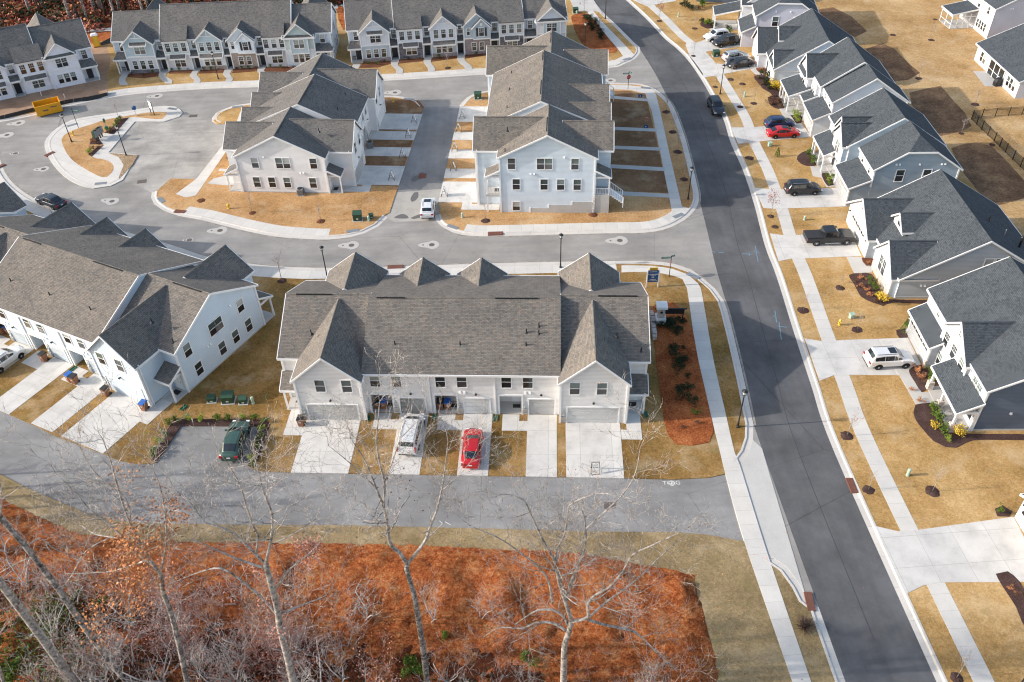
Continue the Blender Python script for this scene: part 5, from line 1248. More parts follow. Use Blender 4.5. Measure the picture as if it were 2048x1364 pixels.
h=House('detached_house','white one-storey house with a concrete patio and covered grill facing the field','house',G(*zs(597,795)),R(0))
h.gable(0,15,.0,15,0,2.9,'x' if False else 'y',.45,'s_white','sh_char',over=.4)
for yy in (1.3,2.3,3.3): h.win(0,yy,1.5,'W',.75,1.5)
h.win(0,11.9,1.5,'W',.8,1.5); h.win(0,12.9,1.5,'W',.8,1.5)
q=MB(); q.box(-.08,-.02,4.8,9.8,.15,2.55); h.part('porch_screen',q,'carglass'); q=MB()
for yy in (4.75,6.4,8.1,9.8): q.box(-.14,-.08,yy-.08,yy+.08,.1,2.6)
q.box(-.14,-.08,4.7,9.9,2.5,2.65); q.box(-.14,-.08,4.7,9.9,1.0,1.06); h.part('screen_frame',q,'white'); mb=MB(); mb.tube((3.2,5,4.2),(3.2,5,5.3),.12,.12,8); h.part('flue',mb,'black'); h.done()

# the slanted row follows ground that falls away to the west
tD.root.location.z=-.5; tD.root.rotation_euler=(0,-math.asin(.5/31.5),tD.root.rotation_euler.z)
# ================================================================= VEHICLES
def car_mesh(kind):
    "returns dict part->list of (mesh, smooth); x forward, y left, z up, centre on the ground"
    P={'sedan':dict(L=4.75,W=1.83,H=1.44,belt=.90,hood=.96,deck=1.02,sill=.24,ws=(1.15,.30),rs=(-1.15,-1.95),hx=1.15,wb=1.38,wr=.33),
       'suv':dict(L=4.75,W=1.92,H=1.72,belt=1.08,hood=1.14,deck=1.1,sill=.30,ws=(1.15,.45),rs=(-1.85,-2.2),hx=1.15,wb=1.36,wr=.36),
       'small_suv':dict(L=4.45,W=1.84,H=1.62,belt=1.02,hood=1.06,deck=1.05,sill=.28,ws=(1.05,.35),rs=(-1.6,-2.05),hx=1.05,wb=1.30,wr=.35),
       'van':dict(L=5.15,W=1.98,H=1.76,belt=1.05,hood=1.05,deck=1.05,sill=.26,ws=(1.75,.75),rs=(-2.15,-2.45),hx=1.75,wb=1.52,wr=.34)}[kind]
    L,Wd,H,b,ho=P['L']/2,P['W']/2,P['H'],P['belt'],P['hood']; sl=P['sill']; deck=P['deck']
    w0,w1=P['ws']; r0,r1=P['rs']; wx=P['wb']
    # stations: x, half width, sill z, shoulder z, centre top z (lower body)
    N=[(L,.62,sl+.12,sl+.38,sl+.40),(L-.06,.80,sl,.58,.64),(L-.22,.93,sl-.02,.74,ho-.16),(L-.6,.985,sl,.86,ho-.06),(wx+.42,1,sl,b-.04,ho-.02),(w0+.05,1,sl,b,ho+.03),(w1,1,sl,b+.02,b+.06),(0,1,sl,b+.02,b+.06),(r0,1,sl,b+.03,b+.06),(min(r1,-wx-.42)+.0,.99,sl,b+.03,deck)]
    if kind=='sedan': N+=[(-L+.35,.97,sl,b,deck-.02),(-L+.1,.92,sl,b-.06,deck-.06),(-L,.82,sl+.1,.62,.66)]
    else: N+=[(-L+.18,.97,sl,b,deck),(-L+.05,.94,sl,b-.06,b),(-L,.86,sl+.08,.66,.70)]
    body=MB(); rows=[]
    for x,wf,z0,zs,zt in N:
        w=Wd*wf; z0=min(z0,zs-.05)
        half=[(0,z0),(w*.86,z0),(w*.97,z0+.1),(w,(z0+zs)/2),(w*.985,zs-.05),(w*.93,zs),(w*.80,zs+(zt-zs)*.55),(w*.42,zt-.005),(0,zt)]
        rows.append([(x,y,z) for y,z in half]+[(x,-y,z) for y,z in half[-2:0:-1]])
    n=len(rows[0]); 
    for r in rows: body.v+=r
    for i in range(len(rows)-1):
        for j in range(n): body.f.append((i*n+j,(i+1)*n+j,(i+1)*n+(j+1)%n,i*n+(j+1)%n))
    body.f.append(tuple(range(n))); body.f.append(tuple(range((len(rows)-1)*n+n-1,(len(rows)-1)*n-1,-1)))
    # greenhouse
    cab=MB(); roofw=Wd*.74 if kind!='van' else Wd*.78
    S=[(w0,Wd*.86,b+.0,ho+.04,Wd*.60,ho+.05),(w1,Wd*.91,b+.01,0,roofw,H-.03),(w1-.5,Wd*.92,b+.01,0,roofw*1.0,H+.0),(r0+.3,Wd*.92,b+.02,0,roofw,H-.005),(r0,Wd*.91,b+.02,0,roofw*.98,H-.05 if kind=='sedan' else H-.03),(r1,Wd*.86,b+.03,0,Wd*.70 if kind!='sedan' else Wd*.62,deck+.01 if kind=='sedan' else b+.12)]
    C=[]
    for x,wb_,zb,_,wr_,zr in S: C.append([(x,wb_,zb-.04),(x,wr_,zr-.045),(x,wr_*.82,zr),(x,0,zr+.018),(x,-wr_*.82,zr),(x,-wr_,zr-.045),(x,-wb_,zb-.04)])
    n=7
    for r in C: cab.v+=r
    for i in range(len(C)-1):
        for j in range(n-1): cab.f.append((i*n+j,(i+1)*n+j,(i+1)*n+j+1,i*n+j+1))
    cab.f.append(tuple(range(n))); cab.f.append(tuple((len(C)-1)*n+k for k in range(n-1,-1,-1)))
    def lift(q,o=.012):
        q=[Vector(p) for p in q]; nn=(q[1]-q[0]).cross(q[2]-q[0]).normalized(); c=sum(q,Vector())/len(q)
        if nn.dot(c-Vector((0,0,b*.6)))<0: nn=-nn
        return [p+nn*o for p in q]
    def inner(q,a=.06,tb=.10):
        q=[Vector(p) for p in q]; c=sum(q,Vector())/4
        return [p+(c-p)*a for p in q]
    def curved(mb,A,B,t0,t1):
        P=[]
        for t in (t0,t1):
            row=[Vector(a).lerp(Vector(b_),t) for a,b_ in zip(A,B)]; row=[row[1].lerp(row[2],.35)]+row[2:5]+[row[5].lerp(row[4],.35)]; P.append(row)
        for j in range(4): mb.face(lift([P[0][j],P[0][j+1],P[1][j+1],P[1][j]],.018))
    ws=MB(); A,B=C[0],C[1]
    curved(ws,A,B,.10,.93)
    rw=MB(); A,B=C[-1],C[-2]; curved(rw,A,B,.22 if kind!='sedan' else .10,.90)
    sw=[]
    xs=[(w1+ (w0-w1)*.45,.0)]
    def sidepane(xa,xb,s,ta,tb_):
        def pt(x,t):
            for k in range(len(S)-1):
                if S[k][0]>=x>=S[k+1][0]:
                    u=(S[k][0]-x)/(S[k][0]-S[k+1][0]); p=Vector(C[k][0]).lerp(Vector(C[k+1][0]),u); q=Vector(C[k][1]).lerp(Vector(C[k+1][1]),u); r=p.lerp(q,t); return Vector((r.x,r.y*s,r.z))
        return [pt(xa,.10),pt(xb,.10),pt(xb,tb_),pt(xa,ta)]
    segs={'sedan':[(.62,.10,.55,.88),(.04,-.85,.88,.86),(-.91,-1.35,.84,.48)],'suv':[(.85,.10,.6,.88),(.04,-.85,.88,.88),(-.91,-1.85,.88,.7)],'small_suv':[(.75,.05,.6,.88),(-.01,-.8,.88,.86),(-.86,-1.6,.84,.6)],'van':[(1.25,.35,.55,.88),(.29,-.9,.88,.88),(-.96,-2.1,.88,.8)]}[kind]
    for s in (1,-1):
        for xa,xb,ta,tb_ in segs:
            m=MB(); q=sidepane(xa,xb,s,ta,tb_); m.face(lift(q,.014)); sw.append(m)
    # lamps, grille, plate, mirrors, wheels
    hl=[];tl=[]
    for s in (1,-1):
        m=MB(); m.box(L-.26,L-.05,s*Wd*.52,s*Wd*.86,.62,.74); hl.append(m)
        m=MB(); m.box(-L-.015,-L+.2,s*Wd*.60,s*Wd*.93,b-.24,b-.06) if kind!='van' else m.box(-L-.02,-L+.15,s*Wd*.80,s*Wd*.93,b-.3,b+.25); tl.append(m)
    gr=MB(); gr.box(L-.06,L+.012,-Wd*.42,Wd*.42,.42,.66)
    pl=MB(); pl.box(-L-.03,-L+.02,-.16,.16,.62,.72)
    bp=MB(); bp.box(-L-.03,-L+.2,-Wd*.78,Wd*.78,.32,.42)
    mi=[]
    for s in (1,-1):
        m=MB(); m.box(w0-.42,w0-.28,s*Wd*.96,s*(Wd+.17),b+.0,b+.14); mi.append(m)
    wh=[]
    rr=P['wr']
    for s in (1,-1):
        for x in (wx,-wx):
            t=MB(); prof=[(rr*.62,-.11),(rr*.96,-.11),(rr,-.07),(rr,.07),(rr*.96,.11),(rr*.62,.11)]
            t.lathe([(r,z) for r,z in prof],(0,0),20)
            t.v=[(p[0]+x,p[2]*1.0+s*(Wd-.11),p[1]+rr) for p in t.v]
            d=MB(); d.lathe([(rr*.64,.0),(rr*.64,.112),(rr*.5,.10),(rr*.14,.118)],(0,0),16); d.v=[(p[0]+x,s*p[2]+s*(Wd-.11),p[1]+rr) for p in d.v]
            sp=MB()
            for k in range(5):
                a=2*math.pi*k/5+.3; ca,sa=math.cos(a),math.sin(a)
                w2=.045
                q=[(ca*.06-sa*w2,sa*.06+ca*w2),(ca*rr*.6-sa*w2*.8,sa*rr*.6+ca*w2*.8),(ca*rr*.6+sa*w2*.8,sa*rr*.6-ca*w2*.8),(ca*.06+sa*w2,sa*.06-ca*w2)]
            wh.append((t,d))
    arch=MB()
    for s in (1,-1):
        for x in (wx,-wx):
            n=14; pts=[(x+math.cos(math.pi*k/n)*(rr+.055),rr+math.sin(math.pi*k/n)*(rr+.055)) for k in range(n+1)]
            y0=s*(Wd*1.003); i=len(arch.v); arch.v+=[(a,y0,c) for a,c in pts]; arch.f.append(tuple(range(i,i+n+1)))
    rails=None
    if kind in('suv','small_suv','van'):
        rails=MB()
        for s in (1,-1): rails.tube((w1-.15,s*roofw*.86,H+.045),(r0+.15,s*roofw*.86,H+.045),.022,.022,6)
    return dict(body=body,cab=cab,ws=ws,rw=rw,sw=sw,hl=hl,tl=tl,gr=gr,pl=pl,bp=bp,mi=mi,wh=wh,arch=arch,rails=rails)
_cm={}
def paint(name,c,rough=.28,metal=.25):
    if name in('black','ink'): metal=0.0; rough=.32
    if 'p_'+name in M: return M['p_'+name]
    t=NT('car_paint_'+name,rough,.6,metal); t.b.inputs['Coat Weight'].default_value=.25 if name in('black','ink') else .6; t.b.inputs['Coat Roughness'].default_value=.08
    t.color(c); M['p_'+name]=t.m; return t.m
def car(kind,x,y,ang,color,name,label,cat,extra=None,sc_=1.0):
    d=car_mesh(kind); c=G(x,y); pm=paint(*color)
    t=empty(name,(c.x,c.y,SZ if extra!='road' else .005),ang,label,cat,None); t.scale=(sc_,)*3
    o=d['body'].obj('body',pm,t,smooth=False); 
    bev=o.modifiers.new('smooth','SUBSURF'); bev.levels=1; bev.render_levels=2
    for p in o.data.polygons: p.use_smooth=True
    o=d['cab'].obj('cabin_shell',pm,t); bv=o.modifiers.new('bevel','BEVEL'); bv.width=.04; bv.segments=2; bv.limit_method='ANGLE'; bv.angle_limit=R(25)
    d['ws'].obj('windscreen',M['carglass'],t); d['rw'].obj('rear_window',M['carglass'],t)
    for m in d['sw']: m.obj('side_window',M['carglass'],t)
    for m in d['hl']: m.obj('headlight',M['head'],t)
    for m in d['tl']: m.obj('tail_light',M['tail'],t)
    for m in d['mi']: m.obj('wing_mirror',pm,t)
    d['gr'].obj('grille',M['black'],t); d['pl'].obj('number_plate',M['paint_white'],t); d['arch'].obj('wheel_arch_lining',M['tyre'],t)
    d['bp'].obj('bumper_trim',M['black'] if kind!='sedan' else pm,t)
    if d['rails']: d['rails'].obj('roof_rail',M['black'] if color[0]!='black' else M['galv'],t)
    for a,b in d['wh']:
        w_=a.obj('wheel',M['tyre'],t,smooth=False); b.obj('rim',M['rim'],w_)
    if extra=='sunroof': m=MB(); m.box(-.35,.35,-.42,.42,.0,.02); m.v=[(p[0],p[1],p[2]+{'sedan':1.46,'suv':1.74,'small_suv':1.64,'van':1.78}[kind]) for p in m.v]; m.obj('sunroof',M['carglass'],t)
    return t
WHITE=('white',(.80,.80,.80)); BLACK=('black',(.012,.013,.016)); RED=('red',(.55,.012,.018)); GREEN=('green',(.045,.095,.072)); NAVY=('navy',(.012,.035,.11)); SILV=('silver',(.42,.45,.48)); INK=('ink',(.016,.022,.035))
car('sedan',945,904,R(87),RED,'parked_car','red sedan parked nose-in on the townhouse drive between two strips of lawn','car')
car('van',824,876,R(84),WHITE,'parked_minivan','white minivan with black roof rails parked nose-in on the townhouse drive','minivan')
car('sedan',474,889,hd((465,915),(485,857)),GREEN,'parked_car','dark green sedan parked nose-in inside the hedged parking bay','car',sc_=1.04)
car('small_suv',14,728,R(62),WHITE,'parked_car','white crossover parked at the slanted townhouse row, cut by the photo edge','car')
car('sedan',104,409,hd((120,414),(88,402)),INK,'parked_car','black sedan parked by the kerb of the curving street','car','road')
car('small_suv',857,424,hd((857,430),(860,405)),WHITE,'parked_car','white crossover standing at the mouth of the alley, tail lights to the viewer','car','sunroof')
car('suv',1431,221,hd((1423,206),(1441,238)),INK,'driving_car','black crossover on the main road against the kerb, headlights facing the viewer','car','road')
car('suv',1775,728,hd((1728,734),(1822,729)),WHITE,'parked_car','large white family car with roof rails parked before the navy sided house','car','sunroof',1.03)
car('suv',1604,386,hd((1570,389),(1640,386)),BLACK,'parked_car','black family car with bright roof rails on the drive of the steel blue house','car')
car('sedan',1565,273,hd((1535,277),(1596,274)),RED,'parked_car','red sedan beside a dark blue car on the drive of the cool white house','car','sunroof')
car('small_suv',1558,255,hd((1528,258),(1590,254)),NAVY,'parked_car','dark blue hatchback beside the red sedan on the same drive','car')
car('suv',1471,122,hd((1445,126),(1498,118)),SILV,'parked_car','silver estate car with roof rails before the white dormer house','car')
car('sedan',1479,134,hd((1505,131),(1453,139)),BLACK,'parked_car','black sedan facing the street next to the silver estate','car')
car('suv',1432,80,hd((1458,77),(1407,85)),WHITE,'parked_car','white family car facing the street before the lavender house','car')
car('suv',1450,91,hd((1474,88),(1423,97)),BLACK,'parked_car','black family car facing the street next to the white one','car')
# pickup truck
def pickup(x,y,ang):
    c=G(x,y); t=empty('pickup_truck',(c.x,c.y,SZ),ang,'black crew cab pickup with covered bed on the drive of the wide ranch house','pickup truck'); pm=paint(*BLACK)
    L,Wd=2.95,1.0
    b=MB(); prof=[(-L,.55),(-L,1.10),(-.95,1.12),(-.95,1.18),(1.35,1.18),(1.5,1.22),(L-.25,1.12),(L,1.0),(L,.5),(L-.15,.42),(-L+.1,.48)]
    b.prism(prof,'y',-Wd,Wd); o=b.obj('body',pm,t); bv=o.modifiers.new('bevel','BEVEL'); bv.width=.07; bv.segments=3
    cb=MB(); A=[(-.95,-Wd*.92,1.12),(1.35,-Wd*.92,1.12),(1.35,Wd*.92,1.12),(-.95,Wd*.92,1.12),(-.78,-Wd*.76,1.88),(.55,-Wd*.76,1.90),(.55,Wd*.76,1.90),(-.78,Wd*.76,1.88)]
    cb.mesh(A,[(0,3,2,1),(4,5,6,7),(0,1,5,4),(1,2,6,5),(2,3,7,6),(3,0,4,7)]); o=cb.obj('cab',pm,t); bv=o.modifiers.new('bevel','BEVEL'); bv.width=.06; bv.segments=3
    m=MB(); m.box(-L+.08,-1.02,-Wd*.88,Wd*.88,1.1,1.16); m.obj('bed_cover',flat('bed_cover',(.035,.036,.04),.7,.3),t)
    def pane(nm,q): m=MB(); m.face(q); m.obj(nm,M['carglass'],t)
    for s in (1,-1):
        f=lambda x,k:(x,s*(Wd*(.92-.16*k)+.012),1.12+.77*k)
        pane('side_window',[f(-.80,.15),f(.1,.15),f(.1,.85),f(-.72,.85)]); pane('side_window',[f(.18,.15),f(1.05,.15),f(.5,.85),f(.18,.85)])
        m=MB(); m.box(1.0,1.15,s*Wd*.95,s*(Wd+.24),1.2,1.42); m.obj('wing_mirror',M['black'],t)
        m=MB(); m.box(L-.16,L+.01,s*Wd*.62,s*Wd*.95,.86,1.02); m.obj('headlight',M['head'],t)
        m=MB(); m.box(-L-.01,-L+.1,s*Wd*.84,s*Wd*.99,.78,1.06); m.obj('tail_light',M['tail'],t)
        m=MB(); m.box(-.7,1.2,s*Wd*.92,s*(Wd+.1),.38,.44); m.obj('side_step',M['galv'],t)
    pane('windscreen',[(1.29,-Wd*.84,1.24),(1.29,Wd*.84,1.24),(.64,Wd*.72,1.85),(.64,-Wd*.72,1.85)]); pane('rear_window',[(-.965,-Wd*.7,1.3),(-.965,Wd*.7,1.3),(-.84,Wd*.62,1.78),(-.84,-Wd*.62,1.78)])
    m=MB(); m.box(L-.02,L+.03,-Wd*.6,Wd*.6,.62,1.0); m.obj('grille',M['galv'],t); m=MB(); m.box(-L-.12,-L+.05,-Wd*.9,Wd*.9,.5,.64); m.obj('bumper',M['galv'],t)
    for s in (1,-1):
        for x in (1.95,-1.75):
            a=MB(); a.lathe([(.25,-.13),(.40,-.13),(.42,-.08),(.42,.08),(.40,.13),(.25,.13)],(0,0),20); a.v=[(p[0]+x,p[2]+s*(Wd-.10),p[1]+.42) for p in a.v]; w_=a.obj('wheel',M['tyre'],t)
            d=MB(); d.lathe([(.26,0),(.26,.135),(.2,.12),(.07,.14)],(0,0),16); d.v=[(p[0]+x,s*(p[2]+Wd-.10),p[1]+.42) for p in d.v]; d.obj('rim',M['rim'],w_)
pickup(1655,484,hd((1610,487),(1703,484)))

# ================================================================= STREET FURNITURE
def lamp_meshes():
    a=MB(); a.lathe([(.16,0),(.16,.12),(.11,.2),(.085,.6),(.07,.7),(.055,4.15),(.08,4.2)],(0,0),12)
    b=MB(); b.lathe([(.10,4.2),(.17,4.3),(.17,4.34)],(0,0),10); b.lathe([(.30,4.72),(.22,4.80),(.06,4.92),(.02,5.0)],(0,0),10)
    for k in range(4):
        t=math.pi/4+k*math.pi/2; b.tube((.15*math.cos(t),.15*math.sin(t),4.33),(.25*math.cos(t),.25*math.sin(t),4.73),.014,.014,5)
    g=MB(); g.lathe([(.13,4.34),(.22,4.71)],(0,0),10)
    return a.tomesh('post',M['black']),b.tomesh('lantern',M['black']),g.tomesh('glass',M['lampglass'])
LM=lamp_meshes()
for x,y,z0,lab in ((1475,855,0,'black lamp post on the verge right of the corner pine straw bed'),(1376,399,0,'black lamp post at the kerb corner before the pale blue row'),(655,557,0,'black lamp post behind the left roof end of the warm grey row'),(1121,536,0,'black lamp post rising behind the middle of the warm grey roof'),(144,285,0,'black lamp post on the kiosk island near the yellow hydrant'),(253,312,0,'black lamp post in the river stone bed of the parking court'),(1169.5,99,0,'black lamp post in the far pine straw bed'),(1210.5,38,0,'black lamp post on the verge at the top of the main road'),(437,159,0,'black lamp post on the lawn before the nested brick gable'),(1440,189,0,'black lamp post on the verge above the black crossover'),(2010,1412,0,'black lamp post whose lantern shows at the lower right photo edge')):
    c=G(x,y); t=empty('street_lamp',(c.x,c.y,LZ),random.random(),lab,'street lamp','street lamps')
    t.scale=(1,1,.98 if x<1400 else 1.0); 
    if x in(655,144): t.scale=(1,1,.93)
    inst('post',LM[0],t); l=inst('lantern',LM[1],t); inst('glass',LM[2],l)
# A-frame easel signs
def aframe_meshes():
    f=MB(); r=.022
    for s in (1,-1):
        for yy in (-.34,.34):
            f.tube((s*.42,yy,0),(s*.03,yy,1.25),r,r,6)
        f.tube((s*.42,-.34,.02),(s*.42,.34,.02),r,r,6); f.tube((s*.30,-.34,.40),(s*.30,.34,.40),r,r,6)
    f.tube((0,-.34,1.25),(0,.34,1.25),r,r,6)
    for yy in (-.34,.34): f.tube((-.30,yy,.42),(.30,yy,.42),r*.8,r*.8,5)
    b=[]
    for s in (1,-1):
        p=MB(); q=[(s*.30+s*.02,-.3,.42),(s*.30+s*.02,.3,.42),(s*.05+s*.02,.3,1.2),(s*.05+s*.02,-.3,1.2)]
        p.mesh(q+[(a-s*.03,b_,c_) for a,b_,c_ in q],[(0,1,2,3),(7,6,5,4),(0,4,5,1),(1,5,6,2),(2,6,7,3),(3,7,4,0)]); b.append(p.tomesh('board',M['white']))
    tx=MB()
    for s in (1,-1):
        for z0,z1,w_ in ((.98,1.04,.2),(.9,.94,.14),(.7,.80,.22)):
            f2=lambda z:s*(.05+(1.2-z)/.78*.25+.0265); tx.face([(f2(z0),-w_,z0),(f2(z0),w_,z0),(f2(z1),w_,z1),(f2(z1),-w_,z1)])
    return f.tomesh('frame',M['black']),b,tx.tomesh('print',M['grey_metal'])
AF=aframe_meshes()
for k,(x,y,a) in enumerate([(783.7,360,R(-5)),(804.9,314.7,R(-5)),(816.6,275,R(-5)),(828.3,245.7,R(-5)),(889,392.5,R(-3)),(906.8,341.6,R(-3)),(909.5,302,R(-3)),(917.3,264.4,R(-3)),(925,237,R(-3)),(1190,944,R(90))]):
    c=G(x,y); lab='black easel with white boards on an alley drive' if k<9 else 'black easel with a white board on the wide drive of the corner townhouse'
    t=empty('easel_sign',(c.x,c.y,.11),a,lab,'easel sign','easel signs on the alley drives' if k<9 else None)
    inst('frame',AF[0],t); 
    for bm in AF[1]:
        bo=inst('board',bm,t)
    inst('print',AF[2],t)
def box_on(name,x,y,w_,d_,h_,rz,mat,label,cat,group=None,lid=None,z=LZ,taper=0,pad=None,plate=True):
    c=G(x,y); t=empty(name,(c.x,c.y,z),rz,label,cat,group)
    m=MB(); a,b=w_/2,d_/2; k=1-taper
    m.mesh([(-a,-b,0),(a,-b,0),(a,b,0),(-a,b,0),(-a*k,-b*k,h_),(a*k,-b*k,h_),(a*k,b*k,h_),(-a*k,b*k,h_)],[(0,3,2,1),(4,5,6,7),(0,1,5,4),(1,2,6,5),(2,3,7,6),(3,0,4,7)])
    o=m.obj('cabinet',M[mat],t); bv=o.modifiers.new('bevel','BEVEL'); bv.width=.03; bv.segments=2
    m=MB(); m.mesh([(-a-.04,-b-.04,h_-.02),(a+.04,-b-.04,h_-.02),(a+.04,b+.04,h_+.06),(-a-.04,b+.04,h_+.06),(-a-.04,-b-.04,h_+.05),(a+.04,-b-.04,h_+.05),(a+.04,b+.04,h_+.14),(-a-.04,b+.04,h_+.14)],[(0,3,2,1),(4,5,6,7),(0,1,5,4),(1,2,6,5),(2,3,7,6),(3,0,4,7)]); m.obj('lid',M[lid or mat],t)
    if pad: m=MB(); m.box(-a-.12,a+.12,-b-.12,b+.12,-.05,.06); m.obj('pad',M['bare'],t)
    if plate: m=MB(); m.box(-.13,.13,-b-.012,-b,h_*.3,h_*.5); m.obj('label_plate',M['paint_white'],t)
    return t
for x,y,w_,d_,h_,lab in ((458,803,1.15,.95,.85,'large dark green transformer cabinet between two small ones behind the parking bay'),(425,803,.75,.6,.55,'small dark green cabinet left of the large transformer'),(488,806,.75,.65,.6,'small green cabinet right of the large transformer'),(716,440,1.1,1.0,.95,'dark green transformer on the lawn corner left of the alley'),(956,198,1.1,1.0,.9,'dark green transformer on the lawn right of the far alley mouth'),(1431.7,113,1.05,1.0,.85,'dark green transformer on the lawn above the silver estate'),(1151,26,1.0,.9,.8,'dark green transformer at the head of the far pine straw bed')):
    box_on('transformer_box',x,y,w_,d_,h_,0.05,'green_box',lab,'transformer','utility cabinets',pad=True)
def pedestal(x,y,h_,lab,mat='green_pale',r=.14,lean=0):
    c=G(x,y); t=empty('utility_pedestal',(c.x,c.y,LZ),0,lab,'utility pedestal','utility pedestals'); t.rotation_euler=(0,lean,0)
    m=MB(); m.lathe([(r*1.15,0),(r*1.15,.08),(r,.1),(r,h_-.3)],(0,0),12); m.obj('stem',M[mat],t); m=MB(); m.lathe([(r*1.06,h_-.32),(r*1.06,h_-.05),(r*.7,h_)],(0,0),12); m.obj('cap',M[mat],t)
for x,y,h_,lab in ((507,808,.9,'pale green pedestal at the right end of the cabinets behind the parking bay'),(738,443,.75,'pale green pedestal beside the transformer left of the alley'),(925,436,.7,'pale green pedestal on the lawn right of the alley mouth'),(1488.5,194,.8,'pale green pedestal on the lawn below the stone bay house'),(1356.5,34,.75,'pale pedestal on the lawn at the top of the road'),(1608.5,441,.6,'pale green pedestal on the lawn between pickup and black family car'),(1814.5,952,.85,'pale green pedestal on the wide lawn at the lower right'),(1154,28,.6,'grey green pedestal before the far transformer')): pedestal(x,y,h_,lab)
for x,y,lab in ((1702,637,'grey green utility box near the yellow hydrant of the right lawns'),(1539,293,'grey green utility box on the lawn below the red sedan'),(743,437,'small dark box beside the transformer left of the alley')):
    box_on('utility_box',x,y,.5,.4,.5,.3,'green_pale' if x>1000 else 'green_box',lab,'utility box')
def hydrant(x,y,lab,z=LZ):
    c=G(x,y); t=empty('fire_hydrant',(c.x,c.y,z),.5,lab,'fire hydrant','yellow fire hydrants')
    m=MB(); m.lathe([(.17,0),(.17,.04),(.11,.06),(.11,.55),(.15,.56),(.15,.60),(.13,.66),(.06,.74),(.03,.80)],(0,0),14); m.obj('barrel',M['hyd'],t)
    for a,b in (((-.22,0,.42),(.22,0,.42)),((0,-.2,.40),(0,0,.40))): m=MB(); m.tube(a,b,.07,.07,10); m.obj('outlet',M['hyd'],t)
for x,y,l in ((147,272,'yellow hydrant on the kiosk island'),(458,418,'yellow hydrant on the lawn left of the pale grey gable end'),(787,205,'yellow hydrant by the far alley kerb'),(1678,651,'yellow hydrant on the right lawn near the stone pier house')): hydrant(x,y,l)
def acunit(x,y,lab,rz):
    c=G(x,y); t=empty('air_conditioner',(c.x,c.y,LZ),rz,lab,'air conditioner')
    m=MB(); m.box(-.42,.42,-.42,.42,.05,.95); o=m.obj('casing',M['grey_metal'],t); bv=o.modifiers.new('bevel','BEVEL'); bv.width=.06; bv.segments=2
    m=MB(); 
    for k in range(8): m.box(-.44,.44,-.44,.44,.12+k*.1,.14+k*.1)
    m.obj('louvre',M['iron'],t); m=MB(); m.lathe([(.36,.95),(.36,.97),(.30,.98),(.08,.99)],(0,0),18); m.obj('fan_grille',M['black'],t); m=MB(); m.box(-.5,.5,-.5,.5,-.05,.05); m.obj('pad',M['bare'],t)
acunit(602.5,390,'grey air conditioner standing against the pale grey gable end',0); acunit(1062,417,'grey air conditioner standing on the lawn at the pale blue foundation',-.05)
for px,py,lab in ((741,296,'grey air conditioner by the alley side wall of the pale grey row'),): acunit(px,py,lab,.1)
# trash carts
def cart_meshes():
    b=MB(); b.mesh([(-.24,-.28,.0),(.24,-.28,0),(.24,.22,0),(-.24,.22,0),(-.30,-.36,.95),(.30,-.36,.95),(.30,.36,.95),(-.30,.36,.95)],[(0,3,2,1),(4,5,6,7),(0,1,5,4),(1,2,6,5),(2,3,7,6),(3,0,4,7)])
    def lid(mat):
        l=MB(); l.mesh([(-.33,-.40,.95),(.33,-.40,.95),(.33,.40,.95),(-.33,.40,.95),(-.30,-.36,1.02),(.30,-.36,1.02),(.30,.36,1.07),(-.30,.36,1.07)],[(0,3,2,1),(4,5,6,7),(0,1,5,4),(1,2,6,5),(2,3,7,6),(3,0,4,7)]); return l.tomesh('lid',M[mat])
    w_=MB(); w_.tube((-.32,.26,.13),(-.25,.26,.13),.13,.13,12); w2=MB(); w2.tube((.25,.26,.13),(.32,.26,.13),.13,.13,12); h_=MB(); h_.tube((-.24,.42,.92),(.24,.42,.92),.02,.02,6)
    s=MB(); s.box(-.1,.1,-.345,-.335,.55,.68)
    return b.tomesh('bin_body',M['bin']),lid('bin_black'),lid('bin_blue'),w_.tomesh('wheel',M['black']),w2.tomesh('wheel',M['black']),h_.tomesh('handle',M['black']),s.tomesh('sticker',M['bare'])
CM=cart_meshes()
def cart(loc,rz,blue,lab,grp='wheeled bins'):
    t=empty('wheeled_bin',loc,rz,lab,'wheeled bin',grp); inst('bin_body',CM[0],t); inst('lid',CM[2] if blue else CM[1],t); inst('wheel',CM[3],t); inst('wheel',CM[4],t); inst('handle',CM[5],t); inst('sticker',CM[6],t)
def cg(x,y,z=.115): c=G(x,y); return (c.x,c.y,z)
cart(cg(91,722),R(-28),0,'brown bin with black lid beside the second drive of the slanted row')
cart(cg(143,763),R(-34),1,'brown bin with blue lid, left of a pair on the lawn of the slanted row'); cart(cg(152,767),R(-22),0,'brown bin with black lid, right of a pair on the lawn of the slanted row')
cart(cg(215,791),R(-28),0,'brown bin with black lid at the corner of the slanted garage gable'); cart(cg(291,820),R(-20),1,'brown bin with blue lid at the right corner of the wide slanted garage')
cart(cg(604,851),R(-6),0,'brown bin with black lid at the left garage of the warm grey row')
for k,(i,xx,bl,lab) in enumerate([(1,.72,0,'brown bin with black lid inside the middle entry recess of the warm grey row'),(1,1.42,1,'brown bin with blue lid inside the middle entry recess of the warm grey row'),(0,.75,0,'brown bin left in the entry recess behind the minivan'),(0,1.4,1,'brown bin right in the entry recess behind the minivan')]):
    p=LF('C',unitx('C')[i]+.1+xx,1.75 if True else 0); cart((p.x,p.y,.125),R(-3),bl,lab)
p=LF('D',unitx('D')[0]-.1+1.5,1.7); cart((p.x,p.y,.125),R(-28),1,'brown bin with blue lid in the leftmost visible entry recess of the slanted row')
p=LF('D',unitx('D')[0]+.7,1.4); cart((p.x,p.y,.125),R(-28),0,'brown bin with black lid in the leftmost visible entry recess of the slanted row')
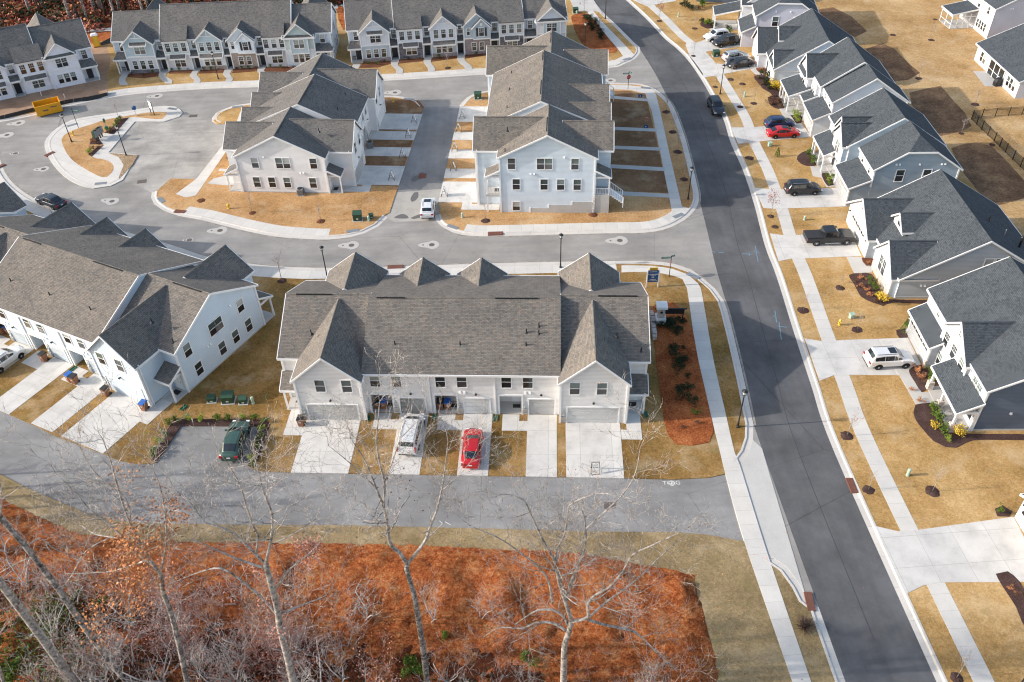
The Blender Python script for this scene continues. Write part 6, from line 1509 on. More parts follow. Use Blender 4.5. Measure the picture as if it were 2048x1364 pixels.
zs=ZM(1880,0,4.012); cart(cg(*zs(345,522)),R(70),1,'brown bin with blue lid behind the white patio house'); cart(cg(*zs(392,573)),R(80),0,'brown bin with black lid behind the white patio house')
c=G(*zs(458,690)); t=empty('garden_grill',(c.x,c.y,.12),.3,'grill under a black cover on the concrete patio','grill'); m=MB(); m.prism([(-.75,0),(.75,0),(.8,.75),(.62,1.0),(.45,1.2),(-.45,1.2),(-.62,1.0),(-.8,.75)],'y',-.38,.38); o=m.obj('cover',M['bin_black'],t); bv=o.modifiers.new('bevel','BEVEL'); bv.width=.12; bv.segments=3
m=MB(); m.tube((-.8,0,.85),(-.95,0,.85),.03,.03,6); m.obj('handle',M['black'],t)
# street name and stop signs
def street_sign(x,y,h_,lab,blades,stop=True,dark=True):
    c=G(x,y); t=empty('street_sign',(c.x,c.y,LZ),0,lab,'street sign'); m=MB(); m.tube((0,0,0),(0,0,h_),.045,.04,8); m.obj('post',M['black' if dark else 'galv'],t)
    for (a,zz,l) in blades:
        m=MB(); ca,sa=math.cos(a),math.sin(a); T=Matrix.Rotation(a,4,'Z'); m.box(.0,l,-.012,.012,zz,zz+.24,T); o=m.obj('blade',M['sign_green'],t)
        m=MB(); m.box(.1,l-.1,-.016,.016,zz+.09,zz+.15,T); m.obj('name_lettering',M['paint_white'],o)
    if stop:
        m=MB(); T=Matrix.Translation((0,-.05,h_-.95))@Matrix.Rotation(stop if stop is not True else 0,4,'Z'); n=8
        pts=[(.38*math.cos(math.pi/8+k*math.pi/4),.38*math.sin(math.pi/8+k*math.pi/4)) for k in range(n)]
        m.prism(pts,'y',-.012,.012); m.v=[tuple(T@Vector(p)) for p in m.v]; o=m.obj('stop_plate',M['sign_red'],t)
        cu=bpy.data.curves.new('stop_lettering','FONT'); cu.body='STOP'; cu.size=.26; cu.align_x='CENTER'; cu.align_y='CENTER'; cu.materials.append(M['paint_white']); q=text_obj('stop_lettering',cu); q.parent=o
        q.matrix_local=T@Matrix.Translation((0,-.016,0))@Matrix.Rotation(R(90),4,'X')
street_sign(1338,555,3.0,'street name post with green blades and a stop plate at the near corner',[(R(183),2.66,1.15),(R(15),2.84,.45)],R(70))
street_sign(1255.8,179,3.0,'street name post with green blades and a stop plate at the far corner',[(R(178),2.5,.95),(R(-25),2.7,.45)],R(25))
street_sign(157.6,257,3.3,'tall street name post with one green blade on the kiosk island',[(R(-2),2.75,1.0)],False)
# for-sale board at the corner
c=G(1305,575); z7=ZM(1260,490,7.18)
a=G(*z7(232,615)); b=G(*z7(398,612)); t=empty('sales_board',((a.x+b.x)/2,(a.y+b.y)/2,LZ),0.0,'navy sales board with a yellow topper between white posts at the corner lawn','sales board')
wd=(b-a).length/2
for s in (1,-1): m=MB(); m.box(s*wd-.06,s*wd+.06,-.06,.06,0,2.45); m.obj('post',M['white'],t)
m=MB(); m.box(-wd+.06,wd-.06,-.03,.03,.75,2.4); o=m.obj('board',M['navy'],t)
m=MB(); m.box(-wd*.72,wd*.72,-.03,.03,2.42,2.78); o2=m.obj('topper',M['hyd'],t)
m=MB()
for zz,w_,hh in ((2.2,.42,.07),(1.86,.58,.09),(1.72,.32,.07),(1.45,.18,.12),(1.12,.36,.09),(.95,.5,.06)):
    n=int(w_/.07); 
    for k in range(n): m.box(-w_+k*2*w_/n,-w_+(k+.75)*2*w_/n,-.036,-.03,zz-hh/2,zz+hh/2)
m.obj('print',M['paint_white'],o); m=MB()
for k in range(8): m.box(-.4+k*.1,-.33+k*.1,-.036,-.03,2.54,2.66)
m.obj('print',M['black'],o2)
# entrance monument
c=G(*z7(430,1110)); t=empty('entrance_monument',(c.x,c.y,.13),R(-3),'white entrance pier with capstone carrying a black name panel in the pine straw bed','monument')
m=MB(); m.box(-.55,.55,-.55,.55,0,.75); o=m.obj('plinth',M['white'],t); m=MB(); m.box(-.38,.38,-.38,.38,.75,2.1); m.obj('shaft',M['stone_p'],t); m=MB(); m.box(-.6,.6,-.6,.6,2.1,2.38); m.mesh([(-.6,-.6,2.38),(.6,-.6,2.38),(.6,.6,2.38),(-.6,.6,2.38),(0,0,2.62)],[(0,1,4),(1,2,4),(2,3,4),(3,0,4)]); m.obj('capstone',M['white'],t)
m=MB(); m.lathe([(.16,-.40),(.16,-.38)],(0,0),14); m.v=[(p[0],p[2],p[1]+1.55) for p in m.v]; m.obj('emblem',M['black'],t)
m=MB(); m.box(.38,2.5,-.05,.05,1.1,1.75); o=m.obj('name_panel',M['black'],t); m=MB(); m.box(.3,2.75,-.09,.09,1.75,1.85); m.box(-.7,-.38,-.09,.09,1.75,1.85); m.obj('rail',M['black'],t); m=MB(); m.box(2.35,2.47,-.06,.06,0,1.75); m.obj('leg',M['black'],t)
# garden wall of pale blocks beside the monument
t=empty('stone_wall',tuple(G(1303,640)),0,'low pale stone wall along the right end of the warm grey row','wall'); o0=G(1303,640)
m=MB(); a=G(1302,628)-o0; b=G(1309,682)-o0
for k in range(9):
    p=a.lerp(b,k/9); q=a.lerp(b,(k+.9)/9); m.box(p.x-.22,p.x+.22+random.uniform(-.05,.05),q.y,p.y,0,.55+.12*(k%2))
m.obj('blocks',M['stone_p'],t)
# kiosk island furniture
z6i=ZM(60,170,6.2)
a=G(*z6i(848,708)); b=G(*z6i(915,655)); ang_=math.atan2(b.y-a.y,b.x-a.x); L_=(b-a).length
t=empty('mailbox_cluster',((a.x+b.x)/2-.2,(a.y+b.y)/2+.2,.13),ang_,'row of dark grey parcel and letter boxes on pedestals on the kiosk island','mailbox cluster')
for k in range(4):
    x0=-L_/2+k*L_/4*1.35-.4; m=MB(); m.box(x0,x0+.72,-.22,.22,.62,1.62); o=m.obj('locker',M['iron'] if k%2 else M['green_box'],t); m=MB(); m.box(x0+.28,x0+.44,-.08,.08,0,.62); m.obj('pedestal',M['black'],o)
    m=MB()
    for r_ in range(5):
        for q in range(2): m.box(x0+.04+q*.34,x0+.34+q*.34,-.232,-.222,.68+r_*.185,.84+r_*.185)
    m.obj('letter_door',M['grey_metal'],o)
c=G(*z6i(1322,388)); t=empty('post_box',(c.x,c.y,LZ),.2,'blue collection box on a white post at the island pavement','post box'); m=MB(); m.box(-.05,.05,-.05,.05,0,1.1); m.obj('post',M['white'],t); m=MB(); m.box(-.28,.28,-.22,.22,1.1,1.55); m.lathe([(.24,1.55),(.12,1.68)],(0,0),10); m.obj('box',M['navy'],t)
c=G(*z6i(968,580)); t=empty('pet_waste_station',(c.x,c.y,LZ),.1,'slim green and white sign post between the kiosk shrubs','sign post'); m=MB(); m.box(-.04,.04,-.04,.04,0,2.2); m.obj('post',M['galv'],t); m=MB(); m.box(-.16,.16,-.08,-.04,1.5,2.1); m.obj('board',M['sign_green'],t); m=MB(); m.box(-.18,.18,-.2,.1,.35,.85); m.obj('dispenser',M['sign_green'],t)
a=G(*z6i(1505,358)); b=G(*z6i(1548,385)); t=empty('notice_board',((a.x+b.x)/2,(a.y+b.y)/2,LZ),math.atan2(b.y-a.y,b.x-a.x),'notice board on two black posts seen nearly edge-on at the tip of the island','notice board')
for s in (1,-1): m=MB(); m.box(s*.55-.05,s*.55+.05,-.05,.05,0,2.3); m.obj('post',M['black'],t)
m=MB(); m.box(-.5,.5,-.03,.03,1.0,2.2); m.obj('board',M['white'],t); m=MB(); m.box(-.62,.62,-.1,.1,2.3,2.36); m.obj('cap_rail',M['galv'],t)
# yard signs
for x,y,ma,lab in ((1280,200,'navy','small blue yard sign on the topmost front walk of the pale blue row'),(1291,261.5,'navy','small blue yard sign on the second front walk of the pale blue row'),(1293,244,'sign_red','small red marker sign on the brown lawn of the pale blue row')):
    c=G(x,y); t=empty('yard_sign',(c.x,c.y,LZ),0,lab,'yard sign'); s_=1 if ma=='navy' else .6
    m=MB(); m.box(-.32*s_,.32*s_,-.012,.012,.35,.35+.5*s_); o=m.obj('board',M[ma],t); m=MB(); m.box(-.08,.08,-.018,-.012,.5,.68); m.obj('print',M['paint_white'],o)
    for s in (1,-1): m=MB(); m.tube((s*.25*s_,0,0),(s*.25*s_,0,.36),.01,.01,5); m.obj('stake',M['galv'],t)
# dumpster and portable toilet
a=G(*TL(225,690)); b=G(*TL(372,655)); ang_=math.atan2(b.y-a.y,b.x-a.x); L_=(b-a).length
c=(a+b)/2; v=Vector((-math.sin(ang_),math.cos(ang_),0)); c=c+v*1.15
t=empty('skip_container',(c.x,c.y,.02),ang_,'open yellow roll-off skip standing in the street before the house under construction','skip')
m=MB(); l=L_/2; w_=1.15; h_=1.65; th=.07
def wallq(m,p,q): m.box(*p,*q)
m.box(-l,l,-w_,w_,.15,.25); m.box(-l,l,-w_,-w_+th,.25,h_); m.box(-l,l,w_-th,w_,.25,h_); m.box(-l,-l+th,-w_+th,w_-th,.25,h_); m.box(l-th,l,-w_+th,w_-th,.25,h_); m.obj('container',M['yellow'],t)
m=MB(); 
for k in range(9): 
    x0=-l+.25+k*(2*l-.5)/8
    for s in (1,-1): m.box(x0-.05,x0+.05,s*w_-(.06 if s<0 else 0),s*w_+(.06 if s>0 else 0),.2,h_-.05)
for s in (1,-1): m.box(-l-.03,l+.03,s*w_-.06,s*w_+.06,h_,h_+.1); m.box(s*l-.05,s*l+.05,-w_+.06,w_-.06,h_,h_+.1)
m.obj('rib',M['yellow'],t)
m=MB(); m.box(-l+.1,l-.1,-w_+.1,w_-.1,.3,.62); m.obj('debris',M['mulch'],t)
m=MB(); m.box(-.9,-.1,-w_-.075,-w_-.062,.8,1.0); m.box(.3,1.3,-w_-.075,-w_-.062,1.15,1.3); m.obj('print',M['iron'],t)
for s in (1,-1): m=MB(); m.tube((s*(l-.3),-.8,.09),(s*(l-.3),.8,.09),.09,.09,10); m.obj('roller',M['black'],t)
c=G(*ZM(0,0,6.496)(1270,606)); t=empty('portable_toilet',(c.x,c.y,LZ),.35,'yellow portable toilet with a white domed roof beside the dirt yard','portable toilet')
m=MB(); m.box(-.56,.56,-.56,.56,.08,2.1); o=m.obj('cabin',M['hyd'] if False else M['yellow'],t); m=MB(); m.mesh([(-.62,-.62,2.1),(.62,-.62,2.1),(.62,.62,2.1),(-.62,.62,2.1),(-.36,-.36,2.38),(.36,-.36,2.38),(.36,.36,2.38),(-.36,.36,2.38)],[(0,3,2,1),(4,5,6,7),(0,1,5,4),(1,2,6,5),(2,3,7,6),(3,0,4,7)]); m.obj('roof',M['white'],t)
m=MB(); m.box(-.42,.42,-.59,-.565,.2,2.0); m.obj('door',M['hyd'],t); m=MB(); m.box(-.6,.6,-.6,.6,0,.08); m.obj('skid',M['black'],t)
c=G(*ZM(0,0,6.496)(1380,570)); t=empty('tarpaulin_heap',(c.x,c.y,LZ),.4,'crumpled black tarpaulin beside the portable toilet','tarpaulin'); m=MB(); random.seed(4)
m.mesh([(-1.6,-.4,0),(1.5,-.5,0),(1.7,.5,0),(-1.2,.6,0),(-.9,0,.35),(.2,.1,.6),(1.1,0,.95)],[(0,1,4),(1,5,4),(1,6,5),(1,2,6),(2,3,5),(2,5,6),(3,4,5),(3,0,4),(0,3,2,1)]); m.obj('sheet',M['bin_black'],t)
# black silt fence along the unfinished kerb
pts=W([TL(0,705),TL(200,655),TL(380,612),TL(520,590),TL(630,565),TL(632,548)]); o0=pts[0]; t=empty('silt_fence',tuple(o0),0,'black fabric silt fence along the kerb of the dirt yard','fence'); m=MB(); q=cr(pts,1)
for i in range(len(q)-1):
    A=q[i]-o0;B=q[i+1]-o0; w1=.15*math.sin(i*1.3); m.face([A,B,B+Vector((.1+w1*.3,.25,.65)),A+Vector((.1+w1*.2,.25,.65))])
m.obj('fabric',M['bin_black'],t)
for i in range(0,len(q),4): A=q[i]-o0; m=MB(); m.box(A.x-.03,A.x+.03,A.y+.2,A.y+.26,0,.85); m.obj('stake',M['osb'],t)
for k,(x,y) in enumerate([(545,1250),(850,1285),(735,1165)]):
    c=G(*ZM(0,0,6.496)(x,y)); t=empty('pipe_stub',(c.x,c.y,LZ),0,'short white plastic pipe standing in the dirt before the wrapped row','pipe stub','white pipe stubs in the dirt'); m=MB(); m.lathe([(.06,0),(.06,.75)],(0,0),10); m.obj('pipe',M['white'],t); m=MB(); m.lathe([(.075,.70),(.075,.8),(.05,.82)],(0,0),10); m.obj('cap',M['white'],t)
# downspout splash trays (green) at the feet of the rows
for k,(key,x,y) in enumerate([('C',12.6+.3,.5),('C',18.9,.5),('C',33.6,1.2),('C',6.4,.2),('D',33.7,1.2),('D',18.9,.5)]):
    p=LF(key,x,y); t=empty('splash_tray',(p.x,p.y,LZ+.03),BF[key][1]+R(-90),'dark green plastic splash tray at the foot of a downpipe','splash tray','green splash trays at the downpipes'); m=MB(); m.box(-.4,.4,-.16,.16,0,.03); m.box(-.4,.4,-.18,-.15,0,.09); m.box(-.4,.4,.15,.18,0,.09); m.obj('tray',flat('tray_green',(.02,.12,.07),.5,.3),t)
# black aluminium fence at the right
def fence_run(pts,name,lab):
    o0=pts[0]; t=empty(name,(o0.x,o0.y,LZ),0,lab,'fence'); 
    for a,b in zip(pts[:-1],pts[1:]):
        n=max(1,round((b-a).length/2.0)); d=(b-a)/n; u=d.normalized()
        for k in range(n+1):
            p=a+d*k-o0; m=MB(); m.box(p.x-.045,p.x+.045,p.y-.045,p.y+.045,0,1.45); m.obj('post',M['black'],t)
        pn=MB(); A=a-o0;B=b-o0
        for zz in (.15,1.12,1.32): pn.tube((A.x,A.y,zz),(B.x,B.y,zz),.022,.022,4)
        m_=int((b-a).length/.13)
        for k in range(m_): p=A+(B-A)*(k+.5)/m_; pn.box(p.x-.011,p.x+.011,p.y-.011,p.y+.011,.05,1.36)
        pn.obj('picket_panel',M['black'],t)
z8=ZM(1880,0,4.012)
fence_run([G(*z8(250,962)),G(*z8(330,1045)),G(*z8(430,1140)),G(*z8(520,1228)),G(*z8(640,1345)),G(*z8(780,1480))],'garden_fence','black metal picket fence running down towards the ranch house')
fence_run([G(*z8(250,962)),G(*z8(330,948)),G(*z8(760,918))],'garden_fence','black metal picket fence running right along the straw field')
fence_run([G(2038,148+180) if False else G(*z8(250,962)),G(*z8(275,930)) if False else G(*z8(262,948))],'garden_fence','short corner piece of the black picket fence') if False else None
# white picket-like white long fence sliver at the top right
t=empty('vinyl_fence',(G(1830,0).x,G(1830,0).y+.5,LZ),0,'white vinyl fence at the top edge of the straw field','fence'); m=MB(); m.box(0,26,0,.06,.1,1.7); m.obj('panel',M['white'],t)
for k in range(12): m=MB(); m.box(k*2.36-.06,k*2.36+.06,-.06,.12,0,1.85); m.obj('post',M['white'],t)
# ================================================================= PLANTS
def quad(mb,p,s,rnd):
    a=rnd.uniform(0,6.28); t=rnd.uniform(-.9,.9); u=Vector((math.cos(a),math.sin(a),t)).normalized(); v=u.cross(Vector((rnd.uniform(-1,1),rnd.uniform(-1,1),rnd.uniform(-1,1)))).normalized()
    u=u*s*.5; v=v*s*.32
    i=len(mb.v); mb.v+=[tuple(p-u),tuple(p+v),tuple(p+u),tuple(p-v)]; mb.f.append((i,i+1,i+2,i+3))
def clump(mb,c,r,h,n,s,rnd,lobes=7):
    L=[(Vector((rnd.gauss(0,.42)*r,rnd.gauss(0,.42)*r,h*rnd.uniform(.25,.8))),rnd.uniform(.35,.6)) for _ in range(lobes)]
    for _ in range(n):
        o,k=rnd.choice(L); d=Vector((rnd.gauss(0,1),rnd.gauss(0,1),rnd.gauss(0,1))).normalized()*(k*rnd.uniform(.55,1.05))
        p=c+o+Vector((d.x*r,d.y*r,d.z*h*.55)); p.z=max(c.z+.03,p.z); quad(mb,p,s*rnd.uniform(.7,1.3),rnd)
def shrub_mesh(mat,r,h,n,s,seed,name='foliage'):
    rnd=random.Random(seed); m=MB(); clump(m,Vector((0,0,0)),r,h,n,s,rnd); return m.tomesh(name,M[mat])
def stem_mesh(r,h,seed,mat='bark_dark'):
    rnd=random.Random(seed); m=MB()
    for _ in range(6): m.tube((0,0,-.05),(rnd.uniform(-1,1)*r*.6,rnd.uniform(-1,1)*r*.6,h*.7),.018,.008,4)
    return m.tomesh('stem',M[mat])
SH={'green':[shrub_mesh('leaf_green',.42,.8,330,.10,k) for k in range(3)],'dark':[shrub_mesh('leaf_dark',.62,.75,420,.11,k+5) for k in range(3)],'yellow':[shrub_mesh('leaf_yellow',.5,.9,360,.10,k+9) for k in range(2)],'lime':[shrub_mesh('leaf_lime',.42,.8,330,.10,k+12) for k in range(2)],'brown':[shrub_mesh('leaf_brown',.5,.55,260,.09,k+15) for k in range(2)],'rust':[shrub_mesh('leaf_rust',.4,.5,220,.09,k+18) for k in range(2)]}
ST=stem_mesh(.4,.7,3)
def shrub(x,y,kind,label,scale=1.0,group=None,z=.12,hs=1.0,name='shrub'):
    c=G(x,y); t=empty(name,(c.x,c.y,z),random.uniform(0,6.28),label,'shrub',group); k=scale*random.uniform(.9,1.12); t.scale=(k,k,k*hs*random.uniform(.9,1.1))
    inst('foliage',random.choice(SH[kind]),t); inst('stem',ST,t)
random.seed(11)
za=ZM(380,770,4.715)
hedge=[za(*p) for p in [(120,335),(265,325),(375,315),(505,315),(620,318),(715,345),(680,425),(668,510),(635,590),(590,700),(600,760)]]+[(353.7,842),(377,838),(342,850),(330,868),(322,886),(315,900),(309,914)]
for k,(x,y) in enumerate(hedge): shrub(x,y+3,'lime' if k%3==0 else 'green','clipped green shrub of the hedge around the parking bay',1.0,'hedge shrubs around the parking bay')
zc=ZM(1060,690,5.683)
for x,y,s in [(1620,30,1),(1650,110,1.1),(1690,200,1.1),(1750,180,1),(1690,290,1.1),(1790,345,.6),(1720,500,1.15),(1790,490,1),(1730,600,1.2),(1860,665,1),(1740,30,.6)]:
    X,Y=zc(x,y); shrub(X,Y+3,'dark','dark evergreen shrub in the corner pine straw bed','1' and s,'dark shrubs in the corner pine straw bed')
for x,y,s,kd in [(1880,790,1,'green'),(1900,880,.8,'brown'),(1740,930,.6,'brown')]: X,Y=zc(x,y); shrub(X,Y+3,kd,'dull olive shrub near the lower end of the corner pine straw bed' if kd=='green' else 'dry brown tuft near the lower end of the corner pine straw bed',s,None if kd=='green' else 'dry tufts in the corner bed')
for x,y,s in [(400,1160,1),(460,1150,1),(530,1150,1),(580,1190,1.2),(600,1140,1),(640,1150,1),(690,1080,.8),(720,1110,.8),(770,1130,.8),(660,1280,1.1),(690,1240,.9),(1000,1250,.0)]:
    if s: X,Y=z7(x,y); shrub(X,Y,'dark','dark low shrub planted at the foot of the entrance pier',s,'dark shrubs at the entrance pier')
for x,y,kd,s,lab in [(310,1090,'green',1.5,'round dark green shrub nearest the walk before the stone pier porch'),(350,1175,'green',1.5,'round dark green shrub between walk and yellow shrub at the stone pier porch'),(320,1230,'yellow',1.0,'small yellow shrub among the round green ones at the stone pier porch'),(400,1275,'green',1.4,'round green shrub right of the small yellow one'),(505,1290,'yellow',1.6,'tall bright yellow shrub at the porch corner'),(430,1330,'lime',.8,'small lime shrub at the front of the porch bed'),(300,840,'green',1.4,'round green shrub between garage and porch of the navy house'),(190,800,'rust',1.3,'russet grass clump at the garage end of the navy house bed'),(230,850,'rust',1.2,'russet grass clump beside the round green shrub'),(265,900,'brown',1.1,'brown shrub low in the small bed before the navy porch'),(165,945,'rust',.9,'red leaved potted plant left of the porch walk'),(215,1030,'rust',.9,'red leaved potted plant right of the porch walk'),(300,880,'lime',.8,'small lime plant beside the porch of the navy house')]:
    X,Y=z6(x,y); shrub(X,Y+2,kd,lab,s)
for k,(x,y,kd,s) in enumerate([(460,1180,'rust',1.1),(515,1190,'green',.9),(530,1225,'green',1),(545,1250,'green',1),(565,1285,'green',1),(590,1320,'yellow',1.6),(470,1230,'rust',1),(500,1250,'rust',1),(520,1280,'rust',.9),(440,1200,'brown',.9),(550,1310,'brown',.9),(160,460,'green',1.4),(180,485,'green',1.2),(190,515,'green',1.2),(182,440,'lime',1),(270,590,'green',.9),(285,610,'lime',.9),(300,595,'green',.8),(290,635,'green',.8),(510,1090,'rust',.7),(520,1105,'brown',.6)]):
    X,Y=zr(x,y); shrub(X,Y+2,kd,{'yellow':'bright yellow shrub at the right end of the ranch house bed','green':'green shrub in the bed of a grey house front','rust':'russet shrub in the bed of the wide ranch house','brown':'brown shrub in the bed of the wide ranch house','lime':'lime green shrub in the bed of a grey house front'}[kd],s,None if kd=='yellow' else kd+' shrubs in the grey house beds')
for k,(x,y,kd,s) in enumerate([(190,800,'brown',1.2),(240,790,'dark',1.5),(260,850,'dark',1.5),(220,860,'brown',1.4),(290,900,'dark',1.4),(320,880,'yellow',1.5),(350,890,'yellow',1.2),(390,930,'yellow',1.8),(410,900,'yellow',1.6),(310,1010,'brown',1.4),(350,1030,'brown',1.5),(400,1050,'brown',1.5),(420,1080,'brown',1.2),(330,1060,'brown',1.1),(550,1160,'lime',1.3),(575,1190,'lime',1.3),(580,1230,'lime',1),(210,715,'rust',1.0)]):
    X,Y=z3(x,y); shrub(X,Y+1,kd,{'yellow':'golden yellow shrub below the stone front bay','brown':'brown shrub in the front beds of the white houses','dark':'dark shrub in the bed along the stone front bay','lime':'lime shrub beside the white garage','rust':'rusty ground plant at the white garage'}[kd],s,kd+' shrubs before the white houses')
for k,(x,y,kd,s) in enumerate([(450,320,'dark',1.3),(500,330,'lime',1.5),(540,350,'green',1.5),(580,370,'dark',1.3),(770,420,'dark',1.3),(800,470,'green',1.3),(740,440,'lime',1),(200,90,'dark',1.6),(250,110,'dark',1.5),(300,140,'dark',1.4),(420,60,'green',2.4),(440,110,'green',2.0),(380,140,'brown',1.3)]):
    X,Y=z1(x,y); shrub(X,Y,kd,'%s shrub in the beds of the lavender and navy houses'%{'dark':'dark','lime':'lime','green':'green','brown':'brown'}[kd],s,kd+' shrubs of the lavender and navy houses')
z9=ZM(1140,0,7.877)
for x,y in [(235,280),(255,310),(280,330),(300,350),(310,400),(330,430),(350,470),(370,480),(400,380),(385,350),(420,440),(320,300),(480,495),(480,590),(500,640),(490,570)]: X,Y=z9(x,y); shrub(X,Y,'dark','dark evergreen shrub in the far pine straw bed',1.05,'dark shrubs in the far pine straw bed')
zk=ZM(60,170,6.2)
for x,y,kd in [(1100,455,'green'),(1130,440,'green'),(1075,490,'green'),(1050,530,'lime'),(1010,570,'green'),(960,580,'lime'),(1080,560,'brown'),(1000,600,'brown'),(750,830,'lime'),(740,860,'lime'),(800,720,'rust'),(760,700,'rust'),(830,740,'brown'),(790,800,'brown'),(850,800,'brown')]: X,Y=zk(x,y); shrub(X,Y,kd,'small %s plant in the kiosk island beds'%{'green':'green','lime':'lime','brown':'brown','rust':'russet'}[kd],.85,kd+' plants on the kiosk island')
for X,pl in ((ZM(210,0,8.024),[(430,1200),(500,1180),(760,1180),(620,1220),(1080,1150),(1200,1150),(1330,1130),(1600,1130),(1700,1130),(1850,1120)]),(ZM(440,0,7.877),[(260,1100),(350,1090),(450,1090),(560,1090),(800,1080),(960,1080),(1150,1080)]),(ZM(680,0,8.024),[(390,1010),(450,1040),(600,1050),(720,1000),(980,930),(1260,920),(1100,960),(1520,920),(1600,940),(1820,890)]),(ZM(900,0,8.024),[(300,870),(420,890),(580,840)])):
    for k,(x,y) in enumerate(pl): a,b=X(x,y); shrub(a,b,'green' if k%3 else 'brown','young shrub in the red mulch before the far townhouses',.8,'young shrubs before the far townhouses')
for x,y,kd in ((1900,375,'green'),(1960,820,'rust'),(2010,860,'brown')): X,Y=BR(x,y); shrub(X,Y,kd,'%s plant by the garage at the right photo edge'%({'green':'green','rust':'orange','brown':'dry brown'}[kd]),.8)
def conifer(x,y,h_,lab):
    c=G(x,y); t=empty('conifer',(c.x,c.y,LZ),0,lab,'conifer'); rnd=random.Random(int(x)); m=MB()
    for _ in range(500):
        k=rnd.random()**.8; r=.38*(1-k)+.03; a=rnd.uniform(0,6.28); quad(m,Vector((math.cos(a)*r,math.sin(a)*r,.1+k*h_)),.12,rnd)
    m.obj('crown',M['leaf_green'],t); m=MB(); m.tube((0,0,-.05),(0,0,h_*.6),.04,.02,6); m.obj('trunk',M['bark_dark'],t)
conifer(1554,314,1.3,'small cone shaped evergreen on the lawn below the red sedan'); conifer(*z6(100,510),1.7,'narrow dark evergreen at the left corner of the navy house garage'); conifer(*zr(182,450),1.3,'small cone evergreen in the bed of the steel blue house')
X,Y=BR(760,1048); c=G(X,Y); t=empty('round_shrub',(c.x,c.y,LZ),0,'round leafless purple brown bush on the verge near the second kerb inlet','shrub'); m=MB(); rnd=random.Random(3)
for _ in range(260):
    a=rnd.uniform(0,6.28); e=rnd.uniform(.15,1.5); d=Vector((math.cos(a)*math.cos(e),math.sin(a)*math.cos(e),math.sin(e)))*rnd.uniform(.7,1.0); m.tube(d*.12,Vector((d.x*1.0,d.y*1.0,d.z*.95)),.014,.006,3,False)
m.obj('twigs',M['bark_dark'],t); m=MB(); clump(m,Vector((0,0,0)),.85,.9,420,.07,rnd,9); m.obj('foliage',M['leaf_brown'],t)

# ---------------------------------------------------------------- bare trees
def twig(mb,p,d,L,r,depth,rnd,tips,up=.12,sides=3):
    pts=[p]; rs=[r]; q=p.copy(); dd=d.copy(); n=3
    for k in range(n):
        dd=(dd+Vector((rnd.gauss(0,.22),rnd.gauss(0,.22),rnd.gauss(0,.18)+up))).normalized(); q=q+dd*(L/n); pts.append(q.copy()); rs.append(max(.0075,r*(1-.55*(k+1)/n)))
    mb.path(pts,rs,sides if r<.04 else 5)
    if depth<=0: tips.append(q.copy()); return
    for k in range(rnd.choice((2,3,3))):
        i=rnd.choice((1,2,3,3)); a=rnd.uniform(0,6.28); side=dd.orthogonal().normalized(); side.rotate(Matrix.Rotation(a,3,dd)); nd=(dd*.75+side*rnd.uniform(.45,.95)).normalized()
        twig(mb,pts[i],nd,L*rnd.uniform(.55,.8),max(.007,rs[i]*.62),depth-1,rnd,tips,up,3)
def limb_path(mb,pts,r0,r1,n=8):
    # smooth polyline
    if len(pts)>2: pts=cr(pts,.5)
    m=len(pts); mb.path(pts,[r0+(r1-r0)*k/(m-1) for k in range(m)],n); return pts
def big_tree(name,label,base,trunk,limbs,seed,r0,zoom,spawn=.55,tl=(1.5,3.4),depth=2,leaves=None,tm='bark_mid',minr=.03,dens=1.0,cat='tree',wob=1.0):
    rnd=random.Random(seed); B=G(*base); wy=B.y; t=empty(name,(B.x,B.y,0),0,label,cat); 
    to=lambda p:PLY(*zoom(*p),wy)-B
    tp=[Vector((0,0,-.2))]+[to(p) for p in trunk]; tr=MB(); tips=[]
    r1=r0*.62; P=limb_path(tr,tp,r0,r1,10); tr.obj('trunk',M[tm],t,smooth=True)
    br=MB()
    def spawnon(Q,ra,rb):
        L=0
        for k in range(1,len(Q)):
            f=k/len(Q); L+=(Q[k]-Q[k-1]).length
            if f>.18 and rnd.random()<spawn*dens:
                d=(Q[k]-Q[k-1]).normalized(); side=d.orthogonal().normalized(); side.rotate(Matrix.Rotation(rnd.uniform(0,6.28),3,d)); nd=(d*.55+side).normalized(); r=max(.014,(ra+(rb-ra)*f)*.45)
                twig(br,Q[k],nd,rnd.uniform(*tl)*(1-.35*f),r,depth,rnd,tips,.10)
    for pts,ra,rb,dy in limbs:
        Q=[to(p) for p in pts]; n=len(Q)
        for k in range(n): 
            s=k/(n-1); Q[k]=Q[k]; 
            # let the limb leave the trunk plane: slide along its own sight line
            if dy: 
                world=Q[k]+B; o=Vector((0,0,CH)); ray=(world-o).normalized(); Q[k]=Q[k]+ray*(dy*s)
        Q=limb_path(br,Q,ra,rb,7); spawnon(Q,ra,rb)
        twig(br,Q[-1],(Q[-1]-Q[-2]).normalized(),1.8,max(.014,rb),3,rnd,tips)
    br.obj('branch',M['bark_pale'],t,smooth=True)
    if leaves:
        mat,n,s,cx,cy,rad=leaves; m=MB(); C=to((cx,cy))
        tt=[p for p in tips if (Vector((p.x,0,p.z))-Vector((C.x,0,C.z))).length<rad] or tips
        for _ in range(n): p=rnd.choice(tt)+Vector((rnd.gauss(0,.35),rnd.gauss(0,.35),rnd.gauss(0,.35))); quad(m,p,s*rnd.uniform(.6,1.3),rnd)
        m.obj('foliage',M[mat],t)
    return t
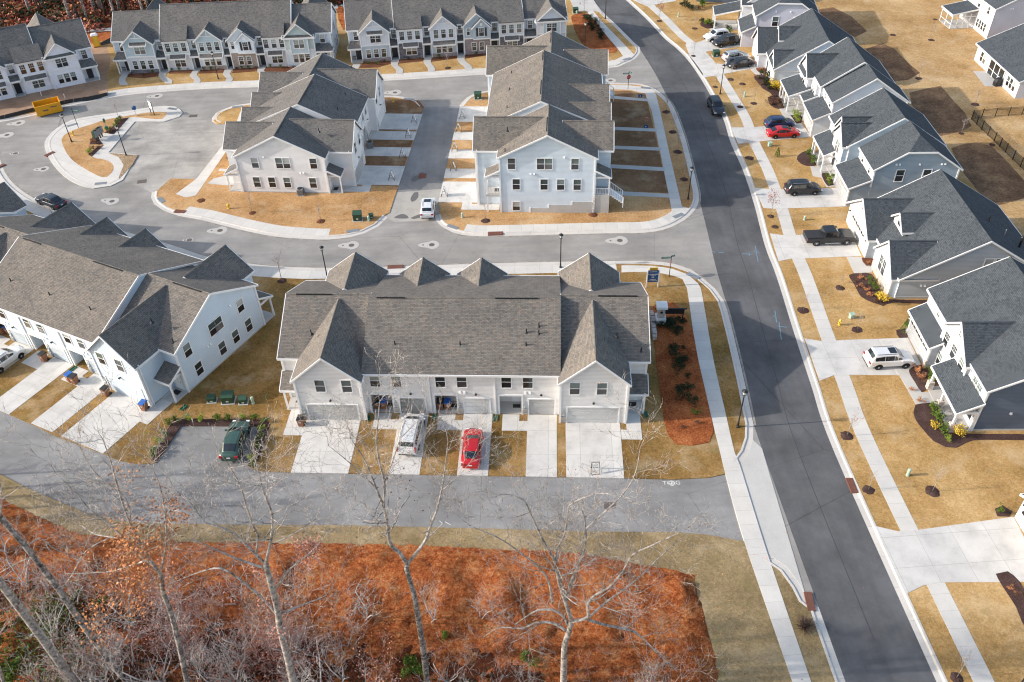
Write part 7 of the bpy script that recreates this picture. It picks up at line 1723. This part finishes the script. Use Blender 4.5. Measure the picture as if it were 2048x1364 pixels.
big_tree('bare_tree','wide pale bare tree with arching limbs, right of the slim forked one',(1124,1392),[(1395,1400),(1398,1250),(1402,1150),(1430,1060),(1440,1010)],[
 ([(1430,1050),(1400,985),(1330,940),(1250,940),(1170,985),(1115,1025)],.11,.03,1.5),
 ([(1425,1075),(1340,1020),(1240,1015),(1150,1050),(1020,1045),(930,1100)],.10,.02,2.5),
 ([(1440,1000),(1410,900),(1370,780),(1345,660),(1300,580),(1250,480),(1200,370),(1165,300),(1100,270)],.15,.03,-1.0),
 ([(1412,900),(1432,800),(1482,680),(1520,580),(1525,470),(1520,400)],.10,.05,1.0),
 ([(1525,470),(1600,400),(1700,310),(1770,230),(1820,130),(1845,-10)],.06,.02,1.5),
 ([(1345,660),(1360,580),(1400,500),(1420,380),(1430,330),(1500,290),(1590,260)],.08,.02,-2.5),
 ([(1440,1010),(1500,1000),(1540,985),(1540,900),(1590,850),(1660,810),(1740,720),(1800,620),(1900,570),(2050,500)],.12,.03,-1.5),
 ([(1540,990),(1640,900),(1750,820),(1850,740),(1950,640),(2060,540)],.08,.025,2.0),
 ([(1540,1000),(1640,1030),(1780,1060),(1850,1100),(1950,1200),(2060,1300)],.10,.03,3.0),
 ([(1330,900),(1310,780),(1250,690),(1160,620),(1050,540),(960,495),(850,450)],.09,.02,-1.0),
 ([(1412,900),(1390,800),(1340,700),(1300,640)],.07,.03,-2.0)],21,.28,BC,tm='bark_pale',spawn=.9,dens=1.0,depth=3,leaves=('leaf_rust',160,.09,1300,300,7))
big_tree('bare_tree','slim forked bare tree whose two limbs reach over the lane towards the minivan',(852,1395),[(600,1400),(572,1160),(540,960),(520,850),(490,750),(476,690),(482,665)],[
 ([(478,672),(440,610),(390,570),(370,500),(366,430),(340,330),(300,230),(265,140),(225,50),(150,-60)],.14,.02,-1.5),
 ([(366,430),(300,425),(230,418),(185,400),(165,360)],.05,.015,2),
 ([(342,330),(348,200),(320,80),(300,-40),(310,-160),(320,-280)],.08,.02,0),
 ([(486,668),(540,600),(590,530),(620,440),(650,370),(680,250),(700,130),(715,0),(720,-40)],.11,.025,1.5),
 ([(690,240),(770,170),(850,80)],.04,.012,1),([(300,230),(220,150),(120,60),(20,-20)],.045,.012,-1),([(345,200),(400,60),(440,-60),(520,-140)],.045,.012,2)],22,.24,BC,spawn=.85,depth=3,leaves=('leaf_brown',60,.14,350,390,1.5),tl=(1.2,2.8))
big_tree('bare_tree','large pale bare tree spreading over the pine straw bank left of the slim forked one',(592,1420),[(1735,1480),(1690,1250),(1640,1060),(1625,950),(1585,790),(1555,670)],[
 ([(1555,670),(1590,500),(1592,380),(1545,260),(1510,130),(1480,0)],.11,.02,-1),([(1550,670),(1440,560),(1330,470),(1200,430),(1130,330),(1060,270)],.10,.02,1),
 ([(1500,600),(1510,510),(1480,450),(1440,330),(1400,200),(1330,80)],.08,.02,-2),([(1560,700),(1380,640),(1200,560),(1080,510)],.09,.02,2.5),([(1600,830),(1700,700),(1800,620),(1880,540)],.08,.02,1.5),
 ([(1640,965),(1750,920),(1900,860),(1950,800)],.08,.02,3),([(1640,990),(1560,900),(1450,800),(1300,700),(1170,720),(1040,770)],.10,.02,3),([(1592,380),(1680,340),(1780,290)],.04,.012,1)],23,.28,BL,spawn=1.0,depth=3,tm='bark_pale',leaves=('leaf_pink',1500,.15,1600,1000,3.2))
big_tree('bare_tree','bare tree still holding rusty leaves at its fork near the left part of the lane',(372,1410),[(1120,1500),(1060,1200),(1000,960),(958,850),(940,730)],[
 ([(940,730),(860,620),(760,430),(700,260),(650,80),(600,-60)],.11,.02,-1),([(925,705),(800,600),(650,450),(520,350),(440,250),(330,150)],.09,.02,1),([(945,700),(965,600),(975,500),(960,330),(930,200),(880,90)],.08,.02,-2),
 ([(860,650),(740,690),(620,720),(380,730)],.07,.015,2),([(760,430),(740,300),(560,140),(470,0)],.05,.015,1),([(700,520),(560,500),(480,450)],.05,.015,2)],24,.22,BL,spawn=.85,depth=3,leaves=('leaf_rust',2600,.18,850,600,3.4))
big_tree('bare_tree','long leaning grey trunk crossing the lower left corner',(262,1378),[(760,1380),(650,1250),(560,1130),(450,980),(350,830),(250,700),(150,570),(0,400),(-160,220)],[
 ([(250,700),(180,640),(60,690),(-60,760)],.05,.015,1),([(350,830),(420,740),(500,600),(640,520)],.05,.015,-1),([(150,570),(230,520),(330,590),(480,640)],.05,.015,2),([(0,400),(10,300),(0,200),(-10,90)],.06,.02,0)],25,.24,BL,spawn=.8,depth=3,tm='bark_mid')
big_tree('bare_tree','stout smooth grey trunk rising at the extreme lower left',(152,1380),[(455,1400),(330,1220),(220,1070),(100,910),(0,780),(-200,520)],[([(0,780),(-80,600),(-120,480)],.07,.02,0)],26,.33,BL,spawn=.5,tm='bark_pale')
big_tree('bare_tree','thin pale trunk cut by the left corner below the grey ones',(20,1420),[(0,1300) ,(-60,1180),(-140,1040)],[([(-60,1180),(0,1080),(40,1000)],.04,.015,0)],27,.14,BL,spawn=.4,tm='bark_pale')
# bare saplings and brushwood of the woodland edge
M['bark_white']=ground('bark_white',[(.38,(.22,.19,.175)),(.5,(.52,.48,.455)),(.62,(.80,.76,.73))],s1=20,s2=9,amp=.7)
def sapling_mesh(seed,h,n=3,leaf=None):
    rnd=random.Random(seed); m=MB(); tips=[]
    for _ in range(n):
        d=Vector((rnd.gauss(0,.32),rnd.gauss(0,.32),1)).normalized(); twig(m,Vector((rnd.uniform(-.2,.2),rnd.uniform(-.2,.2),-.1)),d,h*rnd.uniform(.4,.55),.05 if leaf else .075,4,rnd,tips,.16)
    me=m.tomesh('branch',M['bark_twig' if leaf else 'bark_white'],True); l=None
    if leaf:
        q=MB()
        for _ in range(leaf[1]): quad(q,rnd.choice(tips)+Vector((rnd.gauss(0,.2),rnd.gauss(0,.2),rnd.gauss(0,.2))),.12*rnd.uniform(.6,1.4),rnd)
        l=q.tomesh('foliage',M[leaf[0]])
    return me,l
SP=[sapling_mesh(41,5.5,3),sapling_mesh(42,4.2,4,('leaf_pink',500)),sapling_mesh(43,6.5,3),sapling_mesh(44,3.4,5,('leaf_pink',650)),sapling_mesh(45,5,4,('leaf_rust',300))]
random.seed(5)
sp=[(270,1340,0),(300,1400,2),(240,1300,0),(330,1370,2),(180,1330,0),(60,1250,1),(120,1290,2),(400,1330,3),(380,1290,3),(520,1330,1),(570,1310,3),(600,1370,3),(450,1390,0),(500,1400,2),(640,1400,2),(690,1370,0),(740,1400,1),(780,1360,0),(900,1370,2),(940,1400,0),(990,1380,2),(1020,1410,0),(900,1420,2),(1060,1400,0),(1180,1400,2),(1240,1410,4),(1010,1330,0),(700,1300,4),(730,1240,0),(840,1220,2),(870,1250,0),(160,1210,0),(60,1180,2),(340,1210,3),(420,1250,3),(350,1260,1),(560,1250,4),(20,1110,0),(210,1390,0),(1330,1400,2),(1290,1380,0),(1100,1300,2),(960,1240,0),(1240,1250,0),(480,1210,0)]
random.seed(77)
sp+=[(random.uniform(120,600),random.uniform(1245,1400),random.choice((0,2,2,0,1))) for _ in range(24)]
sp=[q for k,q in enumerate(sp) if q[0]<760 or q[1]>1375 or k%3==0]
for k,(x,y,v) in enumerate(sp):
    c=G(x,y); t=empty('sapling',(c.x,c.y,.2),random.uniform(0,6.28),'bare pale sapling in the brushwood along the bank' if SP[v][1] is None else 'sapling with dry pinkish leaves in the brushwood','sapling','bare saplings of the brushwood' if SP[v][1] is None else 'leafy saplings of the brushwood'); s=random.uniform(.7,1.15)*(1 if x<760 else .7); t.scale=(s,s,s)
    inst('branch',SP[v][0],t)
    if SP[v][1]: inst('foliage',SP[v][1],t)
def scatter(name,mat,regions,n,s,z0,z1,seed,lab=None):
    rnd=random.Random(seed); m=MB()
    for _ in range(n):
        x,y,rx,ry=rnd.choice(regions); px=rnd.gauss(x,rx); py=rnd.gauss(y,ry)
        c=G(px,py); c.z=rnd.uniform(z0,z1)*rnd.random()+.25; quad(m,c,s*rnd.uniform(.6,1.4),rnd)
    o=m.obj(name,M[mat]); o['kind']='stuff'; return o
scatter('undergrowth','leaf_pink',[(350,1230,35,30),(575,1325,30,22),(590,1300,30,30),(560,1340,50,25),(300,1200,80,40),(330,1330,60,30),(120,1190,50,30)],7000,.17,.1,1.8,1)
scatter('undergrowth','leaf_red',[(380,1280,60,50),(560,1340,50,25),(700,1340,120,30),(100,1180,80,30)],4000,.16,.0,1.0,2)
scatter('undergrowth','leaf_green',[(60,1300,50,50),(150,1330,40,40),(100,1230,40,20),(20,1350,40,40)],7000,.17,.1,1.8,3)
scatter('undergrowth','leaf_dark',[(70,1320,70,50),(160,1280,50,40),(420,1350,120,30),(900,1400,200,30)],5000,.2,.0,1.5,4)
scatter('fallen_leaves','leaf_brown',[(300,1250,250,60),(800,1340,260,40)],6000,.16,.0,.25,5)
scatter('fallen_leaves','leaf_rust',[(500,1200,400,70),(1100,1250,180,80)],1600,.12,.0,.1,6)
for x,y,s in ((820,1345,.9),(835,1352,.8),(1055,1330,.8),(205,1215,.7),(160,1200,.7),(265,1245,.5),(33,1350,1),(110,1270,.9),(890,1280,.5)):
    shrub(x,y,'green','green bush low in the woodland edge',s*1.7,'green bushes of the woodland edge',z=.35)
# pale debris specks on the bank
rnd=random.Random(8); m=MB()
for _ in range(700):
    c=G(rnd.uniform(0,1420),rnd.uniform(1090,1360)); c.z=.42; quad(m,c,rnd.uniform(.05,.12),rnd)
o=m.obj('wood_chips',M['bark_twig']); o['kind']='stuff'
# tall bare trees standing just beyond the left and lower photo edge (their shade falls on the lane and verge)
def wood_tree_mesh(seed,h,r,crown_from=.45,leaf=None,n=22,tm='bark_mid'):
    rnd=random.Random(seed); a=MB(); pts=[];q=Vector((0,0,-.3))
    for k in range(9): pts.append(q.copy()); q=q+Vector((rnd.gauss(0,.12),rnd.gauss(0,.12),h/8))
    a.path(pts,[r*(1-.75*k/8) for k in range(9)],8); b=MB(); tips=[]
    for _ in range(n):
        k=rnd.uniform(crown_from,1)*8; i=min(7,int(k)); p=pts[i].lerp(pts[i+1],k-i); ang_=rnd.uniform(0,6.28); d=Vector((math.cos(ang_),math.sin(ang_),rnd.uniform(.3,1.0))).normalized(); twig(b,p,d,rnd.uniform(2.0,4.0)*(1.25-k/9),.055,2,rnd,tips,.12)
    return a.tomesh('trunk',M[tm],True),b.tomesh('branch',M[tm],True)
WT=[wood_tree_mesh(61,17,.22),wood_tree_mesh(62,15,.18),wood_tree_mesh(63,19,.26,.5),wood_tree_mesh(64,14,.15,.4,tm='bark_dark')]
WP=[wood_tree_mesh(65,24,.30,.55,tm='bark_pale'),wood_tree_mesh(66,22,.22,.6,tm='bark_dark'),wood_tree_mesh(67,26,.34,.5,tm='bark_mid')]
random.seed(9)
for x,y in [(-49,41),(-53,37),(-46,34),(-58,44),(-63,40),(-43,30),(-55,48),(-38,27),(-33,24),(-26,22.5),(-18,20.5),(-60,33),(-8,21),(4,20),(-66,47),(-50,50),(-56,52),(-52,45),(-60,51),(-67,53),(-54,48.5),(-48,38),(-72,50)]:
    v=random.choice(WT); t=empty('bare_tree',(x,y,0),random.uniform(0,6.28),'tall bare tree standing at the lower left of the lane','tree','tall bare trees beyond the lower left'); s=random.uniform(.85,1.1); t.scale=(s,s,s); inst('trunk',v[0],t); inst('branch',v[1],t)
# far wood behind the top-left rows
random.seed(12); cnt=0
for _ in range(400):
    px=random.uniform(-60,700); py=random.uniform(-40,60)
    if px>330 and py>26 : continue
    if px>170 and py>54-(px-170)*.10: continue
    c=G(px,py)
    if c.y>285: continue
    cnt+=1
    if cnt>95: break
    v=random.choice(WP); t=empty('woodland_tree',(c.x,c.y,0),random.uniform(0,6.28),'tall bare trunk in the wood behind the far rows','tree','trees of the far wood'); s=random.uniform(.8,1.1); t.scale=(s,s,s); inst('trunk',v[0],t); inst('branch',v[1],t)
def far_scatter(name,mat,n,s,seed,z1=1.5):
    rnd=random.Random(seed); m=MB()
    k=0
    while k<n:
        px=rnd.uniform(-40,700); py=rnd.uniform(-25,74)
        lim=66 if px<175 else 66-(px-175)*.105
        if py>lim or noiseok(px,py,seed): continue
        k+=1; c=G(px,py); c.z=rnd.random()**2*z1+.15; quad(m,c,s*rnd.uniform(.6,1.6),rnd)
    o=m.obj(name,M[mat]); o['kind']='stuff'
from mathutils import noise as mnoise
def noiseok(px,py,sd): return mnoise.noise(Vector((px*.02,py*.06,sd*3.7)))<.02
far_scatter('undergrowth','leaf_red',4500,.55,31); far_scatter('undergrowth','leaf_dark',3500,.6,32,2.5); far_scatter('undergrowth','leaf_rust',2500,.5,33); far_scatter('undergrowth','leaf_pink',1500,.5,34)

# ---------------------------------------------------------------- young street trees with mulch rings
def young_mesh(seed,h,leaf=None,nl=90):
    rnd=random.Random(seed); a=MB(); a.path([(0,0,-.1),(.02,.0,h*.4),(.0,.03,h*.75)],[.035,.028,.016],6); b=MB(); tips=[]
    for _ in range(9):
        z=rnd.uniform(.38,.95)*h*.75; ang_=rnd.uniform(0,6.28); twig(b,Vector((0,0,z)),Vector((math.cos(ang_)*.6,math.sin(ang_)*.6,1)).normalized(),h*.28,.014,1,rnd,tips,.25)
    l=None
    if leaf:
        q=MB()
        for _ in range(nl): quad(q,rnd.choice(tips)+Vector((rnd.gauss(0,.12),rnd.gauss(0,.12),rnd.gauss(0,.12))),.13,rnd)
        l=q.tomesh('foliage',M[leaf])
    return a.tomesh('trunk',M['bark_pale'],True),b.tomesh('branch',M['bark_twig'],True),l
YT=[young_mesh(71,3.2),young_mesh(72,3.6),young_mesh(73,3.0)]; YR=young_mesh(74,3.4,'leaf_red',230); YP=young_mesh(75,3.2,'leaf_pink',60); YG=young_mesh(76,4.0,'leaf_brown',320)
def ring(parent,r=.62,mat='mulch'):
    rnd=random.Random(int(parent.location.x*10)); m=MB(); n=16; m.v=[(0,0,.10)]+[(math.cos(2*math.pi*k/n)*r*rnd.uniform(.85,1.15),math.sin(2*math.pi*k/n)*r*rnd.uniform(.85,1.15),.015) for k in range(n)]+[(math.cos(2*math.pi*k/n)*r*.5,math.sin(2*math.pi*k/n)*r*.5,.10*rnd.uniform(.7,1.3)) for k in range(n)]
    for k in range(n): m.f.append((1+k,1+(k+1)%n,1+n+(k+1)%n,1+n+k)); m.f.append((1+n+k,1+n+(k+1)%n,0))
    m.obj('mulch_ring',M[mat],parent)
def young(x,y,v,lab,grp=None,s=1.0,rg=True,mat='mulch',tree=True):
    c=G(x,y); t=empty('young_tree' if tree else 'mulch_mound',(c.x,c.y,LZ+.005),random.uniform(0,6.28),lab,'young tree' if tree else 'mulch mound',grp); t.scale=(s,s,s)
    if tree:
        inst('trunk',v[0],t); inst('branch',v[1],t)
        if v[2]: inst('foliage',v[2],t)
    if rg: ring(t,random.uniform(.42,.64)/s,mat)
random.seed(3)
young(564,563,YT[1],'bare young tree on the lawn between the slanted and the warm grey row',s=1.25); young(106,432,YT[0],'bare young tree behind the roofs of the slanted row near the black sedan',s=1.1)
for x,y in ((642,444),(505,427),(461.5,316)): young(x,y,random.choice(YT),'bare young tree in a mulch ring around the pale grey row','young trees around the pale grey row',mat='mulch_red')
young(402.7,402,None,'low mulch mound without a tree by the pavement ramp',tree=False,mat='mulch_red')
young(895.5,137,YT[0],'bare young tree on the lawn before the dark stone townhouses'); young(498,139,YT[2],'bare young tree on the lawn before the tan brick townhouse',s=.6)
young(1186,431,YT[0],'staked young tree on the front lawn of the pale blue row',mat='mulch_red'); young(971,443,YT[1],'bare young tree at the alley end of the pale blue row')
for x,y in ((1332.4,225),(1345.3,265),(1355,305),(1368,360)): young(x,y,random.choice(YT),'bare young tree on the brown verge right of the pale blue row','young trees on the brown verge')
young(1541,434,YR,'young red leaved tree on the verge before the black family car',s=1.05)
for x,y in ((1549.8,455),(1713.9,661),(1679.7,577),(1736,981),(1606,622)): young(x,y,random.choice(YT),'thin bare young tree in a mulch ring on the lower right lawns','thin young trees on the lower right lawns',s=.75)
young(1693.5,873,YP,'young tree with sparse pink leaves on the verge below the white family car'); young(1864,984,YT[0],'bare young tree on the wide lawn near the pale pedestal',s=.95); young(1912,1357,YT[1],'bare young tree on the verge at the lower right photo edge')
for x,y in ((1498.5,317),(1389,58),(1484.8,169),(1507,208),(1430,175),(1387,113),(1480,215),(1461,160)): young(x,y,random.choice(YT),'thin bare young tree on the upper right lawns and verge','thin young trees on the upper right lawns',s=.85)
for x,y in ((1862,81),(1949.7,210),(1922,268),(1836.9,158)): young(x,y,random.choice(YT),'bare young tree on the straw field behind the houses','young trees on the straw field',s=1.0)
for x,y in ((1983.9,291),(1785,71),(1870,40)): young(x,y,None,'dark mulch mound on the straw field','mulch mounds on the straw field',tree=False)
young(1168,32,YG,'leafy brown young tree at the head of the far pine straw bed',s=1.15); young(1198,63,YP,'small purple leaved tree between the far pavement and bed',s=.95); young(1318.5,43,YR,'young red leaved tree on the verge at the top right of the main road',s=1.05)
young(237,234,YT[2],'bare young tree at the rim of the kiosk island',rg=False)
